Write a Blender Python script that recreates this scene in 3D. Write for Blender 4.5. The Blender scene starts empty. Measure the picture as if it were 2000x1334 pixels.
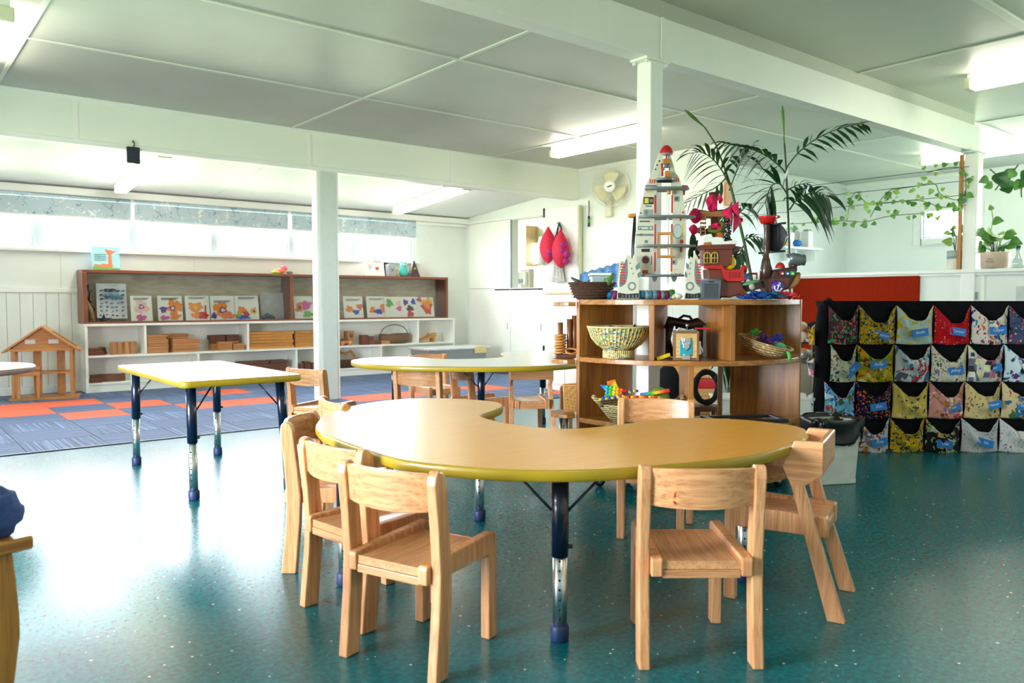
import bpy, bmesh, math, random
from mathutils import Vector, Matrix, Euler
random.seed(7)
D = bpy.data; SC = bpy.context.scene; COL = SC.collection
PI = math.pi; sin = math.sin; cos = math.cos; R = math.radians

# ---------------------------------------------------------------- camera, world, lights, exposure
F, H, CX, CY, HOR = 1545.0, 1.05, 1000.0, 667.0, 587.0
PITCH = math.atan((CY-HOR)/F)
YAW = math.atan2(1900.0, F*cos(PITCH)+(CY-HOR)*sin(PITCH))
FH = Vector((cos(YAW), sin(YAW), 0)); RT = Vector((sin(YAW), -cos(YAW), 0))
FW = FH*cos(PITCH)+Vector((0, 0, -sin(PITCH))); UP = RT.cross(FW)
EYE = Vector((0, 0, H)); RZ = math.atan2(RT.y, RT.x)
cam = D.objects.new('camera', D.cameras.new('camera')); COL.objects.link(cam)
cam.matrix_world = Matrix((( RT.x, UP.x, -FW.x, 0), (RT.y, UP.y, -FW.y, 0), (RT.z, UP.z, -FW.z, H), (0, 0, 0, 1)))
cam.data.sensor_width = 36; cam.data.lens = F/2000*36; cam.data.clip_start = .05; cam.data.clip_end = 200
cam.data.dof.use_dof = True; cam.data.dof.focus_distance = 4.0; cam.data.dof.aperture_fstop = 4.0
SC.camera = cam
SC.view_settings.view_transform = 'Standard'; SC.view_settings.look = 'None'
SC.view_settings.gamma = 1; SC.view_settings.use_curve_mapping = False
SC.view_settings.exposure = 0.3
try:
    SC.cycles.max_bounces = 10; SC.cycles.diffuse_bounces = 5; SC.cycles.glossy_bounces = 4
    SC.cycles.transparent_max_bounces = 12; SC.cycles.transmission_bounces = 6
    SC.cycles.caustics_reflective = False; SC.cycles.caustics_refractive = False
    SC.cycles.sample_clamp_indirect = 6; SC.cycles.use_denoising = True
except Exception: pass
W = D.worlds.new('sky'); SC.world = W; W.use_nodes = True
_n = W.node_tree; _n.nodes.clear()
_o = _n.nodes.new('ShaderNodeOutputWorld'); _b = _n.nodes.new('ShaderNodeBackground')
_tc = _n.nodes.new('ShaderNodeTexCoord'); _sx = _n.nodes.new('ShaderNodeSeparateXYZ'); _cr = _n.nodes.new('ShaderNodeValToRGB')
_n.links.new(_tc.outputs['Generated'], _sx.inputs[0]); _mr = _n.nodes.new('ShaderNodeMapRange')
_mr.inputs[1].default_value = -1; _mr.inputs[2].default_value = 1
_n.links.new(_sx.outputs[2], _mr.inputs[0]); _n.links.new(_mr.outputs[0], _cr.inputs[0])
_cr.color_ramp.elements[0].position = .47; _cr.color_ramp.elements[0].color = (.30, .36, .24, 1)
_cr.color_ramp.elements[1].position = .50; _cr.color_ramp.elements[1].color = (.86, .93, 1, 1)
_n.links.new(_cr.outputs[0], _b.inputs[0]); _n.links.new(_b.outputs[0], _o.inputs[0])
_b.inputs[1].default_value = 52          # bright overcast day

def light(name, loc, size, power, color=(1, 1, 1), rot=(0, 0, 0), portal=False, spread=PI):
    l = D.lights.new(name, 'AREA'); l.shape = 'RECTANGLE'; l.size, l.size_y = size; l.energy = power; l.color = color
    o = D.objects.new(name, l); COL.objects.link(o); o.location = loc; o.rotation_euler = rot
    l.spread = spread
    if portal: l.cycles.is_portal = True
    return o
# daylight portals in the window openings (far window strip, glazed door out of frame, added fill window, bathroom window)
light('daylight_far', (2.1, 10.30, 1.93), (8.4, .55), 1, rot=(-R(90), 0, 0), portal=True)
light('daylight_door', (-3.0, 3.2, 1.1), (2.0, 2.2), 1, rot=(0, -R(90), 0), portal=True).rotation_euler = (0, R(-90), 0)
light('daylight_fill', (11.62, 1.0, 1.75), (1.1, 4.0), 1, rot=(0, R(90), 0), portal=True)  # portal of the unseen window added for fill from the right
light('daylight_bath', (11.62, 4.72, 2.1), (.4, .72), 1, rot=(0, R(90), 0), portal=True)

# ---------------------------------------------------------------- photo geometry: a ray through a photo point cut with a real plane
def ray(px, py): return FW*F + RT*(px-CX) + UP*(CY-py)
def atZ(px, py, z=0.0):
    d = ray(px, py); return EYE + d*((z-H)/d.z)
def atX(px, py, x):
    d = ray(px, py); return EYE + d*(x/d.x)
def atY(px, py, y):
    d = ray(px, py); return EYE + d*(y/d.y)
def V(px, py, dep):
    d = ray(px, py); return EYE + d*(dep/d.dot(FH))

# ---------------------------------------------------------------- mesh helpers
class MB:
    def __init__(s): s.v = []; s.f = []; s.m = []; s.sm = []
    def add(s, vs, fs, mi=0, smooth=False, M=None):
        b = len(s.v)
        for p in vs:
            p = Vector(p); s.v.append(M @ p if M else p)
        for f in fs: s.f.append([i+b for i in f]); s.m.append(mi); s.sm.append(smooth)
        return s
    def box(s, x0, x1, y0, y1, z0, z1, mi=0, M=None):
        return s.add([(x0,y0,z0),(x1,y0,z0),(x1,y1,z0),(x0,y1,z0),(x0,y0,z1),(x1,y0,z1),(x1,y1,z1),(x0,y1,z1)],
                     [(0,3,2,1),(4,5,6,7),(0,1,5,4),(1,2,6,5),(2,3,7,6),(3,0,4,7)], mi, False, M)
    def bx(s, c, d, mi=0, rz=0, M=None):
        X = Matrix.Translation(c) @ Matrix.Rotation(rz, 4, 'Z')
        if M: X = M @ X
        return s.box(-d[0]/2, d[0]/2, -d[1]/2, d[1]/2, -d[2]/2, d[2]/2, mi, X)
    def tube(s, pts, r, n=8, mi=0, cap=True, closed=False, M=None):
        pts = [Vector(p) for p in pts]; N = len(pts)
        rr = r if isinstance(r, (list, tuple)) else [r]*N
        vs = []; prev = None
        for i, p in enumerate(pts):
            a = pts[i-1] if (i > 0 or closed) else p; b = pts[(i+1) % N] if (i < N-1 or closed) else p
            t = (b-a)
            t = t.normalized() if t.length > 1e-9 else Vector((0,0,1))
            if prev is None:
                u = t.cross(Vector((0,0,1)))
                if u.length < .05: u = t.cross(Vector((1,0,0)))
            else: u = prev - t*prev.dot(t)
            u.normalize(); prev = u; w = t.cross(u)
            for k in range(n): vs.append(p + (u*cos(2*PI*k/n) + w*sin(2*PI*k/n))*rr[i])
        fs = []
        for i in range(N if closed else N-1):
            j = (i+1) % N
            for k in range(n):
                l = (k+1) % n; fs.append((i*n+k, i*n+l, j*n+l, j*n+k))
        s.add(vs, fs, mi, True, M)
        if cap and not closed:
            b = len(s.v)-len(vs)
            s.f.append([b+k for k in range(n)][::-1]); s.m.append(mi); s.sm.append(False)
            s.f.append([b+(N-1)*n+k for k in range(n)]); s.m.append(mi); s.sm.append(False)
        return s
    def lathe(s, prof, n=20, mi=0, M=None, smooth=True, sx=1, sy=1, cap=True):
        vs = []; fs = []; N = len(prof)
        for r, z in prof:
            for k in range(n): vs.append((r*cos(2*PI*k/n)*sx, r*sin(2*PI*k/n)*sy, z))
        for i in range(N-1):
            for k in range(n):
                l = (k+1) % n; fs.append((i*n+k, i*n+l, (i+1)*n+l, (i+1)*n+k))
        if cap:
            if prof[0][0] > 1e-6: fs.append(tuple(range(n))[::-1])
            if prof[-1][0] > 1e-6: fs.append(tuple((N-1)*n+k for k in range(n)))
        return s.add(vs, fs, mi, smooth, M)
    def ball(s, c, r, n=10, mi=0, M=None):
        if not isinstance(r, (tuple, list)): r = (r, r, r)
        m = max(5, n//2+1)
        pr = [(max(1e-4, sin(PI*i/m)), -cos(PI*i/m)) for i in range(m+1)]
        X = Matrix.Translation(c) @ Matrix.Diagonal((r[0], r[1], r[2], 1))
        return s.lathe(pr, n, mi, (M @ X) if M else X, cap=False)
    def prism(s, out, z0, z1, mi=0, M=None, smooth=False):
        n = len(out); vs = [(x,y,z0) for x,y in out]+[(x,y,z1) for x,y in out]
        s.add(vs, [tuple(range(n))[::-1], tuple(range(n, 2*n))]+[(i,(i+1)%n,n+(i+1)%n,n+i) for i in range(n)], mi, False, M)
        if smooth:
            for i in range(n): s.sm[-1-i] = True
        return s
    def plate(s, out, y0, y1, mi=0, M=None):        # outline in x,z extruded along y
        n = len(out); vs = [(x,y0,z) for x,z in out]+[(x,y1,z) for x,z in out]
        return s.add(vs, [tuple(range(n)), tuple(range(n, 2*n))[::-1]]+[(i,n+i,n+(i+1)%n,(i+1)%n) for i in range(n)], mi, False, M)
    def sheet(s, fn, nu, nv, mi=0, cu=False, M=None, thick=0):
        vs = [fn(i/(nu if cu else nu-1), j/(nv-1)) for j in range(nv) for i in range(nu)]
        fs = []
        for j in range(nv-1):
            for i in range(nu if cu else nu-1):
                k = (i+1) % nu; fs.append((j*nu+i, j*nu+k, (j+1)*nu+k, (j+1)*nu+i))
        return s.add(vs, fs, mi, True, M)
def me_of(mb, name, mats):
    me = D.meshes.new(name); me.from_pydata([tuple(v) for v in mb.v], [], mb.f)
    for m in (mats if isinstance(mats, (list, tuple)) else [mats]): me.materials.append(m)
    for p, mi, sm in zip(me.polygons, mb.m, mb.sm): p.material_index = mi; p.use_smooth = sm
    me.update(); return me
def bev(me, w, seg=2):
    bm = bmesh.new(); bm.from_mesh(me)
    bmesh.ops.remove_doubles(bm, verts=bm.verts, dist=1e-6)
    es = [e for e in bm.edges if len(e.link_faces) == 2 and e.calc_face_angle(0) > R(35)]
    try: bmesh.ops.bevel(bm, geom=es, offset=w, segments=seg, profile=.5, affect='EDGES', clamp_overlap=True)
    except Exception: pass
    bm.to_mesh(me); bm.free()
def obj(name, mb, mats, parent=None, loc=None, rz=0, bevel=0, seg=2, solid=0, rot=None):
    me = mb if isinstance(mb, bpy.types.Mesh) else me_of(mb, name, mats)
    if bevel: bev(me, bevel, seg)
    o = D.objects.new(name, me); COL.objects.link(o)
    if parent: o.parent = parent
    if loc is not None: o.location = loc
    if rz: o.rotation_euler = (0, 0, rz)
    if rot: o.rotation_euler = rot
    if solid:
        md = o.modifiers.new('thickness', 'SOLIDIFY'); md.thickness = solid; md.offset = 0
    return o
def tag(o, label, cat, group=None, kind=None):
    o['label'] = label; o['category'] = cat
    if group: o['group'] = group
    if kind: o['kind'] = kind
    return o
def thing(name, label, cat, loc=(0,0,0), rz=0, group=None, rot=None):
    o = D.objects.new(name, None); COL.objects.link(o); o.empty_display_size = .1
    o.location = loc; o.rotation_euler = rot or (0, 0, rz)
    return tag(o, label, cat, group)
def struct(name, mb, mats, parent=None, bevel=0):
    o = obj(name, mb, mats, parent, bevel=bevel)
    if not parent: o['kind'] = 'structure'
    return o
def dup(root, loc=None, rz=None, label=None, group=None, parent=None):
    c = root.copy(); COL.objects.link(c)
    if parent: c.parent = parent
    if loc is not None: c.location = loc
    if rz is not None: c.rotation_euler = (0, 0, rz)
    if label: c['label'] = label
    if group: c['group'] = group
    for ch in list(root.children): dup(ch, parent=c)
    return c
def smooth_loop(P, n=6, closed=True):
    P = [Vector(p) for p in P]; N = len(P); out = []
    for i in range(N if closed else N-1):
        if closed: a, b, c, d = P[i-1], P[i], P[(i+1)%N], P[(i+2)%N]
        else: a, b, c, d = P[max(i-1,0)], P[i], P[i+1], P[min(i+2,N-1)]
        for k in range(n):
            t = k/n; out.append(.5*((2*b)+(c-a)*t+(2*a-5*b+4*c-d)*t*t+(3*b-a-3*c+d)*t**3))
    if not closed: out.append(P[-1])
    return out

# ---------------------------------------------------------------- materials
def srgb(*c):
    c = [x/255 for x in c]
    return tuple((x/12.92 if x <= .04045 else ((x+.055)/1.055)**2.4) for x in c)+(1,)
class NT:
    def __init__(s, name):
        s.m = D.materials.new(name); s.m.use_nodes = True; s.t = s.m.node_tree
        s.b = s.t.nodes['Principled BSDF']; s.out = s.t.nodes['Material Output']
    def n(s, kind, **kw):
        x = s.t.nodes.new('ShaderNode'+kind)
        for k, v in kw.items():
            if k.startswith('i_'): x.inputs[k[2:].replace('_', ' ')].default_value = v
            else: setattr(x, k, v)
        return x
    def l(s, a, b): s.t.links.new(a, b)
    def coord(s, kind='Object', scale=(1,1,1), rand=False):
        tc = s.n('TexCoord'); mp = s.n('Mapping'); mp.inputs['Scale'].default_value = scale
        s.l(tc.outputs[kind], mp.inputs[0])
        if rand:
            oi = s.n('ObjectInfo'); mm = s.n('Math', operation='MULTIPLY'); mm.inputs[1].default_value = 37.0
            s.l(oi.outputs['Random'], mm.inputs[0]); s.l(mm.outputs[0], mp.inputs['Location'])
        return mp.outputs[0]
    def ramp(s, fac, stops, mode='LINEAR'):
        r = s.n('ValToRGB'); r.color_ramp.interpolation = mode; e = r.color_ramp.elements
        while len(e) > 1: e.remove(e[-1])
        e[0].position = stops[0][0]; e[0].color = stops[0][1]
        for p, c in stops[1:]:
            q = e.new(p); q.color = c
        s.l(fac, r.inputs[0]); return r.outputs[0]
    def mix(s, fac, a, b, mode='MIX'):
        x = s.n('MixRGB', blend_type=mode)
        for k, v in ((0, fac), (1, a), (2, b)):
            if hasattr(v, 'is_linked'): s.l(v, x.inputs[k])
            else: x.inputs[k].default_value = v
        return x.outputs[0]
    def bump(s, h, strength=.2, dist=.002):
        b = s.n('Bump'); b.inputs['Strength'].default_value = strength; b.inputs['Distance'].default_value = dist
        s.l(h, b.inputs['Height']); s.l(b.outputs[0], s.b.inputs['Normal'])
    def color(s, c): s.l(c, s.b.inputs['Base Color'])
_pl = {}
def plain(name, c, rough=.5, metal=0, spec=.5, coat=0, noise=.04, nscale=12, emit=0, alpha=1, trans=0):
    if name in _pl: return _pl[name]
    a = NT(name); col = srgb(*c); b = a.b
    b.inputs['Roughness'].default_value = rough; b.inputs['Metallic'].default_value = metal
    b.inputs['Specular IOR Level'].default_value = spec; b.inputs['Coat Weight'].default_value = coat
    b.inputs['Transmission Weight'].default_value = trans
    if noise:
        nz = a.n('TexNoise'); nz.inputs['Scale'].default_value = nscale; nz.inputs['Detail'].default_value = 3
        a.l(a.coord(rand=True), nz.inputs['Vector'])
        d = tuple(max(0, x*(1-noise*2.2)) for x in col[:3])+(1,); l = tuple(min(1, x*(1+noise*2)) for x in col[:3])+(1,)
        a.color(a.ramp(nz.outputs['Fac'], [(.3, d), (.7, l)]))
    else: b.inputs['Base Color'].default_value = col
    if emit:
        b.inputs['Emission Color'].default_value = col; b.inputs['Emission Strength'].default_value = emit
    _pl[name] = a.m; return a.m
def wood(name, c1, c2, axis='z', rough=.38, sc=1.0, coat=.25, c3=None):
    a = NT(name); st = {'x': (2.2, 48, 48), 'y': (48, 2.2, 48), 'z': (48, 48, 2.2)}[axis]
    v = a.coord(scale=tuple(x*sc for x in st), rand=True)
    n1 = a.n('TexNoise'); n1.inputs['Scale'].default_value = 1.1; n1.inputs['Detail'].default_value = 6; n1.inputs['Distortion'].default_value = .8
    a.l(v, n1.inputs['Vector'])
    v2 = a.coord(scale=tuple(x*sc*.28 for x in st), rand=True)
    wv = a.n('TexWave', wave_type='RINGS'); wv.inputs['Scale'].default_value = 1.0; wv.inputs['Distortion'].default_value = 5; wv.inputs['Detail'].default_value = 3
    a.l(v2, wv.inputs['Vector'])
    f = a.mix(.16, n1.outputs['Fac'], wv.outputs['Fac'])
    k1, k2 = srgb(*c1), srgb(*c2)
    stops = [(.25, k2), (.5, tuple((x+y)/2 for x, y in zip(k1, k2))), (.72, k1)]
    if c3: stops = [(.12, srgb(*c3))]+stops
    col = a.ramp(f, stops)
    v3 = a.coord(scale=tuple(x*sc*3.2 for x in st), rand=True); n3 = a.n('TexNoise'); n3.inputs['Scale'].default_value = 1.0; n3.inputs['Detail'].default_value = 2; a.l(v3, n3.inputs['Vector'])
    col = a.mix(.55, col, a.ramp(n3.outputs['Fac'], [(.36, (.66, .50, .40, 1)), (.5, (1, 1, 1, 1))]), 'MULTIPLY')
    oi = a.n('ObjectInfo'); 
    hs = a.n('HueSaturation'); mr = a.n('MapRange'); mr.inputs[3].default_value = .88; mr.inputs[4].default_value = 1.1
    a.l(oi.outputs['Random'], mr.inputs[0]); a.l(mr.outputs[0], hs.inputs['Value']); a.l(col, hs.inputs['Color']); a.color(hs.outputs[0])
    a.b.inputs['Roughness'].default_value = rough; a.b.inputs['Coat Weight'].default_value = coat; a.b.inputs['Coat Roughness'].default_value = .25
    a.bump(n1.outputs['Fac'], .12, .001); return a.m
def fabric(name, base, cols, scale=30, thr=.3, metric='EUCLIDEAN', rough=.85, rnd=1.0, warp=0, ring=None, b2=None):
    a = NT(name); v = a.coord(scale=(1, 1, 1), rand=True)
    if warp:
        nz = a.n('TexNoise'); nz.inputs['Scale'].default_value = scale*.35; nz.inputs['Detail'].default_value = 2; a.l(v, nz.inputs['Vector'])
        v = a.mix(warp, v, nz.outputs['Color'])
    vo = a.n('TexVoronoi', distance=metric); vo.inputs['Scale'].default_value = scale; vo.inputs['Randomness'].default_value = rnd; a.l(v, vo.inputs['Vector'])
    sp = a.n('SeparateColor'); a.l(vo.outputs['Color'], sp.inputs[0])
    N = len(cols)
    pc = a.ramp(sp.outputs[0], [(i/N, srgb(*c)) for i, c in enumerate(cols)], 'CONSTANT')
    mr = a.n('MapRange'); mr.inputs[3].default_value = thr*.35; mr.inputs[4].default_value = thr; a.l(sp.outputs[1], mr.inputs[0])
    lt = a.n('Math', operation='LESS_THAN'); a.l(vo.outputs['Distance'], lt.inputs[0]); a.l(mr.outputs[0], lt.inputs[1])
    bc = srgb(*base)
    if b2:
        nb = a.n('TexNoise'); nb.inputs['Scale'].default_value = scale*.3; a.l(v, nb.inputs['Vector'])
        bc = a.ramp(nb.outputs['Fac'], [(.45, srgb(*base)), (.55, srgb(*b2))])
    if ring:
        l2 = a.n('Math', operation='LESS_THAN'); mm = a.n('Math', operation='MULTIPLY'); mm.inputs[1].default_value = 1.45
        a.l(mr.outputs[0], mm.inputs[0]); a.l(vo.outputs['Distance'], l2.inputs[0]); a.l(mm.outputs[0], l2.inputs[1])
        bc = a.mix(l2.outputs[0], bc, srgb(*ring))
    a.color(a.mix(lt.outputs[0], bc, pc)); a.b.inputs['Roughness'].default_value = rough; a.b.inputs['Specular IOR Level'].default_value = .2
    return a.m
def glass(name, tint=(1,1,1), refl=1.0, rough=.02):
    a = NT(name); a.t.nodes.remove(a.b)
    tr = a.n('BsdfTransparent'); tr.inputs[0].default_value = tint+(1,)
    gl = a.n('BsdfGlossy'); gl.inputs['Roughness'].default_value = rough
    fr = a.n('Fresnel'); fr.inputs[0].default_value = 1.5; mx = a.n('MixShader'); mm = a.n('Math', operation='MULTIPLY'); mm.inputs[1].default_value = refl
    a.l(fr.outputs[0], mm.inputs[0]); a.l(mm.outputs[0], mx.inputs[0]); a.l(tr.outputs[0], mx.inputs[1]); a.l(gl.outputs[0], mx.inputs[2]); a.l(mx.outputs[0], a.out.inputs[0])
    return a.m

M_white = plain('white_paint', (246, 247, 240), .45, noise=.012, nscale=3)
M_whitewall = plain('white_wall_paint', (236, 240, 234), .5, noise=.012, nscale=2)
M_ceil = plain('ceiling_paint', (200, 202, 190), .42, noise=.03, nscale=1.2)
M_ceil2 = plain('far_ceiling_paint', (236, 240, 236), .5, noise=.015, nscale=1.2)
M_batten = plain('batten_paint', (226, 228, 214), .4, noise=.01)
M_header = plain('header_panel_paint', (244, 247, 234), .45, noise=.012, nscale=1.5)
M_lam = plain('white_laminate', (240, 238, 234), .25, noise=.01)
M_navy = plain('navy_powder_coat', (9, 20, 46), .28, coat=.4, noise=.03)
M_navyfoot = plain('navy_rubber_foot', (28, 48, 92), .5, noise=.03)
M_chrome = plain('brushed_chrome', (225, 226, 228), .3, metal=1, noise=.02, nscale=60)
M_black = plain('black_plastic', (18, 18, 20), .4, noise=.05)
M_steel = plain('dark_steel', (40, 44, 54), .4, metal=.6, noise=.03)
M_edge = plain('olive_yellow_edging', (172, 142, 22), .38, coat=.2, noise=.03, nscale=5)
M_glass = glass('window_glass', (1, 1, 1), .6)
M_glasscab = glass('sliding_glass', (.97, .98, .97), .55, .03)
M_lamp = plain('lamp_diffuser', (255, 252, 232), .4, noise=0, emit=17)
M_lampcap = plain('lamp_end_cap', (222, 218, 190), .4, noise=.01)
M_red = plain('red_plastic', (190, 20, 24), .3, coat=.3); M_blue = plain('blue_plastic', (30, 120, 190), .3, coat=.2)
M_grey = plain('grey_plastic', (96, 104, 112), .45); M_lgrey = plain('light_grey_paint', (150, 158, 162), .45)
M_green = plain('green_plastic', (70, 160, 50), .4); M_yellow = plain('yellow_plastic', (235, 200, 20), .35)
M_orange = plain('orange_plastic', (235, 110, 30), .4); M_purple = plain('purple_plastic', (70, 50, 160), .4)
M_brown = plain('brown_plastic', (88, 40, 28), .35, coat=.2); M_dbrown = plain('dark_brown_plastic', (60, 36, 28), .35, coat=.2)
M_whitep = plain('white_plastic', (240, 240, 236), .35, noise=.01); M_pink = plain('magenta_felt', (200, 20, 80), .9, noise=.12, nscale=40)
M_cream = plain('cream_board', (216, 214, 196), .45, noise=.015)
OAKC = ((236, 176, 124), (200, 136, 88))
M_oak = {k: wood('oak_'+k, OAKC[0], OAKC[1], k) for k in 'xyz'}
M_shelfw = {k: wood('rimu_'+k, (186, 124, 54), (132, 78, 28), k, rough=.35, sc=.8, c3=(86, 46, 16)) for k in 'xyz'}
M_pine = {k: wood('honey_pine_'+k, (214, 150, 72), (176, 110, 44), k, rough=.45) for k in 'xyz'}
M_mahog = {k: wood('mahogany_'+k, (150, 84, 52), (108, 54, 34), k, rough=.4) for k in 'xyz'}
M_block = {k: wood('block_'+k, (204, 148, 96), (164, 106, 62), k, rough=.55, coat=0) for k in 'xyz'}
M_dblock = {k: wood('dark_block_'+k, (128, 78, 56), (86, 48, 36), k, rough=.55, coat=0) for k in 'xyz'}
# ================================================================ STRUCTURE
def floor_mat():
    a = NT('teal_vinyl'); v = a.coord()
    n1 = a.n('TexNoise'); n1.inputs['Scale'].default_value = 55; n1.inputs['Detail'].default_value = 5; n1.inputs['Roughness'].default_value = .7; a.l(v, n1.inputs['Vector'])
    base = a.ramp(n1.outputs['Fac'], [(.35, srgb(0, 76, 86)), (.52, srgb(0, 102, 112)), (.7, srgb(0, 126, 132))])
    vo = a.n('TexVoronoi'); vo.inputs['Scale'].default_value = 38; a.l(v, vo.inputs['Vector'])
    sp = a.n('SeparateColor'); a.l(vo.outputs['Color'], sp.inputs[0])
    mr = a.n('MapRange'); mr.inputs[1].default_value = .78; mr.inputs[2].default_value = 1; mr.inputs[3].default_value = .02; mr.inputs[4].default_value = .19; a.l(sp.outputs[0], mr.inputs[0])
    lt = a.n('Math', operation='LESS_THAN'); a.l(vo.outputs['Distance'], lt.inputs[0]); a.l(mr.outputs[0], lt.inputs[1])
    fl = a.ramp(sp.outputs[1], [(0, srgb(214, 232, 220)), (.5, srgb(120, 190, 186)), (.75, srgb(206, 222, 206))], 'CONSTANT')
    a.color(a.mix(lt.outputs[0], base, fl))
    a.b.inputs['Roughness'].default_value = .27; a.b.inputs['Specular IOR Level'].default_value = .5
    return a.m
def carpet_mat(name, axis, c1, c2, c3):
    a = NT(name); sc = (95, 1.2, 1) if axis == 'x' else (1.2, 95, 1)
    n1 = a.n('TexNoise'); n1.inputs['Scale'].default_value = 1.0; n1.inputs['Detail'].default_value = 2; a.l(a.coord(scale=sc, rand=True), n1.inputs['Vector'])
    n2 = a.n('TexNoise'); n2.inputs['Scale'].default_value = 420; a.l(a.coord(), n2.inputs['Vector'])
    c = a.ramp(n1.outputs['Fac'], [(.36, srgb(*c2)), (.5, srgb(*c1)), (.64, srgb(*c3))])
    a.color(a.mix(.25, c, n2.outputs['Color'], 'OVERLAY'))
    a.b.inputs['Roughness'].default_value = .8; a.b.inputs['Specular IOR Level'].default_value = .3
    a.b.inputs['Sheen Weight'].default_value = .15; a.b.inputs['Sheen Roughness'].default_value = .4
    a.bump(n2.outputs['Fac'], .4, .003); return a.m
M_floor = floor_mat()
M_cpx = carpet_mat('blue_striped_carpet_x', 'x', (50, 80, 126), (34, 58, 98), (96, 124, 166))
M_cpy = carpet_mat('blue_striped_carpet_y', 'y', (48, 78, 124), (36, 60, 100), (82, 108, 152))
M_cor = carpet_mat('orange_carpet', 'y', (230, 84, 26), (210, 66, 18), (240, 102, 42))

TS = .515; TY0 = 8.86-5*TS; TX0 = 1.34-8*TS
struct('floor', MB().box(-3, 11.72, -3, TY0, -.1, 0).box(7.42, 11.72, TY0, 10.39, -.1, 0), M_floor)
carpet = struct('floor', MB().box(-3, 7.42, TY0, 10.39, -.1, -.006), plain('carpet_backing', (40, 50, 70), .9))
ORANGE = set()
for px, py in [(120, 786), (60, 796), (90, 806), (270, 790), (400, 805-12), (512, 787), (455, 760), (673, 776), (852, 738), (806, 764), (965, 757), (1150, 765)]:
    q = atZ(px, py); ORANGE.add((int((q.x-TX0)//TS), int((q.y-TY0)//TS)))
cx0 = int((1.5-TX0)//TS); cy0 = int((8.0-TY0)//TS); ORANGE.add((cx0, cy0)); ORANGE.add((int((.6-TX0)//TS), int((9.1-TY0)//TS))); ORANGE.add((int((1.1-TX0)//TS), int((9.1-TY0)//TS)))
tile_me = {}
g = .0015
for nm, m in (('x', M_cpx), ('y', M_cpy), ('o', M_cor)):
    tile_me[nm] = me_of(MB().box(g, TS-g, g, TS-g, 0, .007), 'carpet_tile', m); bev(tile_me[nm], .002, 1)
for i in range(0, 20):
    for j in range(0, 8):
        x = TX0+i*TS; y = TY0+j*TS
        if x+TS > 7.42 or x < -1.4: continue
        k = 'o' if (i, j) in ORANGE else ('x' if (i+j) % 2 else 'y')
        obj('carpet_tile', tile_me[k], None, carpet, loc=(x, y, -.006))
struct('trim_1', MB().box(-3, 7.42, TY0-.022, TY0+.006, 0, .007), M_steel, bevel=.002)

# ---- ceilings: sheets and cover battens
XS = [-3, -1.68, .87, 3.39, 5.97, 8.53, 11.72]; YS = [-3, -.94, .487, 1.914, 3.23, 4.77, 6.19, 7.75]
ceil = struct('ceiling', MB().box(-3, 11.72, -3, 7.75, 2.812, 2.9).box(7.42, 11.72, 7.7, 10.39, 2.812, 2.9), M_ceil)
for i in range(len(XS)-1):
    for j in range(len(YS)-1):
        obj('ceiling_sheet', MB().box(XS[i]+.003, XS[i+1]-.003, YS[j]+.003, YS[j+1]-.003, 2.800, 2.812), M_ceil, ceil)
def batten(p0, p1, w=.032, h=.009, z=2.8, par=None):
    m = MB(); ax = abs(p1[0]-p0[0]) > abs(p1[1]-p0[1])
    if ax: m.plate([(0, 0), (0, -h*.5), (0, -h)], 0, 0) if False else m.box(p0[0], p1[0], p0[1]-w/2, p0[1]+w/2, z-h, z)
    else: m.box(p0[0]-w/2, p0[0]+w/2, p0[1], p1[1], z-h, z)
    return obj('batten', m, M_batten, par or ceil, bevel=.003, seg=2)
for x in XS[1:-1]:
    for j in range(len(YS)-1): batten((x, YS[j]+.018), (x, YS[j+1]-.018))
for y in YS[1:-1]:
    w = .06 if abs(y-1.914) < .01 else .032
    for i in range(len(XS)-1): batten((XS[i], y), (XS[i+1], y), w=w, h=.018 if w > .05 else .009)
M_slope = Matrix.Translation((0, 7.8, 2.56)) @ Matrix.Rotation(math.atan2(-.22, 2.47), 4, 'X')
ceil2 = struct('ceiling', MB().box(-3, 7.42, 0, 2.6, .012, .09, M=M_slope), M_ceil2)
for i, (a, b) in enumerate(zip([-3, -1.6, .9, 3.4, 5.9], [-1.6, .9, 3.4, 5.9, 7.42])):
    obj('ceiling_sheet', MB().box(a+.002, b-.002, 0, 2.5, 0, .012, M=M_slope), M_ceil2, ceil2)

# ---- header over the wide opening and its post
hd = struct('wall_header', MB().box(-3, 7.42, 7.70, 7.82, 2.405, 2.8), M_header)
hb = [-3, -.7, 1.44, 3.58, 5.35, 7.42]
for a, b in zip(hb[:-1], hb[1:]):
    obj('panel', MB().box(a+.004, b-.004, 7.694, 7.70, 2.44, 2.775), M_header, hd)
for x in hb[1:-1]: obj('batten', MB().box(x-.018, x+.018, 7.686, 7.70, 2.43, 2.775), M_white, hd, bevel=.003)
obj('bead', MB().box(-3, 7.42, 7.68, 7.70, 2.765, 2.8), M_white, hd, bevel=.006)
obj('bottom_rail', MB().box(-3, 7.42, 7.685, 7.70, 2.405, 2.437), M_white, hd, bevel=.003)
obj('bottom_rail', MB().box(-3, 7.42, 7.69, 7.83, 2.395, 2.405), M_white, hd)
pc = struct('column', MB().box(3.70, 3.87, 7.69, 7.83, 0, 2.396), plain('post_paint', (214, 222, 214), .45, noise=.012), bevel=.003)
obj('jamb', MB().box(3.655, 3.70, 7.70, 7.82, 0, 2.396), M_white, pc, bevel=.003)
obj('jamb', MB().box(3.87, 3.90, 7.70, 7.82, 0, 2.396), M_white, pc, bevel=.003)

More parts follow.
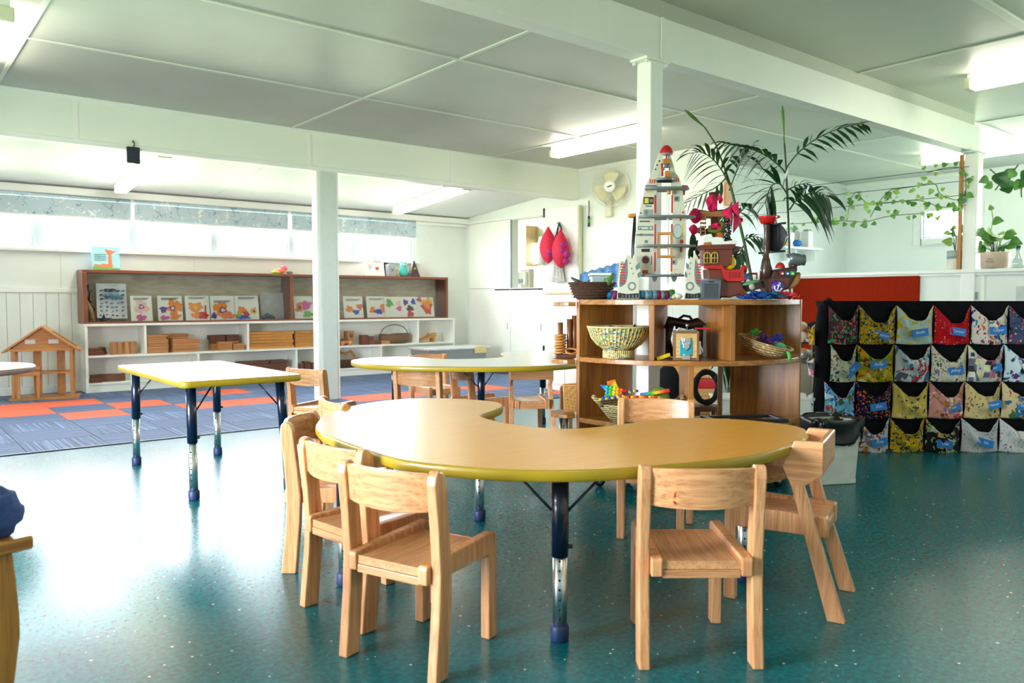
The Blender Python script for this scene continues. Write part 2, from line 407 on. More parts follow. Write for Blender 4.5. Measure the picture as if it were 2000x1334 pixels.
# ---- beam and steel posts
bm_ = struct('beam', MB().box(-3, 8.17, 3.06, 3.18, 2.44, 2.68), M_white, bevel=.004)
obj('packer', MB().box(-3, 8.17, 3.11, 3.20, 2.68, 2.8), M_ceil, bm_)
obj('bead', MB().box(-3, 8.17, 3.20, 3.24, 2.772, 2.8), M_white, bm_, bevel=.006)
obj('cover_strip', MB().box(3.60, 3.625, 3.054, 3.06, 2.44, 2.68), M_white, bm_)
def steel_post(x, y, w, z1=2.44):
    c = struct('column', MB().box(x-w/2, x+w/2, y-w/2, y+w/2, 0, z1-.012), M_white, bevel=.006)
    obj('cap_plate', MB().box(x-w*.95, x+w*.95, y-w*.62, y+w*.62, z1-.012, z1), M_white, c, bevel=.002)
    for sx in (-1, 1):
        for sy in (-1, 1): obj('bolt', MB().lathe([(.011, 0), (.011, .014), (.004, .017)], 6, M=Matrix.Translation((x+sx*w*.77, y+sy*w*.45, z1-.029))), M_white, c)
    return c
steel_post(3.578, 3.122, .107)
c2 = steel_post(8.10, 3.08, .12)
obj('timber_edge', MB().box(8.02, 8.05, 3.145, 3.175, 1.345, 2.42), M_pine['z'], c2)

# ---- far wall with the window strip
wb = struct('wall_back', MB().box(-3, 7.54, 10.27, 10.39, -.05, 1.63).box(-3, 7.54, 10.27, 10.39, 2.24, 2.9).box(6.42, 7.54, 10.27, 10.39, 1.63, 2.24).box(-3, -2.2, 10.27, 10.39, 1.63, 2.24), M_whitewall)
for i in range(24):
    x = -1.1+i*.127
    obj('wall_board', MB().box(x+.002, x+.125, 10.256, 10.27, .09, 1.14), M_whitewall, wb, bevel=.003, seg=1)
obj('dado_rail', MB().box(-3, 1.92, 10.24, 10.27, 1.14, 1.19), M_white, wb, bevel=.005)
for x0, x1 in ((-3, 1.72), (1.725, 3.2), (3.205, 4.35), (4.355, 5.6), (5.605, 7.42)):
    obj('wall_panel', MB().box(x0+.002, x1-.002, 10.262, 10.27, 1.192, 1.585), M_whitewall, wb)
struct('baseboard_back', MB().box(-3, 1.9, 10.245, 10.27, 0, .09), M_white, bevel=.004)
struct('trim_2', MB().box(-3, 6.5, 10.19, 10.275, 1.60, 1.635), M_white, bevel=.006)
struct('trim_3', MB().box(-3, 7.42, 10.15, 10.27, 2.245, 2.33).box(-3, 7.42, 10.20, 10.27, 2.20, 2.245), M_white, bevel=.01)
wx = [-2.2, -.7] + [atY(p, 460, 10.30).x for p in (72, 258, 416, 567, 689)] + [6.42]
M_joinery = plain('window_joinery', (204, 210, 216), .4, noise=.01)
for i, (a, b) in enumerate(zip(wx[:-1], wx[1:])):
    z0, z1, f = 1.635, 2.24, .035
    w = struct('window_%d' % (i+1), MB().box(a, a+f, 10.28, 10.37, z0, z1).box(b-f, b, 10.28, 10.37, z0, z1).box(a+f, b-f, 10.28, 10.37, z0, z0+f).box(a+f, b-f, 10.28, 10.37, z1-f, z1), M_joinery, bevel=.003)
    obj('pane', MB().box(a+f-.004, b-f+.004, 10.325, 10.33, z0+f-.004, z1-f+.004), M_glass, w)
    obj('sash', MB().box(a+f, a+f+.022, 10.31, 10.345, z0+f, z1-f).box(b-f-.022, b-f, 10.31, 10.345, z0+f, z1-f).box(a+f+.022, b-f-.022, 10.31, 10.345, z0+f, z0+f+.022), M_joinery, w)
def blind_mat():
    a = NT('twig_print_fabric'); v = a.coord()
    vo = a.n('TexVoronoi', feature='DISTANCE_TO_EDGE'); vo.inputs['Scale'].default_value = 9
    nz = a.n('TexNoise'); nz.inputs['Scale'].default_value = 9; a.l(v, nz.inputs['Vector']); a.l(a.mix(.22, v, nz.outputs['Color']), vo.inputs['Vector'])
    lt = a.n('Math', operation='LESS_THAN'); lt.inputs[1].default_value = .028; a.l(vo.outputs['Distance'], lt.inputs[0])
    n2 = a.n('TexNoise'); n2.inputs['Scale'].default_value = 7; a.l(v, n2.inputs['Vector'])
    k = a.n('Math', operation='GREATER_THAN'); k.inputs[1].default_value = .55; a.l(n2.outputs['Fac'], k.inputs[0])
    mu = a.n('Math', operation='MULTIPLY'); a.l(lt.outputs[0], mu.inputs[0]); a.l(k.outputs[0], mu.inputs[1])
    k2 = a.n('Math', operation='LESS_THAN'); k2.inputs[1].default_value = .43; a.l(n2.outputs['Fac'], k2.inputs[0])
    m3 = a.n('Math', operation='MULTIPLY'); a.l(lt.outputs[0], m3.inputs[0]); a.l(k2.outputs[0], m3.inputs[1])
    c = a.mix(mu.outputs[0], srgb(190, 206, 214), srgb(128, 152, 174)); c = a.mix(m3.outputs[0], c, srgb(244, 248, 250)); a.color(c)
    a.b.inputs['Roughness'].default_value = .8; return a.m
M_blind = blind_mat()
for k, (pa, pb) in enumerate(((-260, 256), (262, 562), (569, 812))):
    a = atY(pa, 420, 10.2).x if pa > -200 else -1.0; b = atY(pb, 420, 10.2).x
    t = thing('roller_blind', ['patterned blue grey roller blind partly pulled down, longest one at left end of window strip', 'patterned blue grey roller blind above the middle windows, left of the white post', 'patterned blue grey roller blind at right end of window strip behind white post'][k], 'blind', (a, 10.19, 2.0), group='roller blinds over the window strip')
    obj('blind_fabric', MB().box(0, b-a, 0, .004, .0, .20), M_blind, t)
    obj('bottom_rail', MB().tube([(0, .002, 0), (b-a, .002, 0)], .011, 10), M_whitep, t)
    obj('blind_roll', MB().tube([(0, .03, .222), (b-a, .03, .222)], .028, 12), M_blind, t)
    obj('pull_chain', MB().tube([(b-a-.01, -.01, .2), (b-a-.01, -.012, -.12)], .003, 6), M_whitep, t)

# ---- side wall x=7.42 (fan wall, cupboards, hatch) and kitchen niche
HY0, HY1, HZ0, HZ1 = 8.39, 9.11, 1.232, 2.235
wr = struct('wall_right', MB().box(7.42, 7.54, 5.39, HY0, -.05, 2.9).box(7.42, 7.54, HY1, 10.27, -.05, 2.9).box(7.42, 7.54, HY0, HY1, -.05, HZ0).box(7.42, 7.54, HY0, HY1, HZ1, 2.9), M_whitewall)
obj('timber_edge', MB().box(7.42, 7.54, 5.345, 5.39, 2.11, 2.36), M_pine['z'], wr)
for y in (6.1, 6.85): obj('joint_strip', MB().box(7.414, 7.42, y-.012, y+.012, .1, 2.79), M_white, wr)
struct('baseboard_right', MB().box(7.40, 7.42, 5.39, 7.6, 0, .1), M_white, bevel=.004)
struct('trim_4', MB().box(7.395, 7.42, 5.39, 7.69, 2.755, 2.8), M_white, bevel=.008)
cup = thing('built_in_cupboard', 'flush white wall cupboards with serving hatch between doors', 'cupboard', (7.42, 9.2, 0))
def dpart(y0, y1, z0, z1):
    d = obj('door', MB().box(-.02, -.001, y0-9.2, y1-9.2, z0, z1), M_white, cup, bevel=.003)
    obj('handle', MB().box(-.032, -.02, y0-9.2+.05, y0-9.2+.062, (z0+z1)/2-.05, (z0+z1)/2+.05), M_chrome, d, bevel=.002)
dpart(9.135, 10.16, 1.235, 2.24); dpart(9.135, 10.16, .12, 1.225); dpart(8.38, 9.125, .12, 1.225)
obj('top_rail', MB().box(-.03, -.001, -.85, .98, 2.25, 2.285), M_white, cup, bevel=.003)
for a, b in ((-.835, -.81), (-.09, -.07)): obj('hatch_frame', MB().box(-.022, -.001, a, b, 1.235, 2.24), M_lgrey, cup)
dl = struct('door_1', MB().box(7.34, 7.38, 7.63, 8.32, .02, 2.31), M_white, bevel=.003)
obj('edge_strip', MB().box(7.33, 7.39, 7.60, 7.63, .02, 2.31), plain('aged_door_edge', (206, 208, 176), .5), dl, bevel=.002)
obj('hinge', MB().box(7.334, 7.342, 8.29, 8.325, 2.2, 2.33).box(7.334, 7.342, 8.29, 8.325, .3, .42), M_steel, dl)
# kitchen behind the hatch
XK = 8.6; k0 = atX(1026, 518, XK); k1 = atX(1066, 469, XK)
WY0, WY1, WZ0, WZ1 = k1.y, k0.y, k0.z, k1.z
struct('wall_kitchen', MB().box(XK, XK+.1, 6.3, 11.2, 0, WZ0).box(XK, XK+.1, 6.3, 11.2, WZ1, 2.8).box(XK, XK+.1, 6.3, WY0, WZ0, WZ1).box(XK, XK+.1, WY1, 11.2, WZ0, WZ1).box(7.54, XK, 11.1, 11.2, 0, 2.8), plain('kitchen_wall', (206, 206, 200), .6))
struct('ceiling', MB().box(7.42, XK+.1, 10.39, 11.2, 2.8, 2.9), M_ceil2); struct('floor', MB().box(7.42, XK+.1, 10.39, 11.2, -.1, 0), M_floor)
wk = struct('window_8', MB().box(XK, XK+.08, WY0, WY0+.04, WZ0, WZ1).box(XK, XK+.08, WY1-.04, WY1, WZ0, WZ1).box(XK, XK+.08, WY0+.04, WY1-.04, WZ0, WZ0+.04).box(XK, XK+.08, WY0+.04, WY1-.04, WZ1-.04, WZ1), M_joinery)
obj('pane', MB().box(XK+.04, XK+.045, WY0+.03, WY1-.03, WZ0+.03, WZ1-.03), M_glass, wk)
k0 = atX(997, 521, 8.35); k1 = atX(1027, 440, 8.35)
kc = thing('kitchen_wall_cupboard', 'beige kitchen wall cupboard seen through the hatch', 'cupboard', (8.35, k1.y, k0.z))
obj('body', MB().box(0, .24, 0, k0.y-k1.y+.3, 0, k1.z-k0.z), wood('beige_veneer', (206, 172, 130), (190, 154, 112), 'z', sc=.7), kc, bevel=.004)
obj('handle', MB().tube([(-.001, .10, .10), (-.03, .12, .10), (-.03, .24, .10), (-.001, .26, .10)], .006, 8), M_chrome, kc)
kb = thing('kitchen_bench', 'beige kitchen bench with dark front behind the hatch', 'bench', (8.05, 9.9, 0))
obj('body', MB().box(-.1, .5, -1.6, 1.1, 0, 1.2), plain('kitchen_bench_front', (120, 112, 100), .5), kb)
obj('bench_top', MB().box(-.13, .5, -1.62, 1.12, 1.2, 1.24), plain('beige_bench_top', (196, 180, 158), .4), kb, bevel=.004)
sd = thing('soap_dispenser', 'pale push soap dispenser standing behind the hatch sill', 'soap dispenser', tuple(Vector((7.7, 9.14, 1.25))))
obj('backplate', MB().box(-.05, .05, -.15, .06, -.01, .27), plain('dispenser_plate', (214, 208, 196), .4), sd, bevel=.01)
obj('body', MB().box(-.13, -.05, -.13, .03, .03, .23), M_whitep, sd, bevel=.03, seg=3)
obj('push_bar', MB().box(-.145, -.13, -.10, .0, .06, .12), M_lgrey, sd, bevel=.004)
struct('wall_hatch_sill', MB().box(7.40, 7.95, HY0, HY1+.4, 1.2, 1.234), M_white, bevel=.003)

# ---- bathroom side: low wall, side wall, rear wall with small window
lw = struct('wall_low', MB().box(8.07, 8.17, -3, 6.2, -.05, 1.31), M_whitewall)
obj('ledge', MB().box(8.03, 8.21, -3, 6.2, 1.31, 1.345), M_white, lw, bevel=.006)
obj('ledge_mould', MB().box(8.05, 8.07, -3, 6.2, 1.285, 1.31), M_white, lw, bevel=.005)
for y in (5.75, 3.14, 2.96, .9): obj('joint_strip', MB().box(8.062, 8.07, y-.015, y+.015, .1, 1.285), M_white, lw)
obj('light_switch', MB().box(8.055, 8.07, 3.0, 3.06, 1.06, 1.13), M_lgrey, lw, bevel=.003)
obj('access_panel', MB().box(8.06, 8.07, 2.42, 2.68, 1.0, 1.18), plain('panel_grey', (206, 208, 204), .5), lw, bevel=.002)
struct('wall_side', MB().box(7.54, 11.72, 6.2, 6.3, -.05, 2.9), M_whitewall)
struct('wall_bath', MB().box(11.6, 11.72, -3, -1, -.05, 2.9).box(11.6, 11.72, 3, 4.28, -.05, 2.9).box(11.6, 11.72, -1, 3, -.05, 1.2).box(11.6, 11.72, -1, 3, 2.3, 2.9).box(11.6, 11.72, 5.15, 6.3, -.05, 2.9).box(11.6, 11.72, 4.28, 5.15, -.05, 1.86).box(11.6, 11.72, 4.28, 5.15, 2.36, 2.9), M_whitewall)
wbt = struct('window_9', MB().box(11.56, 11.7, 5.06, 5.17, 1.83, 2.38).box(11.56, 11.7, 4.26, 4.36, 1.83, 2.38).box(11.56, 11.7, 4.36, 5.06, 1.83, 1.92).box(11.56, 11.7, 4.36, 5.06, 2.29, 2.38), M_whitep, bevel=.006)
obj('pane', MB().box(11.64, 11.645, 4.35, 5.07, 1.91, 2.3), M_glass, wbt)
obj('sash', MB().box(11.62, 11.66, 5.035, 5.06, 1.92, 2.29).box(11.62, 11.66, 4.36, 5.035, 1.92, 1.945), plain('window_seal', (150, 170, 190), .4), wbt)
struct('trim_5', MB().box(11.57, 11.6, -3, 6.2, 2.74, 2.8).box(7.54, 11.6, 6.17, 6.2, 2.74, 2.8), M_white, bevel=.006)
# walls out of frame, with a glazed door and an added fill window that light the room
struct('wall_left', MB().box(-3.12, -3, -3, 2.0, -.05, 2.9).box(-3.12, -3, 4.4, 10.39, -.05, 2.9).box(-3.12, -3, 2.0, 4.4, 2.15, 2.9), M_whitewall)
struct('wall_front', MB().box(-3.12, 11.72, -3.12, -3, -.05, 2.9), M_whitewall)
gd = struct('door_2', MB().box(-3.1, -3.02, 2.0, 2.08, 0, 2.15).box(-3.1, -3.02, 4.32, 4.4, 0, 2.15).box(-3.1, -3.02, 3.16, 3.24, 0, 2.15).box(-3.1, -3.02, 2.08, 4.32, 2.07, 2.15).box(-3.1, -3.02, 2.08, 4.32, 0, .08), M_joinery)
for a in (2.08, 3.24): obj('pane', MB().box(-3.065, -3.06, a, a+1.08, .08, 2.07), M_glass, gd)
gw = struct('window_10', MB().box(11.62, 11.7, -1, 3, 1.2, 1.26).box(11.62, 11.7, -1, 3, 2.24, 2.3).box(11.62, 11.7, -1, -.94, 1.26, 2.24).box(11.62, 11.7, 2.94, 3, 1.26, 2.24).box(11.62, 11.7, .97, 1.03, 1.26, 2.24), M_joinery)  # unseen window, added to brighten the room from the right
for a, b in ((-.94, .97), (1.03, 2.94)): obj('pane', MB().box(11.65, 11.655, a, b, 1.26, 2.24), M_glass, gw)

# ---- fluorescent lamps, the pair behind the camera added for fill
def lamp(x, y0, y1, z, label, slope=0):
    t = thing('fluorescent_lamp', label, 'ceiling light', (x, y0, z), group='fluorescent ceiling lamps', rot=(slope, 0, 0)); L = y1-y0
    obj('base_tray', MB().box(-.045, .045, 0, L, .055, .10), M_whitep, t, bevel=.004)
    obj('diffuser', MB().box(-.062, .062, .03, L-.03, -.02, .055), M_lamp, t, bevel=.014, seg=3)
    for a, b in ((-.012, .03), (L-.03, L+.012)): obj('end_cap', MB().box(-.064, .064, a, b, -.021, .06), M_lampcap, t, bevel=.006)
    return t
lamp(6.15, 5.35, 6.80, 2.70, 'fluorescent ceiling lamp partly hidden behind the white column')
lamp(6.70, 1.15, 2.60, 2.70, 'fluorescent ceiling lamp at the right edge beyond the main beam')
lamp(.66, 5.5, 6.95, 2.70, 'fluorescent ceiling lamp cut off in the top left corner')
lamp(9.9, 2.9, 4.35, 2.70, 'fluorescent ceiling lamp over the bathroom, hidden behind the main beam')
lamp(1.2, -.6, .85, 2.70, 'added fluorescent fill lamp behind the camera, left one')  # unseen lamp, added to lift the ambient light
lamp(4.4, -1.6, -.15, 2.70, 'added fluorescent fill lamp behind the camera, right one')  # second unseen lamp, added for soft fill from above
sl = math.atan2(-.22, 2.47)
lamp(2.25, 8.0, 9.75, 2.43, 'fluorescent lamp hanging in the carpeted room beside the black clip', sl)
lamp(5.80, 8.0, 9.70, 2.43, 'fluorescent lamp in the carpeted room right of the white post', sl)
bd = atY(260, 286, 7.67)
t = thing('hanging_tag', 'small black box hanging from a hook on the white header', 'tag', tuple(bd))
obj('case', MB().box(-.055, .055, -.012, .012, -.15, -.005), plain('charcoal_case', (34, 46, 54), .6, noise=.1, nscale=60), t, bevel=.008)
obj('hook', MB().tube([(0, .018, .04), (0, .0, .05), (.01, -.002, .035), (.01, 0, .012), (0, 0, -.005)], .005, 6), M_black, t)
# ================================================================ TABLES
KID = [(-.637,.592),(-.700,.427),(-.722,.332),(-.742,.06),(-.745,-.19),(-.69,-.35),(-.575,-.529),(-.408,-.666),(-.187,-.756),(.082,-.83),(.35,-.82),(.601,-.746),(.75,-.617),(.752,-.439),(.683,-.295),(.523,-.164),(.237,-.152),(.027,-.091),(-.051,.114),(-.03,.322),(.032,.403),(.22,.519),(.312,.674),(.249,.875),(.068,1.049),(-.235,1.001),(-.477,.818)]
KID = [(x*1.021, y*1.021) for x, y in KID]
KID2 = [(-.637,.592),(-.772,.188),(-.785,-.114),(-.71,-.335),(-.58,-.529),(-.40,-.675),(-.187,-.77),(.082,-.825),(.35,-.825),(.601,-.756),(.735,-.617),(.752,-.45),(.683,-.30),(.523,-.185),(.27,-.155),(.06,-.07),(-.035,.114),(-.03,.30),(.052,.42),(.22,.52),(.312,.674),(.249,.875),(.068,1.02),(-.215,1.0),(-.467,.84)]
def wood_lam():
    a = NT('maple_laminate'); v = a.coord(scale=(3, 90, 3))
    n = a.n('TexNoise'); n.inputs['Scale'].default_value = 1.3; n.inputs['Detail'].default_value = 4; a.l(v, n.inputs['Vector'])
    a.color(a.ramp(n.outputs['Fac'], [(.3, srgb(224, 150, 50)), (.7, srgb(232, 168, 70))])); a.b.inputs['Roughness'].default_value = .3
    a.b.inputs['Specular IOR Level'].default_value = .7; return a.m
M_maple = wood_lam()
def table_top(par, loop, z, topmat):
    P = [Vector((p.x, p.y, 0)) for p in loop]; n = len(P)
    nor = []
    for i in range(n):
        t = P[(i+1)%n]-P[i-1]; nor.append(Vector((t.y, -t.x, 0)).normalized())
    area = sum(P[i].x*P[(i+1)%n].y-P[(i+1)%n].x*P[i].y for i in range(n))
    if area < 0: nor = [-q for q in nor]
    def ring(off, zz): return [(p.x+q.x*off, p.y+q.y*off, zz) for p, q in zip(P, nor)]
    prof = [(-.007, 0), (-.003, -.001), (0, -.006), (.001, -.017), (0, -.028), (-.004, -.034), (-.010, -.036)]
    m = MB(); vs = []; fs = []
    for o, dz in prof: vs += ring(o, z+dz)
    K = len(prof)
    for k in range(K-1):
        for i in range(n):
            j = (i+1) % n; q = (k*n+i, (k+1)*n+i, (k+1)*n+j, k*n+j); fs.append(q if area > 0 else q[::-1])
    m.add(vs, fs, 0, True); obj('edge_band', m, M_edge, par)
    m = MB(); a = ring(-.0075, z+.0002); b = ring(-.011, z-.0355)
    f = tuple(range(n)); g2 = tuple(range(2*n-1, n-1, -1))
    if area < 0: f, g2 = f[::-1], g2[::-1]
    m.add(a+b, [f, g2]); obj('tabletop', m, topmat, par)
def table_leg(par, x, y, ztop, split=.30, lean=(0, 0), brace=None):
    top = Vector((x+lean[0], y+lean[1], ztop)); ft = Vector((x, y, 0)); d = top-ft
    at = lambda z: ft + d*(z/ztop)
    l = obj('leg', MB().tube([at(split), at(ztop-.003)], .0265, 18), M_navy, par)
    obj('chrome_tube', MB().tube([at(.03), at(split+.01)], .0222, 18), M_chrome, l)
    obj('rubber_foot', MB().lathe([(.026, 0), (.0285, .006), (.0285, .045), (.024, .052)], 18, M=Matrix.Translation(ft)), M_navyfoot, l)
    obj('mounting_plate', MB().lathe([(.06, ztop-.006), (.06, ztop-.001)], 16, M=Matrix.Translation((top.x, top.y, 0))), M_black, l)
    hm = MB()
    for k in range(7): hm.ball(at(.075+.03*k)+Vector((-.0155, -.0155, 0)), .0042, 6)
    h = obj('adjustment_holes', hm, M_black, l); h['kind'] = 'stuff'
    kn = MB().tube([at(split+.03), at(split+.03)+Vector((.03, -.025, 0))], .007, 8); obj('locking_screw', kn, M_black, l)
    for bx_, by_ in (brace or []):
        p0 = at(ztop*.72); p1 = Vector((top.x+bx_, top.y+by_, ztop-.004))
        e = (p1-p0).normalized()
        obj('brace', MB().tube([p0, p1], .0048, 6), M_navy, l)
    return l
def kidney(name, label, c, th, z, legs, topmat, K):
    t = thing(name, label, 'table', (c[0], c[1], 0), th)
    loop = smooth_loop([(x, y, 0) for x, y in K], 6)
    table_top(t, loop, z, topmat)
    Mi = Matrix.Rotation(-th, 4, 'Z')
    for (x, y), br in legs:
        p = Mi @ Vector((x-c[0], y-c[1], 0)); b = [(Mi @ Vector((u, v, 0)))[:2] for u, v in br]
        table_leg(t, p.x, p.y, z-.0365, .265 if z < .6 else .31, brace=b)
    return t
C1 = (1.963*1.021, 2.234*1.021)
kidney('kidney_table', 'front kidney shaped table, maple top with olive yellow edging, ringed by wooden chairs', C1, 0, .565,
       [((1.629, 1.767), ((-.10, .10), (.12, -.08))), ((2.243, 3.0), ((-.1, -.1),)), ((1.335, 2.62), ((.1, .1),)), ((2.52, 1.72), ((-.1, -.05),))], M_maple, KID)
q = atZ(923, 905)
kidney('kidney_table', 'far white topped kidney table behind the front one, beside the wooden shelf', (3.60, 4.66), 1.12, .622,
       [((2.93, 4.93), ((.13, .05),)), ((3.32, 4.42), ((-.1, .12), (.1, -.05))), ((4.22, 4.15), ((-.12, .06),)), ((4.45, 5.05), ((-.1, .05),))], M_lam, KID2)
rt_ = thing('rectangular_table', 'white rectangular table with navy and chrome legs on the shiny floor', 'table', (1.54, 4.80, 0))
lp = []
hx, hy, r_ = .325, .675, .045
for sx, sy, a0 in ((1, 1, 0), (-1, 1, 90), (-1, -1, 180), (1, -1, 270)):
    for k in range(7):
        a = R(a0+15*k); lp.append(Vector((sx*(hx-r_)+r_*cos(a), sy*(hy-r_)+r_*sin(a), 0)))
table_top(rt_, lp, .64, M_lam)
for x, y, ln, br in ((-.235, -.54, (.0, .02), ((.13, .04),)), (.285, -.545, (-.03, .03), ((-.12, .04),)), (-.235, .61, (.0, -.03), ((.12, -.05),)), (.28, .61, (-.01, -.03), ((-.1, -.08),))):
    table_leg(rt_, x, y, .604, .30, lean=ln, brace=br)
# ---- round table at the left edge
p = atZ(-40, 722, .62)
rd = thing('round_table', 'white round table cut off at the left edge of the photo', 'table', (p.x-.18, p.y+.0, 0))
rl = [Vector((.48*cos(2*PI*k/48), .48*sin(2*PI*k/48), 0)) for k in range(48)]
def top_round(par, loop, z, m1, m2):
    table_top(par, loop, z, m1); [o for o in par.children if o.name.startswith('edge_band')][0].data.materials[0] = m2
top_round(rd, rl, .64, M_lam, plain('plum_brown_edging', (150, 112, 96), .4))
for a in (45, 135, 225, 315): table_leg(rd, .3*cos(R(a)), .3*sin(R(a)), .604, .3)

# ================================================================ CHAIRS
def chair_post(sx):
    # side profile in (y,z): splayed foot, upright middle, raked head with rounded top
    fr = [(.012,0),(.030,.20),(.034,.30),(.022,.42),(.008,.55),(.0,.574)]
    bk = [(-.046,0),(-.026,.20),(-.022,.30),(-.030,.42),(-.044,.55),(-.040,.572)]
    out = fr+[(-.010,.584),(-.024,.587),(-.035,.582)]+bk[::-1]
    x0, x1 = (.146, .179) if sx > 0 else (-.179, -.146)
    n = len(out); vs = [(x0, y, z) for y, z in out]+[(x1, y, z) for y, z in out]
    return MB().add(vs, [tuple(range(n))[::-1], tuple(range(n, 2*n))]+[(i, (i+1)%n, n+(i+1)%n, n+i) for i in range(n)])
def rail_leg(sx):
    x0, x1 = (.112, .145) if sx > 0 else (-.145, -.112)
    out = [(-.04,.268),(-.04,.315),(-.034,.322),(.305,.334),(.318,.328),(.322,.315),(.322,0),(.277,0),(.277,.262),(.27,.268)]
    n = len(out); vs = [(x0, y, z) for y, z in out]+[(x1, y, z) for y, z in out]
    return MB().add(vs, [tuple(range(n))[::-1], tuple(range(n, 2*n))]+[(i, (i+1)%n, n+(i+1)%n, n+i) for i in range(n)])
def build_chair():
    t = thing('child_chair', 'x', 'chair', group='oak children\'s chairs')
    ox, oy, oz = M_oak['x'], M_oak['y'], M_oak['z']
    for s in (-1, 1): obj('back_post', chair_post(s), oz, t, bevel=.005)
    for s in (-1, 1): obj('front_leg', rail_leg(s), oz, t, bevel=.005)
    def seat(u, v):
        x = -.112+.224*u; y = -.03+.31*v
        return (x, y, .312-.007*sin(PI*u)*sin(PI*v*.9+.1))
    m = MB().sheet(seat, 9, 9); 
    def seatb(u, v): p = seat(u, v); return (p[0], p[1], .288)
    m2 = MB(); m2.sheet(seat, 9, 9); m2.sheet(lambda u, v: seatb(1-u, v), 9, 9)
    m2.box(-.112, .112, -.031, -.029, .288, .312); m2.box(-.112, .112, .279, .281, .288, .312)
    obj('seat', m2, oy, t)
    obj('apron', MB().box(-.112, .112, -.034, -.016, .262, .286), ox, t, bevel=.003)
    obj('apron', MB().box(-.112, .112, .262, .28, .262, .287), ox, t, bevel=.003)
    b = MB(); N = 20; vs = []; fs = []
    for i in range(N+1):
        u = i/N; x = -.148+.296*u; bow = .034*(1-(2*u-1)**2)
        for dy, z in ((-.009, .470), (.010, .470), (.004, .578), (-.013, .578)):
            vs.append((x, -.016-bow+dy-(z-.47)*.06, z+(.004*(1-(2*u-1)**2) if z > .5 else -.006*(1-(2*u-1)**2))))
    for i in range(N):
        for k in range(4):
            l = (k+1) % 4; fs.append((i*4+k, i*4+l, i*4+4+l, i*4+4+k))
    b.add(vs, fs+[(0, 1, 2, 3), (N*4+3, N*4+2, N*4+1, N*4)]); obj('backrest', b, ox, t, bevel=.003)
    return t
def build_bridge():
    t = thing('child_chair', 'x', 'chair', group='oak chairs with a wrapped backrest')
    ox, oy, oz = M_oak['x'], M_oak['y'], M_oak['z']
    yb = .05
    pl = MB().add([(-.155,yb,.475),(.155,yb,.475),(.155,yb,.585),(-.155,yb,.585),(-.137,yb+.02,.475),(.137,yb+.02,.475),(.137,yb+.02,.585),(-.137,yb+.02,.585)],
                  [(0,1,2,3),(7,6,5,4),(0,4,5,1),(3,2,6,7),(0,3,7,4),(1,5,6,2)])
    obj('backrest', pl, ox, t, bevel=.004)
    for s in (-1, 1):
        out = [(yb,.475),(yb,.585),(yb+.09,.585),(yb+.128,.495),(yb+.100,.432),(yb+.060,.432)]
        n = len(out)
        vs = [(s*.157+s*.02*max(0,(y-yb)/.128)*0, y, z) for y, z in out]+[(s*.135, y+(.02 if y == yb else 0), z) for y, z in out]
        fc = [tuple(range(n)), tuple(range(2*n-1, n-1, -1))]+[(i, n+i, n+(i+1)%n, (i+1)%n) for i in range(n)]
        if s > 0: fc = [f[::-1] for f in fc]
        obj('backrest_wing', MB().add(vs, fc), oy, t, bevel=.003)
        x0, x1 = s*.128, s*.158
        top = [(yb+.060,.436),(yb+.100,.436)]; ft = [(-.028,0),(.026,0)]
        vs = []
        for xo, (xa, xb) in ((0, (min(x0,x1), max(x0,x1))),):
            for (y, z), sp in ((ft[0], .018), (ft[1], .018), (top[1], 0), (top[0], 0)): vs.append((xa+s*sp, y, z))
            for (y, z), sp in ((ft[0], .018), (ft[1], .018), (top[1], 0), (top[0], 0)): vs.append((xb+s*sp, y, z))
        obj('back_leg', MB().add(vs, [(0,3,2,1),(4,5,6,7),(0,1,5,4),(1,2,6,5),(2,3,7,6),(3,0,4,7)]), oz, t, bevel=.003)
        x0, x1 = (.094, .127) if s > 0 else (-.127, -.094)
        rl_ = [(.035,.262),(.035,.325),(.04,.33),(.355,.338),(.372,.33),(.376,.318),(.376,0),(.335,0),(.335,.262)]
        n = len(rl_); vs = [(x0,y,z) for y,z in rl_]+[(x1,y,z) for y,z in rl_]
        obj('front_leg', MB().add(vs, [tuple(range(n))[::-1], tuple(range(n,2*n))]+[(i,(i+1)%n,n+(i+1)%n,n+i) for i in range(n)]), oz, t, bevel=.004)
    m2 = MB(); f = lambda u, v: (-.094+.188*u, .045+.29*v, .322-.008*sin(PI*u)*sin(PI*v))
    m2.sheet(f, 9, 9); m2.sheet(lambda u, v: (f(1-u, v)[0], f(1-u, v)[1], .30), 9, 9); m2.box(-.094, .094, .044, .046, .3, .322); m2.box(-.094, .094, .334, .336, .3, .322)
    obj('seat', m2, oy, t)
    obj('apron', MB().box(-.094, .094, .04, .058, .262, .299), ox, t, bevel=.003)
    obj('apron', MB().box(-.094, .094, .318, .334, .262, .299), ox, t, bevel=.003)
    return t
CH = [((1.149,1.944), 20, 'oak child chair nearest the viewer, back turned, in front of the front table\'s left end'),
      ((1.190,2.365), 8, 'oak child chair tucked directly behind the nearest chair at the front table'),
      ((1.355,2.985), -42, 'oak child chair seen edge on at the left tip of the front table'),
      ((1.71,3.40), -9, 'oak child chair showing only its head above the far left rim of the front table'),
      ((1.833,1.398), 51.5, 'oak child chair with red crayon mark on its backrest, right of front table leg'),
      ((2.875,2.455), 217, 'oak child chair facing the viewer across the front table, before the curved shelf'),
      ((2.35,5.12), 19, 'oak child chair at the right end of the rectangular table'),
      ((2.93,4.62), 31, 'oak child chair backing on to the far kidney table, left of its middle leg'),
      ((3.75,5.75), 262, 'oak child chair on the far side of the far kidney table, seat showing under it'),
      ((3.42,4.78), -12, 'oak child chair side on beneath the far table, left of the wrapped back chair'),
      ((4.72,4.62), 150, 'oak child chair mostly hidden behind the small woven basket at the far table')]
proto = build_chair()
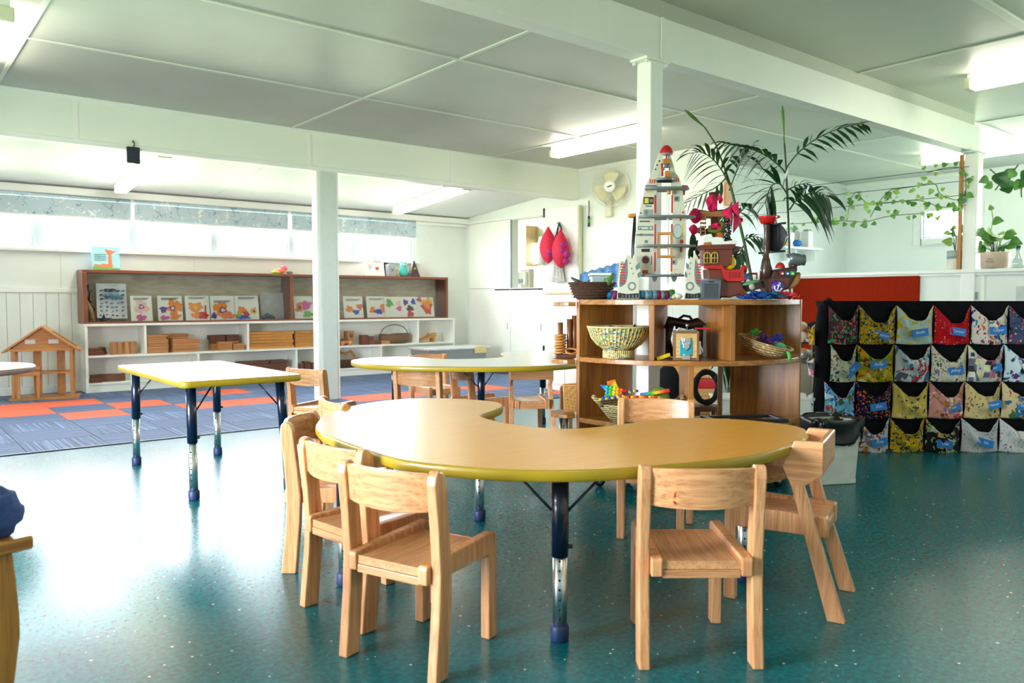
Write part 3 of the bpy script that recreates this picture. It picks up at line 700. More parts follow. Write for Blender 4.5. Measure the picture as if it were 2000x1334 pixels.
for i, ((x, y), h, lab) in enumerate(CH):
    o = proto if i == 0 else dup(proto)
    o.location = (x, y, 0); o.rotation_euler = (0, 0, R(h-90)); o['label'] = lab
crayon = MB()
for a in (((-.085,-.046,.500),(-.083,-.046,.512),(-.075,-.047,.520)), ((-.087,-.0455,.488),(-.083,-.046,.482)), ((-.066,-.049,.529),(-.05,-.052,.531),(-.035,-.054,.532))):
    crayon.tube([(x, y-.0055, z) for x, y, z in a], .0024, 5)
c5 = [o for o in COL.objects if o.get('label', '').startswith('oak child chair with red')][0]
obj('crayon_mark', crayon, plain('red_crayon', (206, 60, 40), .8), [k for k in c5.children if k.name.startswith('backrest')][0])
bp = build_bridge()
for i, ((x, y), h, lab) in enumerate([((2.576,1.36), 112, 'oak chair with wrapped angular backrest, side on at the right end of the front table'),
                                      ((3.70,4.30), 59, 'oak chair with wrapped angular backrest at the far kidney table, beside the curved shelf')]):
    o = bp if i == 0 else dup(bp)
    o.location = (x, y, 0); o.rotation_euler = (0, 0, R(h-90)); o['label'] = lab
# ---- wooden armchair at bottom left corner, with a blue cushion
q = V(-12, 1080, 1.95)
ac = thing('wooden_armchair', 'honey wooden armchair side cut off in the bottom left corner', 'armchair', (q.x, q.y, 0), RZ+R(55))
out = [(.028,0),(.040,.08),(.056,.19),(.056,.25),(.050,.34),(.044,.412),(-.36,.412),(-.38,.20),(-.35,0),(-.27,0),(-.22,.09),(-.08,.09),(-.04,0)]
for y in (0, .40): obj('side_panel', MB().plate(out, y, y+.026), M_pine['z'], ac, bevel=.006)
for y in (0, .40): obj('armrest', MB().box(-.38, .085, y-.022, y+.05, .412, .446), M_pine['x'], ac, bevel=.006)
obj('seat', MB().box(-.34, .03, .026, .40, .23, .255), M_pine['x'], ac, bevel=.004)
obj('back_panel', MB().box(-.375, -.35, .026, .40, .24, .56), M_pine['y'], ac, bevel=.006)
q = V(-20, 1030, 1.99)
cu = MB().sheet(lambda u, v: (.075*(sin(PI*v)**.6)*cos(2*PI*u)*(1+.08*sin(5*v*PI+3*u)), .07*(sin(PI*v)**.6)*sin(2*PI*u), .062*(1-cos(PI*v))+.006*sin(9*PI*v)), 24, 16, cu=True)
tag(obj('cloth_bundle', cu, plain('denim_blue_cloth', (52, 76, 128), .9, noise=.08, nscale=90), loc=(q.x, q.y, .447), rz=RZ), 'blue cloth bundle lying on the armrest of the wooden armchair at bottom left', 'cloth')
# ================================================================ FAR ROOM: shelf unit, display case, blocks, books
YS_ = 9.945; X = lambda px, py=650, y=YS_: atY(px, py, y).x
xl, xr, yb = 1.89, 6.97, 10.262
sh = thing('low_shelf_unit', 'long low white shelf unit with open bays along the far wall', 'shelf', (xl, YS_, 0)); L_ = xr-xl; DP = yb-YS_
wm = M_white
def sb(name, x0, x1, z0, z1, y0=0, y1=None): obj(name, MB().box(x0-xl, x1-xl, y0, DP if y1 is None else y1, z0, z1), wm, sh, bevel=.003)
sb('end_panel', xl, xl+.03, 0, .757); sb('end_panel', xr-.03, xr, 0, .757)
sb('top_board', xl-.005, xr+.005, .757, .785, -.008)
sb('shelf_board', xl+.03, xr-.03, .398, .422); sb('bottom_board', xl+.03, xr-.03, .088, .110)
sb('kick_board', xl+.03, xr-.03, 0, .088, .012, .03); sb('back_panel', xl+.03, xr-.03, .09, .757, DP-.012)
UP_ = [X(284), X(485), X(817)]; LO_ = [X(387), X(579), X(745)]
for x in UP_: sb('divider', x-.013, x+.013, .422, .757)
for x in LO_: sb('divider', x-.013, x+.013, .110, .398)
# display case
ca = thing('display_case', 'long brown wooden display case with sliding glass on the white shelf', 'display case', (1.88, 9.95, .786)); CW = 6.85-1.88; CHH = .615
mx, mz = M_mahog['x'], M_mahog['z']
obj('top_rail', MB().box(0, CW, 0, .30, CHH-.035, CHH), mx, ca, bevel=.004); obj('bottom_rail', MB().box(0, CW, 0, .30, 0, .02), mx, ca, bevel=.003)
obj('side_panel', MB().box(0, .045, 0, .30, .02, CHH-.035), mz, ca, bevel=.003); obj('side_panel', MB().box(CW-.04, CW, 0, .30, .02, CHH-.035), mz, ca, bevel=.003)
cdx = atY(570, 580, 9.95).x-1.88
obj('centre_post', MB().box(cdx-.025, cdx+.02, 0, .30, .02, CHH-.035), mz, ca, bevel=.003)
def burlap():
    a = NT('burlap_cloth'); v = a.coord()
    n = a.n('TexNoise'); n.inputs['Scale'].default_value = 6; n.inputs['Detail'].default_value = 5; a.l(a.coord(scale=(1, 1, 4)), n.inputs['Vector'])
    w1 = a.n('TexWave'); w1.inputs['Scale'].default_value = 110; w1.bands_direction = 'X'; a.l(v, w1.inputs['Vector']); w2 = a.n('TexWave'); w2.inputs['Scale'].default_value = 110; w2.bands_direction = 'Z'; a.l(v, w2.inputs['Vector'])
    c = a.ramp(n.outputs['Fac'], [(.3, srgb(208, 188, 158)), (.7, srgb(238, 224, 202))]); m = a.mix(.5, w1.outputs['Color'], w2.outputs['Color'])
    a.color(a.mix(.25, c, m, 'MULTIPLY')); a.b.inputs['Roughness'].default_value = .9; return a.m
obj('burlap_backing', MB().sheet(lambda u, v: (.045+(CW-.085)*u, .285+.006*sin(40*u)+.004*sin(91*u+3*v), .02+(CHH-.06)*v), 120, 4), burlap(), ca)
g1 = atY(760-270, 580, 9.95).x-1.88
for a, b, y in ((.05, cdx-.02, .012), (cdx+.02, CW-.05, .012), (cdx+.5, CW-.3, .022)):
    if y < .02: obj('glass_pane', MB().box(a, b, y, y+.004, .022, CHH-.037), M_glasscab, ca)
def card_mat(nm, base, cols, sc, warp=.12): return fabric(nm, base, cols, scale=sc, thr=.42, warp=warp, rough=.6)
PAPER = (246, 244, 236)
def book(name, label, cat, px0, px1, py0, py1, y, lean, paint, group=None, base=None, cover=None, th=.012):
    x0 = atY(px0, py1, y).x; x1 = atY(px1, py1, y).x; z0 = base; z1 = atY(px0, py0, y).z
    w, h = x1-x0, (z1-z0)
    t = thing(name, label, cat, (x0, y, z0), group=group, rot=(-lean, 0, 0))
    obj('cover', MB().box(0, w, 0, th, 0, h), cover or plain('card_paper', PAPER, .55, noise=.01), t, bevel=.0015)
    pm = []; m = MB()
    for (pts, mat_) in paint:
        if mat_ not in pm: pm.append(mat_)
        k = pm.index(mat_)
        if len(pts) == 4 and not isinstance(pts[0], tuple):
            u, v, ru, rv = pts; out = []
            N = 34
            for i in range(N):
                a = 2*PI*i/N; r = 1+(.17*sin(3*a+u*30)+.13*sin(5*a+v*41)+.10*sin(8*a+u*17)+.07*sin(13*a+v*19))*(1 if ru > .08 else .3)
                out.append((min(max(u*w+ru*w*r*cos(a), .003), w-.003), min(max(v*h+rv*h*r*sin(a), .003), h-.003)))
        else: out = [(u*w, v*h) for u, v in pts]
        dz = .0006*(len(m.f)+1)/8
        m.plate(out, -.0008-dz, -.0004, k)
    if m.f: 
        o = obj('printed_picture', m, pm, t); o['kind'] = 'stuff'
    return t
cO, cY, cP, cB, cR_, cG, cK = (plain('print_'+n, c, .6, noise=.06) for n, c in (('orange', (240, 140, 40)), ('yellow', (246, 190, 60)), ('pink', (214, 90, 160)), ('blue', (56, 80, 190)), ('red', (206, 52, 40)), ('green', (110, 180, 80)), ('grey', (120, 120, 126))))
cPk, cPu, cSky, cCoral = plain('print_pale_pink', (246, 196, 190), .6), plain('print_violet', (110, 60, 150), .6), plain('print_sky', (150, 214, 226), .6), plain('print_coral', (240, 130, 90), .6)
TXT = lambda v: [([(.15, v), (.85, v), (.85, v+.014), (.15, v+.014)], cK), ([(.15, v-.05), (.75, v-.05), (.75, v-.036), (.15, v-.036)], cK)]
ZB = .808
CG = 'picture cards standing in the display case'
CARDS = [
 (256, 297, 577, 'picture card with pale orange sun figure and pink skirt, beside the animal poster', [((.5,.55,.32,.25), cPk), ((.5,.56,.12,.09), cPu), ((.5,.56,.07,.05), cPk), ((.45,.13,.22,.12), cP)]+TXT(.9)),
 (309, 356, 577, 'picture card with big orange lion mane at right and purple figure', [((.68,.55,.30,.30), cO), ((.6,.5,.12,.10), cPu), ((.6,.5,.07,.06), cPk), ((.68,.18,.2,.14), cO), ((.22,.45,.14,.12), cPu), ((.25,.12,.18,.08), cP)]+TXT(.9)),
 (363, 409, 577, 'picture card with orange splash figure beside a red chair', [((.42,.52,.28,.22), cO), ((.42,.52,.10,.08), cY), ((.7,.2,.2,.14), cR_), ([(.8,.05),(.85,.05),(.85,.6),(.8,.6)], cR_), ((.4,.2,.18,.1), cO)]+TXT(.93)),
 (412, 458, 577, 'picture card with orange starburst and violet eye, fourth in the case', [((.4,.45,.26,.3), cO), ((.5,.40,.15,.12), cPu), ((.5,.4,.09,.07), cPk), ((.72,.18,.25,.14), cCoral), ((.12,.18,.10,.12), cPu)]+TXT(.78)),
 (460, 505, 577, 'picture card with two small orange blots, left of the leaning grey sheet', [((.28,.38,.20,.16), cO), ((.78,.36,.13,.14), cY), ((.78,.34,.05,.05), cPu), ((.45,.2,.12,.14), cR_), ((.3,.1,.26,.08), cB), ((.1,.16,.1,.08), cG)]+TXT(.92)),
 (575, 611, 578, 'picture card with pink cloud and green patch, right of the case post', [((.3,.5,.22,.22), cO), ((.65,.6,.25,.2), cP), ((.7,.2,.25,.14), cG), ((.3,.5,.08,.08), cPu)]),
 (672, 709, 578, 'picture card with small blue square, first one right of the white post', [((.3,.4,.2,.14), cO), ((.82,.52,.16,.13), cCoral), ((.62,.27,.16,.10), cB)]+TXT(.85)),
 (717, 754, 578, 'picture card with blue cube and orange lion, second right of the white post', [((.3,.35,.16,.14), cO), ((.58,.28,.2,.12), cB), ((.86,.45,.16,.2), cCoral)]+TXT(.88)),
 (752, 786, 579, 'picture card with green blot at its top left, right end of the case', [((.28,.68,.18,.2), cG), ((.78,.68,.12,.12), cPk), ((.8,.42,.14,.12), cP)]),
 (786, 815, 579, 'picture card with dark haired red figure, between green and fiery cards', [((.25,.72,.16,.14), cPu), ((.75,.75,.14,.14), cB), ((.5,.42,.22,.14), plain('print_dark', (70, 50, 60), .6)), ((.5,.15,.2,.14), cR_)]),
 (815, 847, 580, 'picture card with fiery yellow and red splash, last in the display case', [((.6,.65,.35,.3), cY), ((.6,.45,.28,.3), cR_), ((.6,.62,.2,.2), cO), ((.15,.88,.14,.1), cP)])]
for i, (a, b, t0, lab, pt) in enumerate(CARDS): book('picture_card', lab, 'card', a+1, b+2, t0, 630, 9.985+.012*(i % 2), R(9), pt, CG, ZB)
# animal poster
prs = [([(.3,.95),(.7,.95),(.7,.957),(.3,.957)], cK)]
random.seed(3); dk = plain('print_charcoal', (56, 62, 72), .6); tl = plain('print_teal', (84, 160, 180), .6); bn = plain('print_tan', (150, 120, 100), .6)
for i in range(7):
    for j in range(5):
        prs.append(((.13+.18*j+random.uniform(-.03,.03), .1+.115*i+random.uniform(-.02,.02), random.uniform(.025,.05), random.uniform(.012,.025)), random.choice([dk, dk, tl, bn])))
prs += [((.42,.8,.17,.035), dk), ((.55,.63,.28,.03), tl)]
book('animal_poster', 'white poster of many small animals at left end of the display case', 'poster', 190, 249, 553, 622, 10.10, R(5), prs, None, ZB+.03, th=.003, cover=plain('poster_paper', (238, 240, 248), .6))
book('leaning_sheet', 'plain pale grey sheet leaning near the display case post', 'paper', 510, 556, 571, 628, 10.15, R(5), [], None, ZB, th=.003, cover=plain('pale_grey_paper', (204, 202, 204), .6))
def small(name, label, cat, px, py, y, mb, mats, part=None): pass
# small dark ornaments in the case
def star(n, r0, r1): return [((r0 if k % 2 else r1)*cos(PI*k/n+PI/2), (r0 if k % 2 else r1)*sin(PI*k/n+PI/2)) for k in range(2*n)]
b = atY(203, 628, 9.99); tag(obj('leaf_ornament', MB().plate([(x*1.3, max(0, z+.02)) for x, z in star(5, .025, .07)], -.012, .012), M_steel, loc=(b.x, 9.99, ZB), bevel=.002), 'small dark leaf shaped ornament before the animal poster', 'ornament')
b = atY(523, 628, 9.99); mm = MB()
for k, (dx, dz, r) in enumerate(((-.05,.02,.03),(0,.045,.045),(.05,.03,.035),(.085,.018,.022))): mm.ball((dx, 0, max(dz, r*.8)), (r, .02, r*.8), 10)
tag(obj('hedgehog_ornament', mm, plain('slate_ornament', (84, 96, 120), .6), loc=(b.x, 10.0, ZB)), 'slate blue rounded animal ornament before the leaning grey sheet', 'ornament')
b = atY(175, 585, 10.1); mm = MB()
for k in range(6): mm.tube([(0, 0, .16+.035*k), (.02*sin(k*2.1)+.01, -.02, .20+.04*k), (.035*cos(k*1.7), .0, .17+.05*k)], .006, 6)
mm.tube([(0, 0, 0), (.01, 0, .2), (.0, 0, .42)], .005, 6); mm.tube([(.03, 0, .1), (.06, 0, .14), (.03, 0, .18), (.0, 0, .14)], .01, 6, closed=True)
tag(obj('twig_ornament', mm, M_steel, loc=(b.x, 10.14, ZB)), 'dark twisted twig ornament standing at the left end of the display case', 'ornament')
mm = MB()
for k in range(9): mm.tube([(.0+.004*k, .01*sin(k), 0), (-.05+.006*k, .02, .26-.012*k)], .004, 5)
b = atY(181, 628, 10.05); tag(obj('straw_bundle', mm, plain('dry_straw', (190, 160, 110), .9), loc=(b.x, 10.04, ZB)), 'small bundle of dry straw leaning at left end of the display case', 'straw bundle')
# on top of the case
ZT = .786+CHH+.001
book('picture_book', 'pale blue picture book with orange long necked animal, on the display case', 'book', 181, 235, 480, 524, 10.05, R(10), [((.40,.16,.32,.11), cCoral), ([(.56,.1),(.72,.1),(.70,.75),(.60,.75)], cCoral), ((.66,.78,.16,.09), cCoral), ([(.5,.9),(.54,.9),(.62,.8),(.6,.76)], cCoral), ([(.02,.02),(.98,.02),(.98,.07),(.6,.1),(.02,.14)], cG)]+[([(.08,v),(.5,v),(.5,v+.012),(.08,v+.012)], cK) for v in (.42,.5,.58,.66)], None, ZT, cover=plain('print_pale_sky', (170, 224, 236), .5), th=.02)
book('picture_book', 'pale book standing behind the blue picture book on the display case', 'book', 190, 226, 478, 524, 10.10, R(8), [], None, ZT, cover=plain('lilac_cover', (206, 206, 232), .5))
book('greeting_card', 'white card with red heart standing on the display case', 'card', 715, 752, 502, 538, 10.02, R(12), [((.62,.42,.1,.09), cR_), ((.25,.5,.10,.14), cPk), ((.27,.42,.05,.1), cSky), ([(.45,.8),(.85,.76),(.85,.78),(.45,.82)], cK)], None, ZT)
book('dark_photo_frame', 'thin dark frame standing behind the white heart card', 'picture frame', 752, 760, 512, 538, 10.08, R(8), [], None, ZT, cover=M_steel)
b = atY(763, 538, 10.05); bxm = MB().box(-.06, .06, -.05, .05, 0, .17)
t = thing('grey_box', 'small light grey box between heart card and teal owl', 'box', (b.x, 10.05, ZT)); obj('body', bxm, plain('grey_card', (156, 158, 164), .6), t, bevel=.004); obj('mark', MB().box(-.015, .015, -.052, -.05, .07, .11), plain('grey_mark', (120, 120, 126), .6), t)
b = atY(774, 538, 10.02); tag(obj('figurine', MB().lathe([(.022, 0), (.026, .03), (.02, .06), (.024, .09), (.018, .115), (.001, .12)], 10), plain('tan_figurine', (176, 140, 84), .6), loc=(b.x, 10.02, ZT)), 'small tan figurine beside the grey box on the display case', 'figurine')
b = atY(788, 538, 10.02); ow = thing('owl_ornament', 'teal owl ornament on the display case', 'ornament', (b.x, 10.02, ZT)); mt = plain('teal_glaze', (60, 170, 164), .3, coat=.4)
obj('body', MB().lathe([(.05, 0), (.068, .03), (.07, .07), (.055, .12), (.05, .14), (.052, .17), (.04, .20), (.002, .21)], 16), mt, ow)
for s in (-1, 1):
    obj('ear', MB().tube([(s*.03, 0, .19), (s*.042, 0, .235)], [.016, .003], 8), mt, ow); obj('eye', MB().ball((s*.02, -.048, .172), .011, 8), M_whitep, ow)
b = atY(808, 538, 10.05); py_ = thing('metronome', 'dark triangular metronome shaped ornament right of the teal owl', 'ornament', (b.x, 10.05, ZT))
obj('body', MB().add([(-.085,-.05,0),(.085,-.05,0),(.085,.05,0),(-.085,.05,0),(-.012,-.01,.235),(.012,-.01,.235),(.012,.01,.235),(-.012,.01,.235)], [(0,3,2,1),(4,5,6,7),(0,1,5,4),(1,2,6,5),(2,3,7,6),(3,0,4,7)]), plain('dark_walnut', (70, 58, 62), .5), py_, bevel=.003)
obj('dial', MB().lathe([(.016, 0), (.016, .004)], 12, M=Matrix.Translation((.0, -.036, .12)) @ Matrix.Rotation(R(80), 4, 'X')), M_yellow, py_)
b = atY(546, 532, 10.05); tb = thing('soft_toy', 'small crumpled pink and green soft toy lying on the display case', 'soft toy', (b.x, 10.05, ZT))
for nm, c, r, m in (('body', (0,0,.035), (.09,.05,.035), cCoral), ('head', (.06,0,.075), (.05,.04,.04), plain('toy_pink', (238, 110, 130), .7)), ('wing', (-.06,-.02,.02), (.07,.04,.02), plain('toy_lime', (190, 220, 60), .7)), ('tail', (.14,0,.02), (.05,.02,.02), cK)): obj(nm, MB().ball(c, r, 10), m, tb)

# ---- blocks in the bays (each block a thing)
def blk(x0, x1, z0, z1, mat, label, grp, y0=None, dep=.13, shape=None, rz=0):
    y0 = YS_+.03 if y0 is None else y0
    if shape == 'half': m = MB().lathe([((x1-x0)/2-.002, 0), ((x1-x0)/2, .004), ((x1-x0)/2, z1-z0-.004), ((x1-x0)/2-.002, z1-z0)], 14)
    else: m = MB().box(-(x1-x0)/2, (x1-x0)/2, -dep/2, dep/2, 0, z1-z0-.001)
    o = obj('wooden_block', m, mat, loc=((x0+x1)/2, y0+dep/2, z0), bevel=.003 if shape != 'half' else 0, rz=rz, seg=1)
    return tag(o, label, 'block', grp)
ZU, ZL = .4225, .1105
Zp = lambda py: atY(400, py, YS_).z
random.seed(5)
ORD = ['bottom', 'second lowest', 'third lowest', 'fourth lowest', 'fifth up', 'sixth up', 'seventh up', 'eighth up']
def nth(k, n, rest): return ('topmost' if k == n-1 else ORD[k])+' '+rest
lab = 'dark wooden block in the low pile at left end of upper shelf'
for k in range(3): blk(X(173), X(206-4*k), ZU+.028*k, ZU+.028*(k+1), M_dblock['x'], nth(k, 3, 'dark block of the front pile at left end of upper shelf'), 'dark blocks at left end')
for k in range(3): blk(X(195+4*k), X(215-1*k), ZU+.028*k, ZU+.028*(k+1), M_dblock['x'], nth(k, 3, 'dark block of the rear pile at left end of upper shelf'), 'dark blocks at left end', y0=YS_+.17)
for k in range(4): blk(X(218+13.4*k), X(230.5+13.4*k), ZU, ZU+.145, M_block['z'], ['first', 'second', 'third', 'last'][k]+' upright tan cylinder block from the left in the row of four', 'upright cylinder blocks', shape='half', dep=.02, y0=YS_+.10)
lab = 'tan plank block in the stack beside the first shelf divider'
for k in range(8): blk(X(287), X(random.uniform(326, 331)), ZU+.0275*k, ZU+.0275*(k+1), M_block['x'], nth(k, 8, 'tan plank in the stack beside the first shelf divider'), 'plank stack beside first divider')
lab = 'tan plank block in the high middle stack of the second bay'
for k in range(8): blk(X(333), X(random.uniform(370, 378)), ZU+.0275*k, ZU+.0275*(k+1), M_block['x'], nth(k, 8, 'tan plank in the rear middle stack of the second bay'), 'middle plank stack', y0=YS_+.15, dep=.12)
lab = 'tan plank block in the front lower stack of the second bay'
for k in range(6): blk(X(338), X(random.uniform(386, 393)), ZU+.0275*k, ZU+.0275*(k+1), M_block['x'], nth(k, 6, 'tan plank in the front lower stack of the second bay'), 'front plank stack', y0=YS_+.02, dep=.12)
lab = 'tan block in the stepped stack left of the second shelf divider'
for k in range(7): blk(X(417 if k > 4 else 420), X(447), ZU+.0275*k, ZU+.0275*(k+1), M_dblock['x'] if k > 2 else M_block['x'], nth(k, 7, 'block in the rear left column of the stepped stack'), 'stepped block stack', y0=YS_+.12)
for k in range(7): blk(X(449), X(474), ZU+.0275*k, ZU+.0275*(k+1), M_dblock['x'] if k > 3 else M_block['x'], nth(k, 7, 'block in the rear right column of the stepped stack'), 'stepped block stack', y0=YS_+.12)
for k in range(4): blk(X(428), X(454), ZU+.0275*k, ZU+.0275*(k+1), M_block['x'], nth(k, 4, 'tan block in the front left column of the stepped stack'), 'stepped block stack', y0=YS_+.005, dep=.1)
for k in range(3): blk(X(456), X(478), ZU+.0275*k, ZU+.0275*(k+1), M_block['x'], nth(k, 3, 'tan block in the front right column of the stepped stack'), 'stepped block stack', y0=YS_+.005, dep=.1)
lab = 'long honey plank block in the neat stack right of the second divider'
for k in range(6): blk(X(489), X(random.uniform(573, 577)), ZU+.037*k, ZU+.037*(k+1), M_pine['x'], nth(k, 6, 'long honey plank in the neat stack right of the second divider'), 'long honey planks', dep=.2)
lab = 'long honey plank block in the stack ending behind the white post'
for k in range(6): blk(X(579), X(random.uniform(664, 668)), ZU+.037*k, ZU+.037*(k+1), M_pine['x'], nth(k, 6, 'long honey plank in the stack ending behind the white post'), 'honey planks behind post', dep=.2)
lab = 'long dark red plank block in lower bay behind the rectangular table'
for k in range(3): blk(X(470+4*k), X(random.uniform(560, 565)), ZL+.04*k, ZL+.04*(k+1), M_dblock['x'], nth(k, 5, 'long dark red plank in the lower bay behind the rectangular table'), 'dark red planks', dep=.2)
for k in range(2): blk(X(470+60*k), X(526+38*k), ZL+.12, ZL+.155, M_dblock['x'], ['short left', 'short right'][k]+' plank on top of the dark red planks in the lower bay', 'dark red planks', dep=.2)
lab = 'small dark block in lower bay just left of the white post'
for k in range(3): blk(X(582+14*k), X(594+14*k), ZL, ZL+.1+.02*(k % 2), M_dblock['z'], ['left', 'middle', 'right'][k]+' small dark block in lower bay just left of the white post', 'dark blocks by post', dep=.1)
blk(X(369), X(384), ZL+.28-.02-.2, ZL+.1, M_dblock['x'], 'single dark red block against the lower left divider', None, dep=.1)
blk(X(173), X(198), ZL, ZL+.04, M_dblock['x'], 'small brown block before the curved block, bottom left bay', None, y0=YS_+.01, dep=.08)
cu_ = [(x, .0+.018*sin(2.2*x*PI/.25)) for x in [i*.02 for i in range(21)]]
m = MB(); w_ = X(248)-X(180); out = [(w_*i/24, .03*sin(2*PI*i/24)) for i in range(25)]+[(w_*i/24, .07+.03*sin(2*PI*i/24)) for i in range(24, -1, -1)]
m.prism(out, 0, .085); tag(obj('curved_block', m, M_dblock['x'], loc=(X(180), YS_+.12, ZL), bevel=.004, seg=1), 'wavy dark red block lying in the bottom left bay', 'block')
# truck, blocks and baskets right of the post
tr = thing('toy_truck', 'wooden toy truck with square cab on the shelf right of the white post', 'toy truck', (X(668), YS_+.06, ZU)); k = M_block['x']
obj('chassis', MB().box(0, .20, 0, .11, .03, .065), k, tr, bevel=.003); obj('cab', MB().box(.115, .215, -.005, .115, .065, .20), M_block['z'], tr, bevel=.004)
obj('window', MB().lathe([(.028, 0), (.028, .004)], 14, M=Matrix.Translation((.165, -.009, .14)) @ Matrix.Rotation(R(90), 4, 'X')), plain('dark_hole', (110, 84, 60), .8), tr)
obj('load_bed', MB().box(0, .105, .0, .11, .066, .09), M_dblock['x'], tr, bevel=.003)
for wx_ in (.035, .15):
    for wy in (-.008, .118): obj('wheel', MB().lathe([(.03, -.008), (.033, -.004), (.033, .004), (.03, .008)], 16, M=Matrix.Translation((wx_, wy, .0335)) @ Matrix.Rotation(R(90), 4, 'X')), M_block['y'], tr)
lab = ['dark brown upright block beside the toy truck', 'dark brown shorter block between toy truck and handled basket', 'dark half round block lying near the handled basket', 'pale small block lying before the handled basket']
for (a, b, h, m, l) in ((709, 722, .14, M_dblock['z'], lab[0]), (723, 733, .12, M_dblock['z'], lab[1]), (733, 746, .055, M_dblock['x'], lab[2]), (747, 764, .05, M_block['x'], lab[3])): blk(X(a), X(b), ZU, ZU+h, m, l, None, dep=.1)
def wicker(nm, c1, c2, s=60):
    a = NT(nm); v = a.coord(); w1 = a.n('TexWave'); w1.bands_direction = 'Z'; w1.inputs['Scale'].default_value = s; w1.inputs['Distortion'].default_value = 4; w1.inputs['Detail Scale'].default_value = 3; a.l(v, w1.inputs['Vector'])
    a.color(a.ramp(w1.outputs['Fac'], [(.25, srgb(*c2)), (.7, srgb(*c1))])); a.b.inputs['Roughness'].default_value = .75; a.bump(w1.outputs['Fac'], .6, .004); return a.m
M_wick = wicker('brown_wicker', (156, 122, 88), (96, 70, 48)); M_wickd = wicker('dark_wicker', (92, 58, 36), (44, 26, 16), 45); M_seag = wicker('seagrass', (204, 172, 120), (150, 118, 72), 50)
hbk = thing('handled_basket', 'brown wicker basket with hoop handle, right of the toy truck', 'basket', ((X(752)+X(808))/2, YS_+.15, ZU))
bw = (X(808)-X(752))/2
obj('body', MB().lathe([(.72*bw, 0), (.95*bw, .04), (bw, .10), (.97*bw, .125), (.93*bw, .125), (.9*bw, .05), (.7*bw, .012)], 28, sy=.7, cap=True), M_wick, hbk)
obj('rim', MB().tube([(bw*.97*cos(2*PI*k/28), bw*.68*sin(2*PI*k/28), .125+.012*abs(cos(2*PI*k/28))) for k in range(28)], .009, 6, closed=True), M_wick, hbk)
obj('handle', MB().tube([(bw*.95*cos(PI*k/16), 0, .125+.15*sin(PI*k/16)) for k in range(17)], .007, 7), M_wick, hbk)
rmp = thing('toy_ramp', 'wooden toy ramp in the right hand upper bay', 'ramp', (X(820), YS_+.08, ZU)); rw = X(858)-X(820)
for nm, o in (('ramp_board', [(0,.012),(.01,0),(rw,.085),(rw,.14),(rw-.02,.135)]), ('support', [(rw-.06,0),(rw-.02,0),(rw-.02,.085),(rw-.06,.07)])): obj(nm, MB().plate(o, 0, .1), M_pine['x'], rmp, bevel=.003)
obj('side_rail', MB().plate([(.0,.03),(.02,.03),(rw*.6,.125),(rw*.6,.145)], -.008, 0), M_pine['x'], rmp)
tbk = thing('tray_basket', 'dark wicker basket of wooden frames in the lower bay right of the post', 'basket', ((X(650)+X(714))/2+.03, YS_+.14, ZL)); bw = (X(714)-X(650))/2
obj('body', MB().lathe([(.8*bw, 0), (.97*bw, .05), (bw, .12), (.95*bw, .12), (.9*bw, .04), (.78*bw, .012)], 26, sy=.55), M_wickd, tbk)
for (dx, tilt, lab) in ((-.07, 20, 'wooden frame leaning left in the dark wicker basket'), (.06, -22, 'wooden frame with grey pane leaning right in the dark wicker basket')):
    fr = thing('viewing_block', lab, 'frame block', (tbk.location.x+dx, YS_+.12, ZL+.09), rot=(R(-30), R(tilt), 0))
    for bx0 in ((-.09, -.065, 0, .15), (.065, .09, 0, .15), (-.065, .065, 0, .025), (-.065, .065, .125, .15)): obj('bar', MB().box(bx0[0], bx0[1], 0, .02, bx0[2], bx0[3]), M_pine['x'], fr, bevel=.002)
    obj('pane', MB().box(-.065, .065, .008, .012, .025, .125), plain('grey_pane', (170, 164, 150), .3), fr)
# clear plastic tub by the shelf end
pt = atZ(880, 742); tub = thing('storage_tub', 'long clear plastic tub with pale lid at right end of the white shelf', 'tub', (6.35, 9.42, 0))
M_clear = plain('frosted_plastic', (220, 224, 222), .35, trans=.55, noise=0)
tub.location = (6.42, 9.30, 0)
obj('body', MB().add([(-.44,-.2,0),(.44,-.2,0),(.44,.2,0),(-.44,.2,0),(-.50,-.24,.36),(.50,-.24,.36),(.50,.24,.36),(-.50,.24,.36)], [(0,3,2,1),(0,1,5,4),(1,2,6,5),(2,3,7,6),(3,0,4,7)]), M_clear, tub, solid=.004)
obj('lid', MB().box(-.53, .53, -.27, .27, .36, .395), plain('pale_lid', (214, 220, 220), .4), tub, bevel=.012)
obj('clasp', MB().box(.25, .45, -.285, -.265, .30, .40), plain('pale_yellow_clasp', (226, 204, 140), .4), tub, bevel=.004)
random.seed(2)
cmt = MB()
for k in range(26): cmt.ball((random.uniform(-.36, .36), random.uniform(-.13, .13), .04+random.uniform(0, .22)), random.uniform(.03, .05), 7, k % 3)
o = obj('contents', cmt, [cR_, cB, M_pine['x']], tub); o['kind'] = 'stuff'

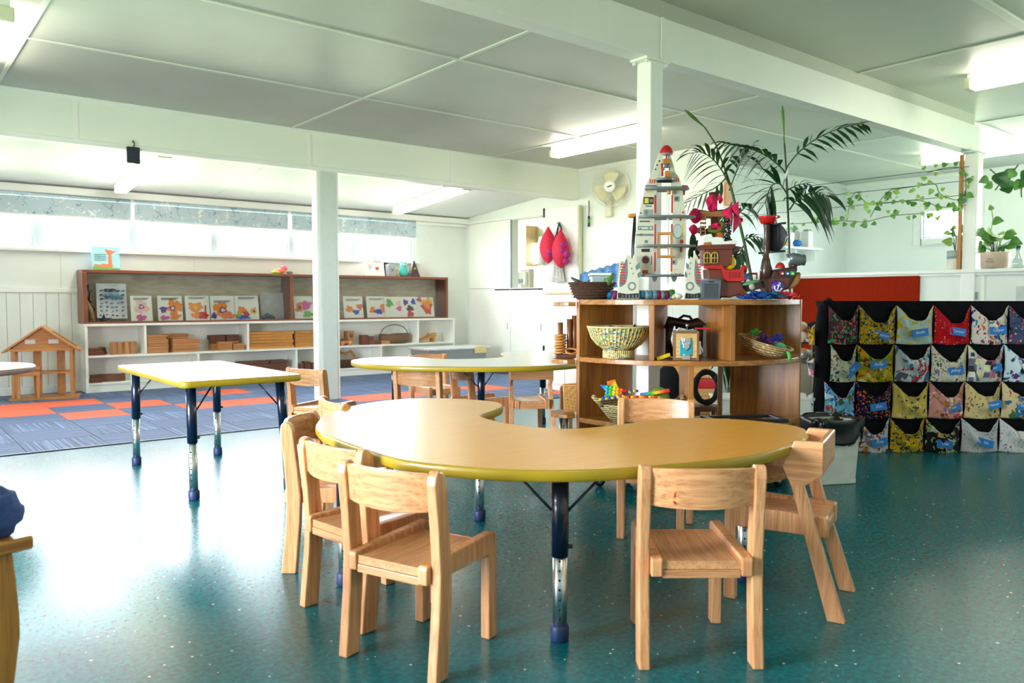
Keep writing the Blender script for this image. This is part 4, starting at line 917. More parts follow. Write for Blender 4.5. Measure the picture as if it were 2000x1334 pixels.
# ---- dolls' house
b = atZ(24, 783); dh = thing('dolls_house', 'open fronted wooden dolls\' house on the carpet beside the white shelf', 'dolls\' house', (b.x, b.y+.0, 0), R(-14)); dh.scale = (.86, .86, .86)
px_, pz_, py2 = M_pine['x'], M_pine['z'], M_pine['y']; WH, DH = .66, .34
obj('base_board', MB().box(-.03, WH+.06, -.05, DH, 0, .03), px_, dh, bevel=.004)
for x in (0, WH-.035): obj('corner_post', MB().box(x, x+.035, -.02, .015, .03, .60), pz_, dh, bevel=.003)
for x in (0, WH-.035): obj('corner_post', MB().box(x, x+.035, DH-.035, DH, .03, .60), pz_, dh, bevel=.003)
for x in (.20, .46): obj('back_post', MB().box(x, x+.09, DH-.03, DH-.01, .03, .60), pz_, dh, bevel=.003)
obj('floor_board', MB().box(.035, WH, .0, DH, .315, .335), px_, dh, bevel=.003); obj('loft_beam', MB().box(-.01, WH+.01, -.03, DH, .60, .635), px_, dh, bevel=.003)
gb = [(0, .635), (WH, .635), (WH/2, .88)]
gm = MB().plate([(0.01,.635),(.13,.635),(.13,.70),(.0+.10,.70)], 0, .014).plate([(.13,.635),(.22,.635),(.22,.82),(.10,.715),(.10,.70),(.13,.70)], 0, .014) if False else MB()
gm.plate([(.02,.635),(WH-.02,.635),(WH-.02,.65),(WH/2,.885),(.02,.65)], 0, .012)
ga = obj('gable', gm, px_, dh)
for x in (.15, .40): obj('gable_window', MB().box(x, x+.11, -.004, -.0005, .69, .74), plain('window_light', (214, 216, 214), .5), ga)
for s in (-1, 1):
    th_ = math.atan2(.245, WH/2); ln = math.hypot(WH/2+.09, .245*1.27)
    M_ = Matrix.Translation((WH/2, -.05, .90)) @ Matrix.Rotation(s*th_, 4, 'Y')
    rf = obj('roof_panel', MB().box(min(0, s*ln), max(0, s*ln), 0, DH+.08, -.012, .012, M=M_), px_, dh, bevel=.003)
    obj('roof_slot', MB().box(min(s*.12, s*(ln-.08)), max(s*.12, s*(ln-.08)), .10, DH-.04, .0122, .0135, M=M_), plain('slot_shade', (120, 84, 44), .8), rf)
bal = obj('balcony', MB().box(.06, .31, -.10, .10, .30, .325), px_, dh, bevel=.003)
obj('railing', MB().box(.06, .31, -.10, -.085, .325, .36).box(.06, .31, -.10, -.085, .375, .42), px_, bal, bevel=.002)
for x in (.06, .27): obj('balcony_post', MB().box(x, x+.035, -.10, -.07, .03, .30), pz_, bal, bevel=.003)

# ---- hanging bags on the door, cabinet with blue cushion
hk = atX(1092, 436, 7.33)
M_net = plain('crimson_mesh', (196, 24, 60), .85, noise=.12, nscale=60); M_netp = plain('plum_contents', (150, 30, 110), .8, noise=.15, nscale=30)
def sack(px, py, z, r, h, mat, x=7.30):
    def f(u, v):
        a = 2*PI*u; rr = r*(sin(PI*min(v*1.02, 1))**.8*(1-.45*v)+.06); return (x-.07+rr*.55*cos(a)*(1+.1*sin(5*a+4*v)), py+rr*sin(a)*(1+.08*sin(4*a)), z+h*v)
    return MB().sheet(f, 18, 14, cu=True)
bg = thing('net_bag', 'crimson net bags of plum coloured balls hanging on the white door', 'bag', (0, 0, 0))
bg.location = (0, 0, 0)
b1 = atX(1078, 515, 7.3); b2 = atX(1100, 524, 7.3)
obj('net_sack', sack(0, b1.y, b1.z, .17, .50, [M_net]), M_net, bg); obj('net_sack', sack(0, b2.y-.02, b2.z, .17, .52, [M_net]), M_net, bg)
for (px, py, r) in ((1074, 492, .055), (1084, 500, .05), (1072, 480, .05), (1098, 490, .055), (1106, 497, .05), (1100, 478, .05), (1104, 510, .045)):
    q = atX(px, py, 7.19); obj('ball', MB().ball(tuple(q+Vector((.015, 0, 0))), r, 10), M_netp, bg)
obj('strap', MB().tube([tuple(atX(1086, 462, 7.24)), tuple(atX(1090, 445, 7.28)), tuple(hk), tuple(atX(1096, 446, 7.28)), tuple(atX(1097, 462, 7.24))], .014, 6), M_black, bg)
obj('hook', MB().tube([(7.345, hk.y, hk.z+.02), (7.29, hk.y, hk.z-.01), (7.285, hk.y, hk.z+.03)], .007, 6), M_chrome, bg)
q = atX(1058, 470, 7.31); tag(obj('cloth_bag', MB().sheet(lambda u, v: (7.26+.05*cos(2*PI*u), q.y+.02-.11*v+.10*(1-.3*v)*sin(2*PI*u), 1.55+.38*v), 16, 10, cu=True), plain('grey_cotton', (214, 214, 208), .9, noise=.06, nscale=30)), 'pale grey cloth bag hanging behind the crimson net bags', 'bag')
q = atX(1092, 545, 7.31); tag(obj('drawstring_bag', MB().sheet(lambda u, v: (7.285+(.03+.012*sin(16*PI*u))*cos(2*PI*u), q.y+(.06+.07*(1-v))*(1+.12*sin(14*PI*u))*sin(2*PI*u), 1.30+.30*v), 40, 8, cu=True), plain('speckled_grey_cloth', (186, 184, 176), .9, noise=.15, nscale=60)), 'gathered speckled grey bag hanging below the crimson net bags', 'bag')
q = V(1150, 600, 6.9); cbx = thing('white_cabinet', 'white cabinet with light wood top below the hanging bags', 'cabinet', (6.55, 6.95, 0), R(-8))
obj('body', MB().box(-.3, .75, -.75, .05, 0, 1.12), M_white, cbx, bevel=.004); obj('top_board', MB().box(-.32, .78, -.78, .07, 1.12, 1.15), wood('pale_top', (226, 190, 150), (206, 164, 120), 'x'), cbx, bevel=.005)
obj('door', MB().box(-.315, -.301, -.72, -.36, .08, 1.1), M_white, cbx, bevel=.003); obj('door', MB().box(-.315, -.301, -.345, .03, .08, 1.1), M_white, cbx, bevel=.003)
M_bluec = fabric('blue_crinkle_cloth', (120, 164, 220), [(70, 120, 196), (160, 196, 236), (96, 144, 210)], 26, .5, warp=.3)
q = V(1167, 560, 6.6)
cus = thing('floor_cushion', 'blue patterned folded cushion behind the dark wicker basket', 'cushion', (q.x, q.y, 1.152), RZ)
k6 = 6.6/1545
obj('cushion_cover', MB().sheet(lambda u, v: (-.16+.30*u+.02*v, -.14+.28*abs(sin(PI*v*.5))*.6+.01*sin(20*u), .02+(.10+.085*u)*sin(PI*v)*1.0+.008*sin(30*u+9*v)), 18, 16).sheet(lambda u, v: (-.16+.30*(1-u), -.14+.2*v, .0), 4, 3), M_bluec, cus)
obj('cushion_side', MB().plate([(.14, 0), (.17, .02), (.20, .19), (.17, .215), (.14, .18)], -.12, .06), M_bluec, cus, bevel=.01)
obj('yellow_lining', MB().plate([(.145, .02), (.165, .03), (.185, .22), (.165, .22)], -.14, -.12), plain('pale_yellow_cloth', (236, 226, 170), .8), cus)
obj('black_backing', MB().plate([(.19, 0), (.225, 0), (.23, .21), (.21, .225), (.19, .2)], -.13, .06), M_black, cus, bevel=.008)
# wall fan
fc = atX(1192, 366, 7.22); fan = thing('wall_fan', 'cream wall mounted fan left of the white column', 'fan', tuple(fc), rot=(0, 0, 0))
fx = Matrix.Rotation(R(90+PI*0), 4, 'Y'); TW = Matrix.Rotation(R(38), 4, 'Z') @ Matrix.Rotation(R(-90), 4, 'Y')
M_fan = plain('cream_plastic', (226, 222, 200), .45, noise=.02); RF = .235
o = obj('grille', MB(), M_fan, fan); bpy.data.objects.remove(o)
gm = MB(); gz = lambda r: .05+.05*(1-(r/RF)**2)
for s in (1, -1):
    for k in range(44):
        a = 2*PI*k/44; gm.tube([(r*cos(a), r*sin(a), s*gz(r)*.8 if r < RF else 0) for r in (.05, .12, .19, RF)], .0013, 4, cap=False, M=TW)
    for r in (.12, .19): gm.tube([(r*cos(2*PI*k/36), r*sin(2*PI*k/36), s*gz(r)*.8) for k in range(36)], .0018, 4, closed=True, M=TW)
o = obj('grille', gm, M_fan, fan); o['kind'] = 'stuff'
obj('outer_ring', MB().tube([(RF*cos(2*PI*k/40), RF*sin(2*PI*k/40), 0) for k in range(40)], .007, 6, closed=True, M=TW), M_fan, fan)
obj('hub', MB().lathe([(.07, .075), (.072, .095), (.055, .105), (.0001, .108)], 24, M=TW), M_whitep, fan)
obj('badge', MB().bx((0, 0, .109), (.018, .06, .002), M=TW @ Matrix.Rotation(R(20), 4, 'Z')), M_steel, fan)
for k in range(3):
    a0 = 2*PI*k/3
    obj('blade', MB().sheet(lambda u, v: ((.05+.15*v)*cos(a0+(u-.5)*1.5*(1-.2*v)), (.05+.15*v)*sin(a0+(u-.5)*1.5*(1-.2*v)), .02-.05*(u-.5)), 8, 6, M=TW), plain('blade_plastic', (224, 218, 180), .4), fan, solid=.003)
obj('motor', MB().lathe([(.05, -.14), (.06, -.13), (.06, -.05), (.03, -.04)], 18, M=TW), M_fan, fan)
obj('arm', MB().tube([(.10, .02, 0), (.15, .10, -.06), (.155, .17, -.12), (.165, .19, -.2)], .02, 8), M_fan, fan)
obj('wall_base', MB().box(.15, .198, .13, .25, -.34, -.12), M_fan, fan, bevel=.012)
obj('pull_cord', MB().tube([(.13, .19, -.18), (.14, .27, -.12), (.15, .32, -.02)], .003, 5), M_steel, fan)
q = atX(1150, 425, 7.39); pn = thing('marker_pen', 'black and green marker hanging from a cord below the wall fan', 'marker', tuple(q), rot=(0, 0, 0))
obj('barrel', MB().lathe([(.014, -.12), (.016, -.11), (.016, 0), (.012, .02)], 10), M_black, pn); obj('green_band', MB().lathe([(.0165, -.07), (.0165, -.02)], 10), M_green, pn); obj('cord', MB().tube([(0, 0, .02), (.004, 0, .1), (0, 0, .22)], .006, 6), M_black, pn)
# ================================================================ CURVED SHELF (annular sector, open back) in its own frame: x = along, -y = towards the room
CS = FH*4.85+RT*1.0
cs = thing('curved_shelf', 'curved open wooden shelf unit on castors crowded with toys, before the white column', 'shelf', (CS.x, CS.y, 0), RZ)
RO, RI, TA = .739, .348, 57.3
def sector(r0, r1, a0, a1, n=28):
    A = [R(a0+(a1-a0)*i/n) for i in range(n+1)]
    return [(r1*sin(a), -r1*cos(a)) for a in A]+[(r0*sin(a), -r0*cos(a)) for a in A[::-1]]
sx_, sy_, sz_ = M_shelfw['x'], M_shelfw['y'], M_shelfw['z']
ZTOP = 1.056
for nm, z0, z1, r0 in (('top_board', 1.026, ZTOP, RI), ('shelf_board', .706, .733, RI), ('shelf_board', .362, .390, RI), ('bottom_board', .066, .100, RI)):
    obj(nm, MB().prism(sector(r0, RO, -TA, TA), z0, z1), sx_, cs, bevel=.003)
def upright(a, z0, z1, r0=RI, r1=RO-.004, th=.028, nm='upright'):
    M_ = Matrix.Rotation(R(a)+0, 4, 'Z')
    obj(nm, MB().box(-th/2, th/2, -r1, -r0, z0, z1, M=M_), sz_, cs, bevel=.003)
upright(-TA-.6, .066, 1.056, r1=RO+.004); upright(TA+.6, .066, 1.056, r1=RO+.004)
upright(-21, .733, 1.026); upright(12.3, .733, 1.026); upright(-5, .390, .706); upright(-5, .1, .362)
obj('back_post', MB().box(.175, .20, -.36, -.345, .39, .706), sz_, cs)
for a, r in ((-50, .66), (-42, .5), (50, .66), (42, .5), (0, .68)):
    cxx, cyy = r*sin(R(a)), -r*cos(R(a)); X0 = Matrix.Translation((cxx, cyy, .033)) @ Matrix.Rotation(R(25), 4, 'Z') @ Matrix.Rotation(R(90), 4, 'X')
    w = obj('castor', MB().lathe([(.030, -.012), (.0325, -.008), (.0325, .008), (.030, .012)], 18, M=X0), M_black, cs)
    obj('castor_hub', MB().lathe([(.017, -.015), (.017, .015)], 14, M=X0), M_chrome, w); obj('castor_fork', MB().tube([(cxx, cyy, .04), (cxx+.01, cyy+.0, .067)], .010, 8), M_black, w)
# quarter round end shelves on the left side, chrome legs under the lowest
ex = -RO*sin(R(TA))-.02; ey = -RO*cos(R(TA))
for z, rr in ((1.03, .12), (.705, .13), (.395, .135)):
    pts = [(ex, ey-.0)]+[(ex-rr*cos(R(a)), ey+.10+rr*.9*sin(R(a))) for a in range(-70, 75, 12)]+[(ex, ey+.2)]
    obj('end_board', MB().prism([(x, y) for x, y in pts][::-1], z-.012, z+.012), sx_, cs, bevel=.003)
for dx in (.04, .075): obj('chrome_leg', MB().tube([(ex-dx, ey+.10, 0), (ex-dx, ey+.10, .383)], .011, 12), M_chrome, cs)

# placement helper: a thing at photo column px and depth d, standing at height z, turned to the shelf frame
def at(px, d, z):
    p = V(px, 600, d); return (p.x, p.y, z)
def T5(name, label, cat, px, d, z=ZTOP+.0005, rz=0, group=None): return thing(name, label, cat, at(px, d, z), RZ+rz, group)
def PX(px0, py0, d):
    k = d/1545.0; return lambda *pts: [((x-px0)*k, (py0-y)*k) for x, y in pts]

# ---- colourful woven bowl
def woven(nm, cols, base=(206, 200, 140)):
    a = NT(nm); v = a.coord(); mp = a.n('Mapping'); mp.inputs['Scale'].default_value = (1, 1, 2.4); a.l(v, mp.inputs[0])
    vo = a.n('TexVoronoi', distance='CHEBYCHEV'); vo.inputs['Scale'].default_value = 60; vo.inputs['Randomness'].default_value = .55; a.l(mp.outputs[0], vo.inputs['Vector'])
    sp = a.n('SeparateColor'); a.l(vo.outputs['Color'], sp.inputs[0]); N = len(cols)
    c = a.ramp(sp.outputs[0], [(i/N, srgb(*q)) for i, q in enumerate(cols)], 'CONSTANT')
    lt = a.n('Math', operation='LESS_THAN'); lt.inputs[1].default_value = .52; a.l(vo.outputs['Distance'], lt.inputs[0])
    a.color(a.mix(lt.outputs[0], srgb(*base), c)); a.b.inputs['Roughness'].default_value = .7; a.bump(vo.outputs['Distance'], .7, .004); return a.m
M_woven = woven('multicolour_weave', [(206, 200, 140), (214, 196, 40), (40, 130, 180), (200, 204, 150), (70, 150, 90), (222, 214, 160), (206, 90, 40), (190, 190, 120), (240, 236, 220), (120, 60, 90)])
bo = T5('woven_bowl', 'large multicoloured woven bowl in the upper left bay of the curved shelf', 'bowl', 1209, 4.36, .734)
RB = .172
obj('bowl', MB().lathe([(.05, .05), (.085, .045), (.118, .072), (.150, .112), (RB-.004, .168), (RB, .174), (RB-.008, .174), (.142, .115), (.105, .075), (.04, .06)], 44), M_woven, bo)
obj('foot_ring', MB().lathe([(.085, 0), (.088, .004), (.083, .045), (.078, .045), (.080, .002)], 36), M_woven, bo)
obj('rim', MB().tube([(RB*cos(2*PI*k/44), RB*sin(2*PI*k/44), .172) for k in range(44)], .0055, 6, closed=True), plain('straw_rim', (214, 204, 150), .8), bo)
rb = MB()
for k in range(48):
    a = 2*PI*k/48; rb.tube([(r*cos(a+s), r*sin(a+s), z) for r, z, s in ((.119, .071, 0), (.1515, .111, .03), (RB, .168, .06))], .0022, 4, cap=False)
    rb.tube([(.0865*cos(a), .0865*sin(a), .004), (.0855*cos(a), .0855*sin(a), .044)], .0022, 4, cap=False)
o = obj('straw_stitches', rb, plain('straw_stitch', (212, 204, 146), .8), bo); o['kind'] = 'stuff'
cn = T5('dark_cone', 'dark brown wooden cone poking out of the woven bowl', 'cone', 1240, 4.36, .852); obj('body', MB().lathe([(.022, 0), (.03, .02), (.016, .05), (.003, .066)], 8), M_dbrown, cn)
obj('tip', MB().lathe([(.004, .064), (.002, .07)], 6), M_dblock['z'], cn)
tag(obj('dark_block', MB().bx((0, 0, .03), (.05, .03, .06), rz=.5), M_dbrown, loc=at(1213, 4.36, .835), bevel=.006), 'dark brown block lying inside the woven bowl', 'block')

# ---- lock box
lb = T5('lock_box', 'small wooden latch box with turquoise door and metal clasps, mid curved shelf', 'box', 1341, 4.17, .734, R(-10)); s = .0665
pl_ = wood('birch_ply', (222, 186, 122), (200, 160, 96), 'x', sc=1.5); wal = wood('walnut_trim', (150, 98, 58), (112, 70, 40), 'z')
obj('front_panel', MB().box(-s+.012, s-.012, -.002, .004, .014, .142), pl_, lb)
obj('body', MB().box(-s, s, .004, .12, 0, .155), wal, lb, bevel=.002)
for a in ((-s, -s+.012, 0, .155), (s-.012, s, 0, .155), (-s+.012, s-.012, 0, .014), (-s+.012, s-.012, .142, .155)): obj('frame_bar', MB().box(a[0], a[1], -.004, .004, a[2], a[3]), wal, lb, bevel=.001)
dr = obj('door', MB().box(-.033, .033, -.006, -.002, .022, .105), plain('turquoise_paint', (20, 150, 170), .4), lb, bevel=.003)
obj('upper_clasp', MB().box(-.022, .022, -.012, -.006, .085, .122).plate([(-.015,.088),(.015,.088),(.017,.07),(0,.052),(-.017,.07)], -.016, -.006).box(-.012, .012, -.018, -.012, .1, .118), M_chrome, dr, bevel=.0015)
obj('lower_hinge', MB().box(-.021, .021, -.010, -.006, .006, .030).tube([(-.021, -.011, .03), (.021, -.011, .03)], .004, 8), M_chrome, dr)
obj('side_hasp', MB().box(s, s+.012, .03, .05, .03, .10).tube([(s+.01, .04, .02), (s+.02, .04, .05), (s+.01, .04, .08)], .004, 6), M_chrome, lb)
obj('top_plate', MB().box(-.05, .055, .02, .09, .1552, .160).box(-.045, -.02, .03, .06, .16, .166), M_chrome, lb, bevel=.001); obj('top_knob', MB().lathe([(.004, .16), (.004, .175), (.009, .18), (.008, .19), (.002, .194)], 10, M=Matrix.Translation((.005, .05, 0))), M_chrome, lb)
obj('red_lid', MB().box(.045, .125, .0, .05, .164, .173), plain('dark_red_paint', (170, 30, 40), .4), lb, bevel=.002)
t = T5('yellow_panel', 'small yellow wooden panel leaning beside the latch box', 'panel', 1298, 4.19, .736, R(10)); t.rotation_euler = (R(8), R(-18), RZ+.1)
obj('panel', MB().box(-.036, .04, 0, .014, .006, .024), M_yellow, t, bevel=.002); obj('backing', MB().box(-.036, .04, .014, .024, -.004, .016), M_black, t, bevel=.002)
# dark bent branch toy in the gap behind the latch box
bt = T5('dark_branch', 'dark gnarled branch with hooped handle behind the latch box', 'branch', 1338, 4.42, .734); kk = 4.42/1545; P5 = PX(1338, 695, 4.42)
def P3(pts, y=0): return [(x, y+.004*sin(i*2), z) for i, (x, z) in enumerate(P5(*pts))]
obj('bough', MB().tube(P3([(1303, 640), (1310, 624), (1325, 628), (1345, 632), (1362, 628), (1374, 634)]), [.018, .03, .026, .028, .03, .018], 10), M_dbrown, bt)
obj('hoop_handle', MB().tube(P3([(1322, 640), (1324, 622), (1335, 614), (1347, 616), (1356, 628), (1358, 642)]), .008, 8), M_dbrown, bt)
obj('trunk', MB().tube(P3([(1309, 630), (1306, 660), (1312, 694)]), [.026, .014, .02], 10), M_dbrown, bt); obj('trunk', MB().tube(P3([(1366, 634), (1369, 660), (1366, 694)]), [.024, .014, .02], 10), M_dbrown, bt)
ck = MB()
for k in range(14): ck.ball((P5((1305, 640+4*k))[0][0]-.012, -.02, P5((1305, 640+4*k))[0][1]), .006, 6)
o = obj('chain', ck, M_black, bt); o['kind'] = 'stuff'

# ---- tilted oval basket with yarn toys, upper right bay
def stripes(nm):
    a = NT(nm); v = a.coord(); w1 = a.n('TexWave'); w1.bands_direction = 'Z'; w1.inputs['Scale'].default_value = 22; a.l(v, w1.inputs['Vector'])
    vo = a.n('TexVoronoi', distance='CHEBYCHEV'); vo.inputs['Scale'].default_value = 40; vo.inputs['Randomness'].default_value = .35; mp = a.n('Mapping'); mp.inputs['Rotation'].default_value = (.5, .5, .2); mp.inputs['Scale'].default_value = (.8, .8, 2.2); a.l(v, mp.inputs[0]); a.l(mp.outputs[0], vo.inputs['Vector'])
    lt = a.n('Math', operation='LESS_THAN'); lt.inputs[1].default_value = .2; a.l(vo.outputs['Distance'], lt.inputs[0])
    c = a.ramp(w1.outputs['Fac'], [(.2, srgb(140, 106, 62)), (.7, srgb(196, 160, 104))]); a.color(a.mix(lt.outputs[0], c, srgb(240, 234, 218))); a.b.inputs['Roughness'].default_value = .8; a.bump(w1.outputs['Fac'], .5, .003); return a.m
M_coil = stripes('coiled_straw')
ob = T5('oval_basket', 'coiled straw oval basket tilted in the upper right bay', 'basket', 1492, 4.31, .782); ob.rotation_euler = (R(10), R(15), RZ)
obj('body', MB().lathe([(.02, -.025), (.085, -.022), (.125, .0), (.148, .03), (.152, .042), (.140, .042), (.11, .008), (.05, -.010)], 36, sy=.66), M_coil, ob)
obj('rim', MB().tube([(.149*cos(2*PI*k/36), .098*sin(2*PI*k/36), .042) for k in range(36)], .008, 6, closed=True), M_coil, ob)
def yarn(m, c, r, n, seed, thick=.005, sq=.6):
    rr = random.Random(seed)
    for k in range(n):
        a = rr.uniform(0, 6.28); e = rr.uniform(-.3, 1.4); p0 = Vector(c); d = Vector((cos(a)*cos(e), sin(a)*cos(e)*sq, sin(e)*.8)); q_ = Vector((rr.uniform(-.5,.5), rr.uniform(-.4,.4), rr.uniform(-.2,.6)))
        m.tube([p0+d*r*.2, p0+(d+q_*.5)*r*.7, p0+(d+q_*.4)*r], [thick, thick, thick*.6], 5)
    return m
for nm, lab, px, py, col, r, n, sd in (('yarn_tassel', 'green yarn tassel at the high end of the tilted basket', 1475, 652, (60, 160, 60), .034, 16, 1), ('yarn_tassel', 'purple yarn tassel in the middle of the tilted basket', 1492, 668, (96, 50, 120), .05, 26, 2),
        ('yarn_tassel', 'navy blue spiky yarn tassel in the tilted basket', 1517, 664, (36, 46, 140), .04, 24, 3), ('yarn_tassel', 'coral yarn tassel at the left rim of the tilted basket', 1464, 660, (176, 90, 70), .03, 12, 4), ('yarn_tassel', 'violet yarn strand drooping over the rim of the tilted basket', 1515, 684, (84, 60, 150), .035, 14, 6)):
    p = V(px, py, 4.30); tag(obj(nm, yarn(MB(), (0, 0, 0), r, n, sd), plain('yarn_%d' % sd, col, .95, noise=.12), loc=p, rz=RZ), lab, 'tassel', 'yarn tassels in the tilted basket')
p = V(1523, 678, 4.28); yb_ = thing('yarn_ball', 'sea green yarn ball at the low end of the tilted basket', 'yarn ball', p)
M_yg = wicker('sea_green_yarn', (100, 200, 150), (50, 140, 100), 70); obj('ball', MB().ball((0, 0, 0), (.034, .03, .026), 14), M_yg, yb_); obj('loose_end', MB().tube([(0, -.03, -.01), (-.01, -.06, -.03), (-.008, -.065, -.06), (-.012, -.06, -.075)], [.009, .01, .009, .004], 7), M_green, yb_)

# ---- lower left bay: oval basket with bright fidget toys
fb = T5('boat_basket', 'striped straw boat shaped basket of fidget toys in the lower left bay', 'basket', 1248, 4.24, .391)
M_bs = wicker('banded_straw', (206, 184, 130), (110, 92, 58), 26)
obj('body', MB().lathe([(.13, 0), (.165, .03), (.20, .075), (.222, .105), (.212, .107), (.185, .07), (.14, .014)], 36, sy=.55), M_bs, fb)
for s in (-1, 1): obj('handle', MB().tube([(s*.20, -.05, .10), (s*.235, -.04, .135), (s*.24, .0, .14), (s*.235, .04, .135), (s*.20, .05, .10)], .013, 8), M_bs, fb)
def rainbow(nm, axis=0, sc=1.0, off=0):
    a = NT(nm); v = a.coord(); sp = a.n('SeparateXYZ'); a.l(v, sp.inputs[0]); mr = a.n('MapRange'); mr.inputs[1].default_value = -.075*sc+off; mr.inputs[2].default_value = .075*sc+off; a.l(sp.outputs[axis], mr.inputs[0])
    a.color(a.ramp(mr.outputs[0], [(0, srgb(30, 70, 200)), (.18, srgb(40, 170, 220)), (.36, srgb(70, 190, 70)), (.52, srgb(240, 220, 40)), (.68, srgb(240, 130, 30)), (.84, srgb(226, 40, 50))])); a.b.inputs['Roughness'].default_value = .4; return a.m
M_rb = rainbow('rainbow_silicone'); M_rb2 = rainbow('rainbow_bar', sc=1.1)
p = V(1199, 764, 4.22); st = thing('fidget_star', 'rainbow star shaped bubble pop toy in the straw boat basket', 'toy', p, rot=(R(-35), R(12), RZ))
so = [(1.35*x, 1.0*z) for x, z in star(5, .030, .062)]; obj('star', MB().plate(so, -.008, .008), M_rb, st, bevel=.004)
bb = MB()
for dx in range(-2, 3):
    for dz in range(-1, 2): bb.ball((dx*.02, -.008, dz*.02-.005), (.008, .006, .008), 8)
o = obj('bubbles', bb, M_rb, st); o['kind'] = 'stuff'
p = V(1195, 748, 4.26); tag(obj('fidget_tab', MB().bx((0, 0, 0), (.05, .02, .03)), M_orange, loc=p, bevel=.006, rot=(R(10), R(-15), RZ)), 'small orange toy peeking above the rainbow star', 'toy')
p = V(1279, 767, 4.20); tag(obj('fidget_bar', MB().box(-.078, .078, -.012, .012, -.009, .009), M_rb2, loc=p, bevel=.003, rot=(0, R(-9), RZ)), 'rainbow bar toy lying across the straw boat basket', 'toy')
def chain(name, label, pts, cols, d):
    P = [V(x, y, d) for x, y in pts]; t = thing(name, label, 'toy', P[0]); n = 0
    for i in range(len(P)-1):
        L = int(max(2, (P[i+1]-P[i]).length/.014))
        for k in range(L):
            q_ = P[i]+(P[i+1]-P[i])*(k/L)-P[0]; obj('link', MB().bx(tuple(q_), (.015, .02, .012+.004*(n % 2)), rz=RZ+.2*(n % 2)), cols[n % len(cols)], t, bevel=.002, seg=1); n += 1
M_bl2 = plain('royal_blue_plastic', (30, 80, 190), .4)
chain('snap_chain', 'yellow and blue snap chain along the near rim of the straw boat basket', [(1172, 780), (1190, 778), (1222, 773)], [M_yellow, M_bl2], 4.12)
chain('snap_chain', 'yellow and blue snap chain heaped at the middle of the straw boat basket', [(1226, 768), (1232, 763), (1250, 764)], [M_bl2, M_yellow], 4.24)
chain('snap_chain', 'red and yellow snap chain along the rim of the straw boat basket', [(1212, 776), (1250, 775), (1275, 775), (1298, 780)], [M_red, M_yellow, M_orange], 4.10)
p = V(1288, 775, 4.22); tag(obj('fidget_disc', MB().lathe([(.050, -.006), (.054, 0), (.050, .006), (.02, .012), (.001, .013)], 24), plain('olive_gel', (130, 160, 70), .3, trans=.3), loc=p, rot=(R(70), 0, RZ)), 'translucent olive green disc toy at right end of the straw boat basket', 'toy')
p = V(1235, 777, 4.18); tag(obj('fidget_pad', MB().bx((0, 0, 0), (.10, .05, .014)), M_green, loc=p, bevel=.005, rz=RZ+.2), 'lime green pad toy under the snap chains', 'toy')
p = V(1257, 776, 4.16); tag(obj('bead_toy', MB().ball((0, 0, 0), (.022, .018, .016), 12), plain('pink_gel', (210, 110, 180), .3), loc=p), 'pink round bead toy in the straw boat basket', 'toy')
# ---- dark frame with a glass pane, lower right bay
ff = T5('glazed_tray', 'black frame with glass pane lying flat in the lower right bay', 'tray', 1456, 4.27, .391, R(8)); fw_, fd = .21, .10
for a in ((-fw_, fw_, -fd, -fd+.03), (-fw_, fw_, fd-.03, fd), (-fw_, -fw_+.035, -fd+.03, fd-.03), (fw_-.035, fw_, -fd+.03, fd-.03)): obj('frame_bar', MB().box(a[0], a[1], a[2], a[3], .006, .026), M_black, ff, bevel=.003)
obj('glass_pane', MB().box(-fw_+.03, fw_-.03, -fd+.025, fd-.025, .014, .018), plain('dark_reflective_glass', (30, 26, 24), .03, spec=1, noise=0), ff); obj('foot', MB().box(-.06, .06, -.05, .05, 0, .0065), M_black, ff)

# ---- things on the end boards
rg = T5('ring_peg_toy', 'wooden ring toss toy with upright pegs on the left end board', 'toy', 1104, 4.60, .7175)
obj('base', MB().box(-.055, .06, -.05, .05, 0, .02), M_dblock['x'], rg, bevel=.003)
k_ = 4.6/1545
for i, (dx, h) in enumerate(((-.028, .205), (.025, .225), (.055, .245))):
    obj('peg', MB().tube([(dx, .01*i, .02), (dx, .01*i, h)], .0155, 14), wood('peg_wood_%d' % i, (150, 96, 58), (116, 70, 40), 'z'), rg)
for k in range(7): obj('ring', MB().tube([(-.028+.003*sin(k*2)+.030*cos(2*PI*j/22), .002*cos(k)+.030*sin(2*PI*j/22), .031+.0165*k+.003*cos(2*PI*j/22)) for j in range(22)], .0072, 7, closed=True), M_pine['x'], rg)
obj('ring', MB().tube([(.035+.032*cos(2*PI*j/22), -.034+.014*sin(2*PI*j/22), .04+.014*sin(2*PI*j/22)) for j in range(22)], .0065, 7, closed=True), M_pine['x'], rg)
def braid():
    a = NT('plaited_bamboo'); v = a.coord(); mp = a.n('Mapping'); mp.inputs['Rotation'].default_value = (0, R(45), R(45)); a.l(v, mp.inputs[0])
    c = a.n('TexChecker'); c.inputs['Scale'].default_value = 62; a.l(mp.outputs[0], c.inputs['Vector']); n = a.n('TexNoise'); n.inputs['Scale'].default_value = 90; a.l(v, n.inputs['Vector'])
    q_ = a.mix(c.outputs['Fac'], srgb(206, 156, 84), srgb(176, 124, 60)); a.color(a.mix(.3, q_, a.ramp(n.outputs['Fac'], [(.3, srgb(130, 86, 40)), (.7, srgb(230, 184, 110))]))); a.b.inputs['Roughness'].default_value = .55; a.bump(c.outputs['Fac'], .5, .003); return a.m
sbk = T5('plaited_basket', 'small square plaited bamboo basket on the lowest left end board', 'basket', 1120, 4.60, .4075); w = .05
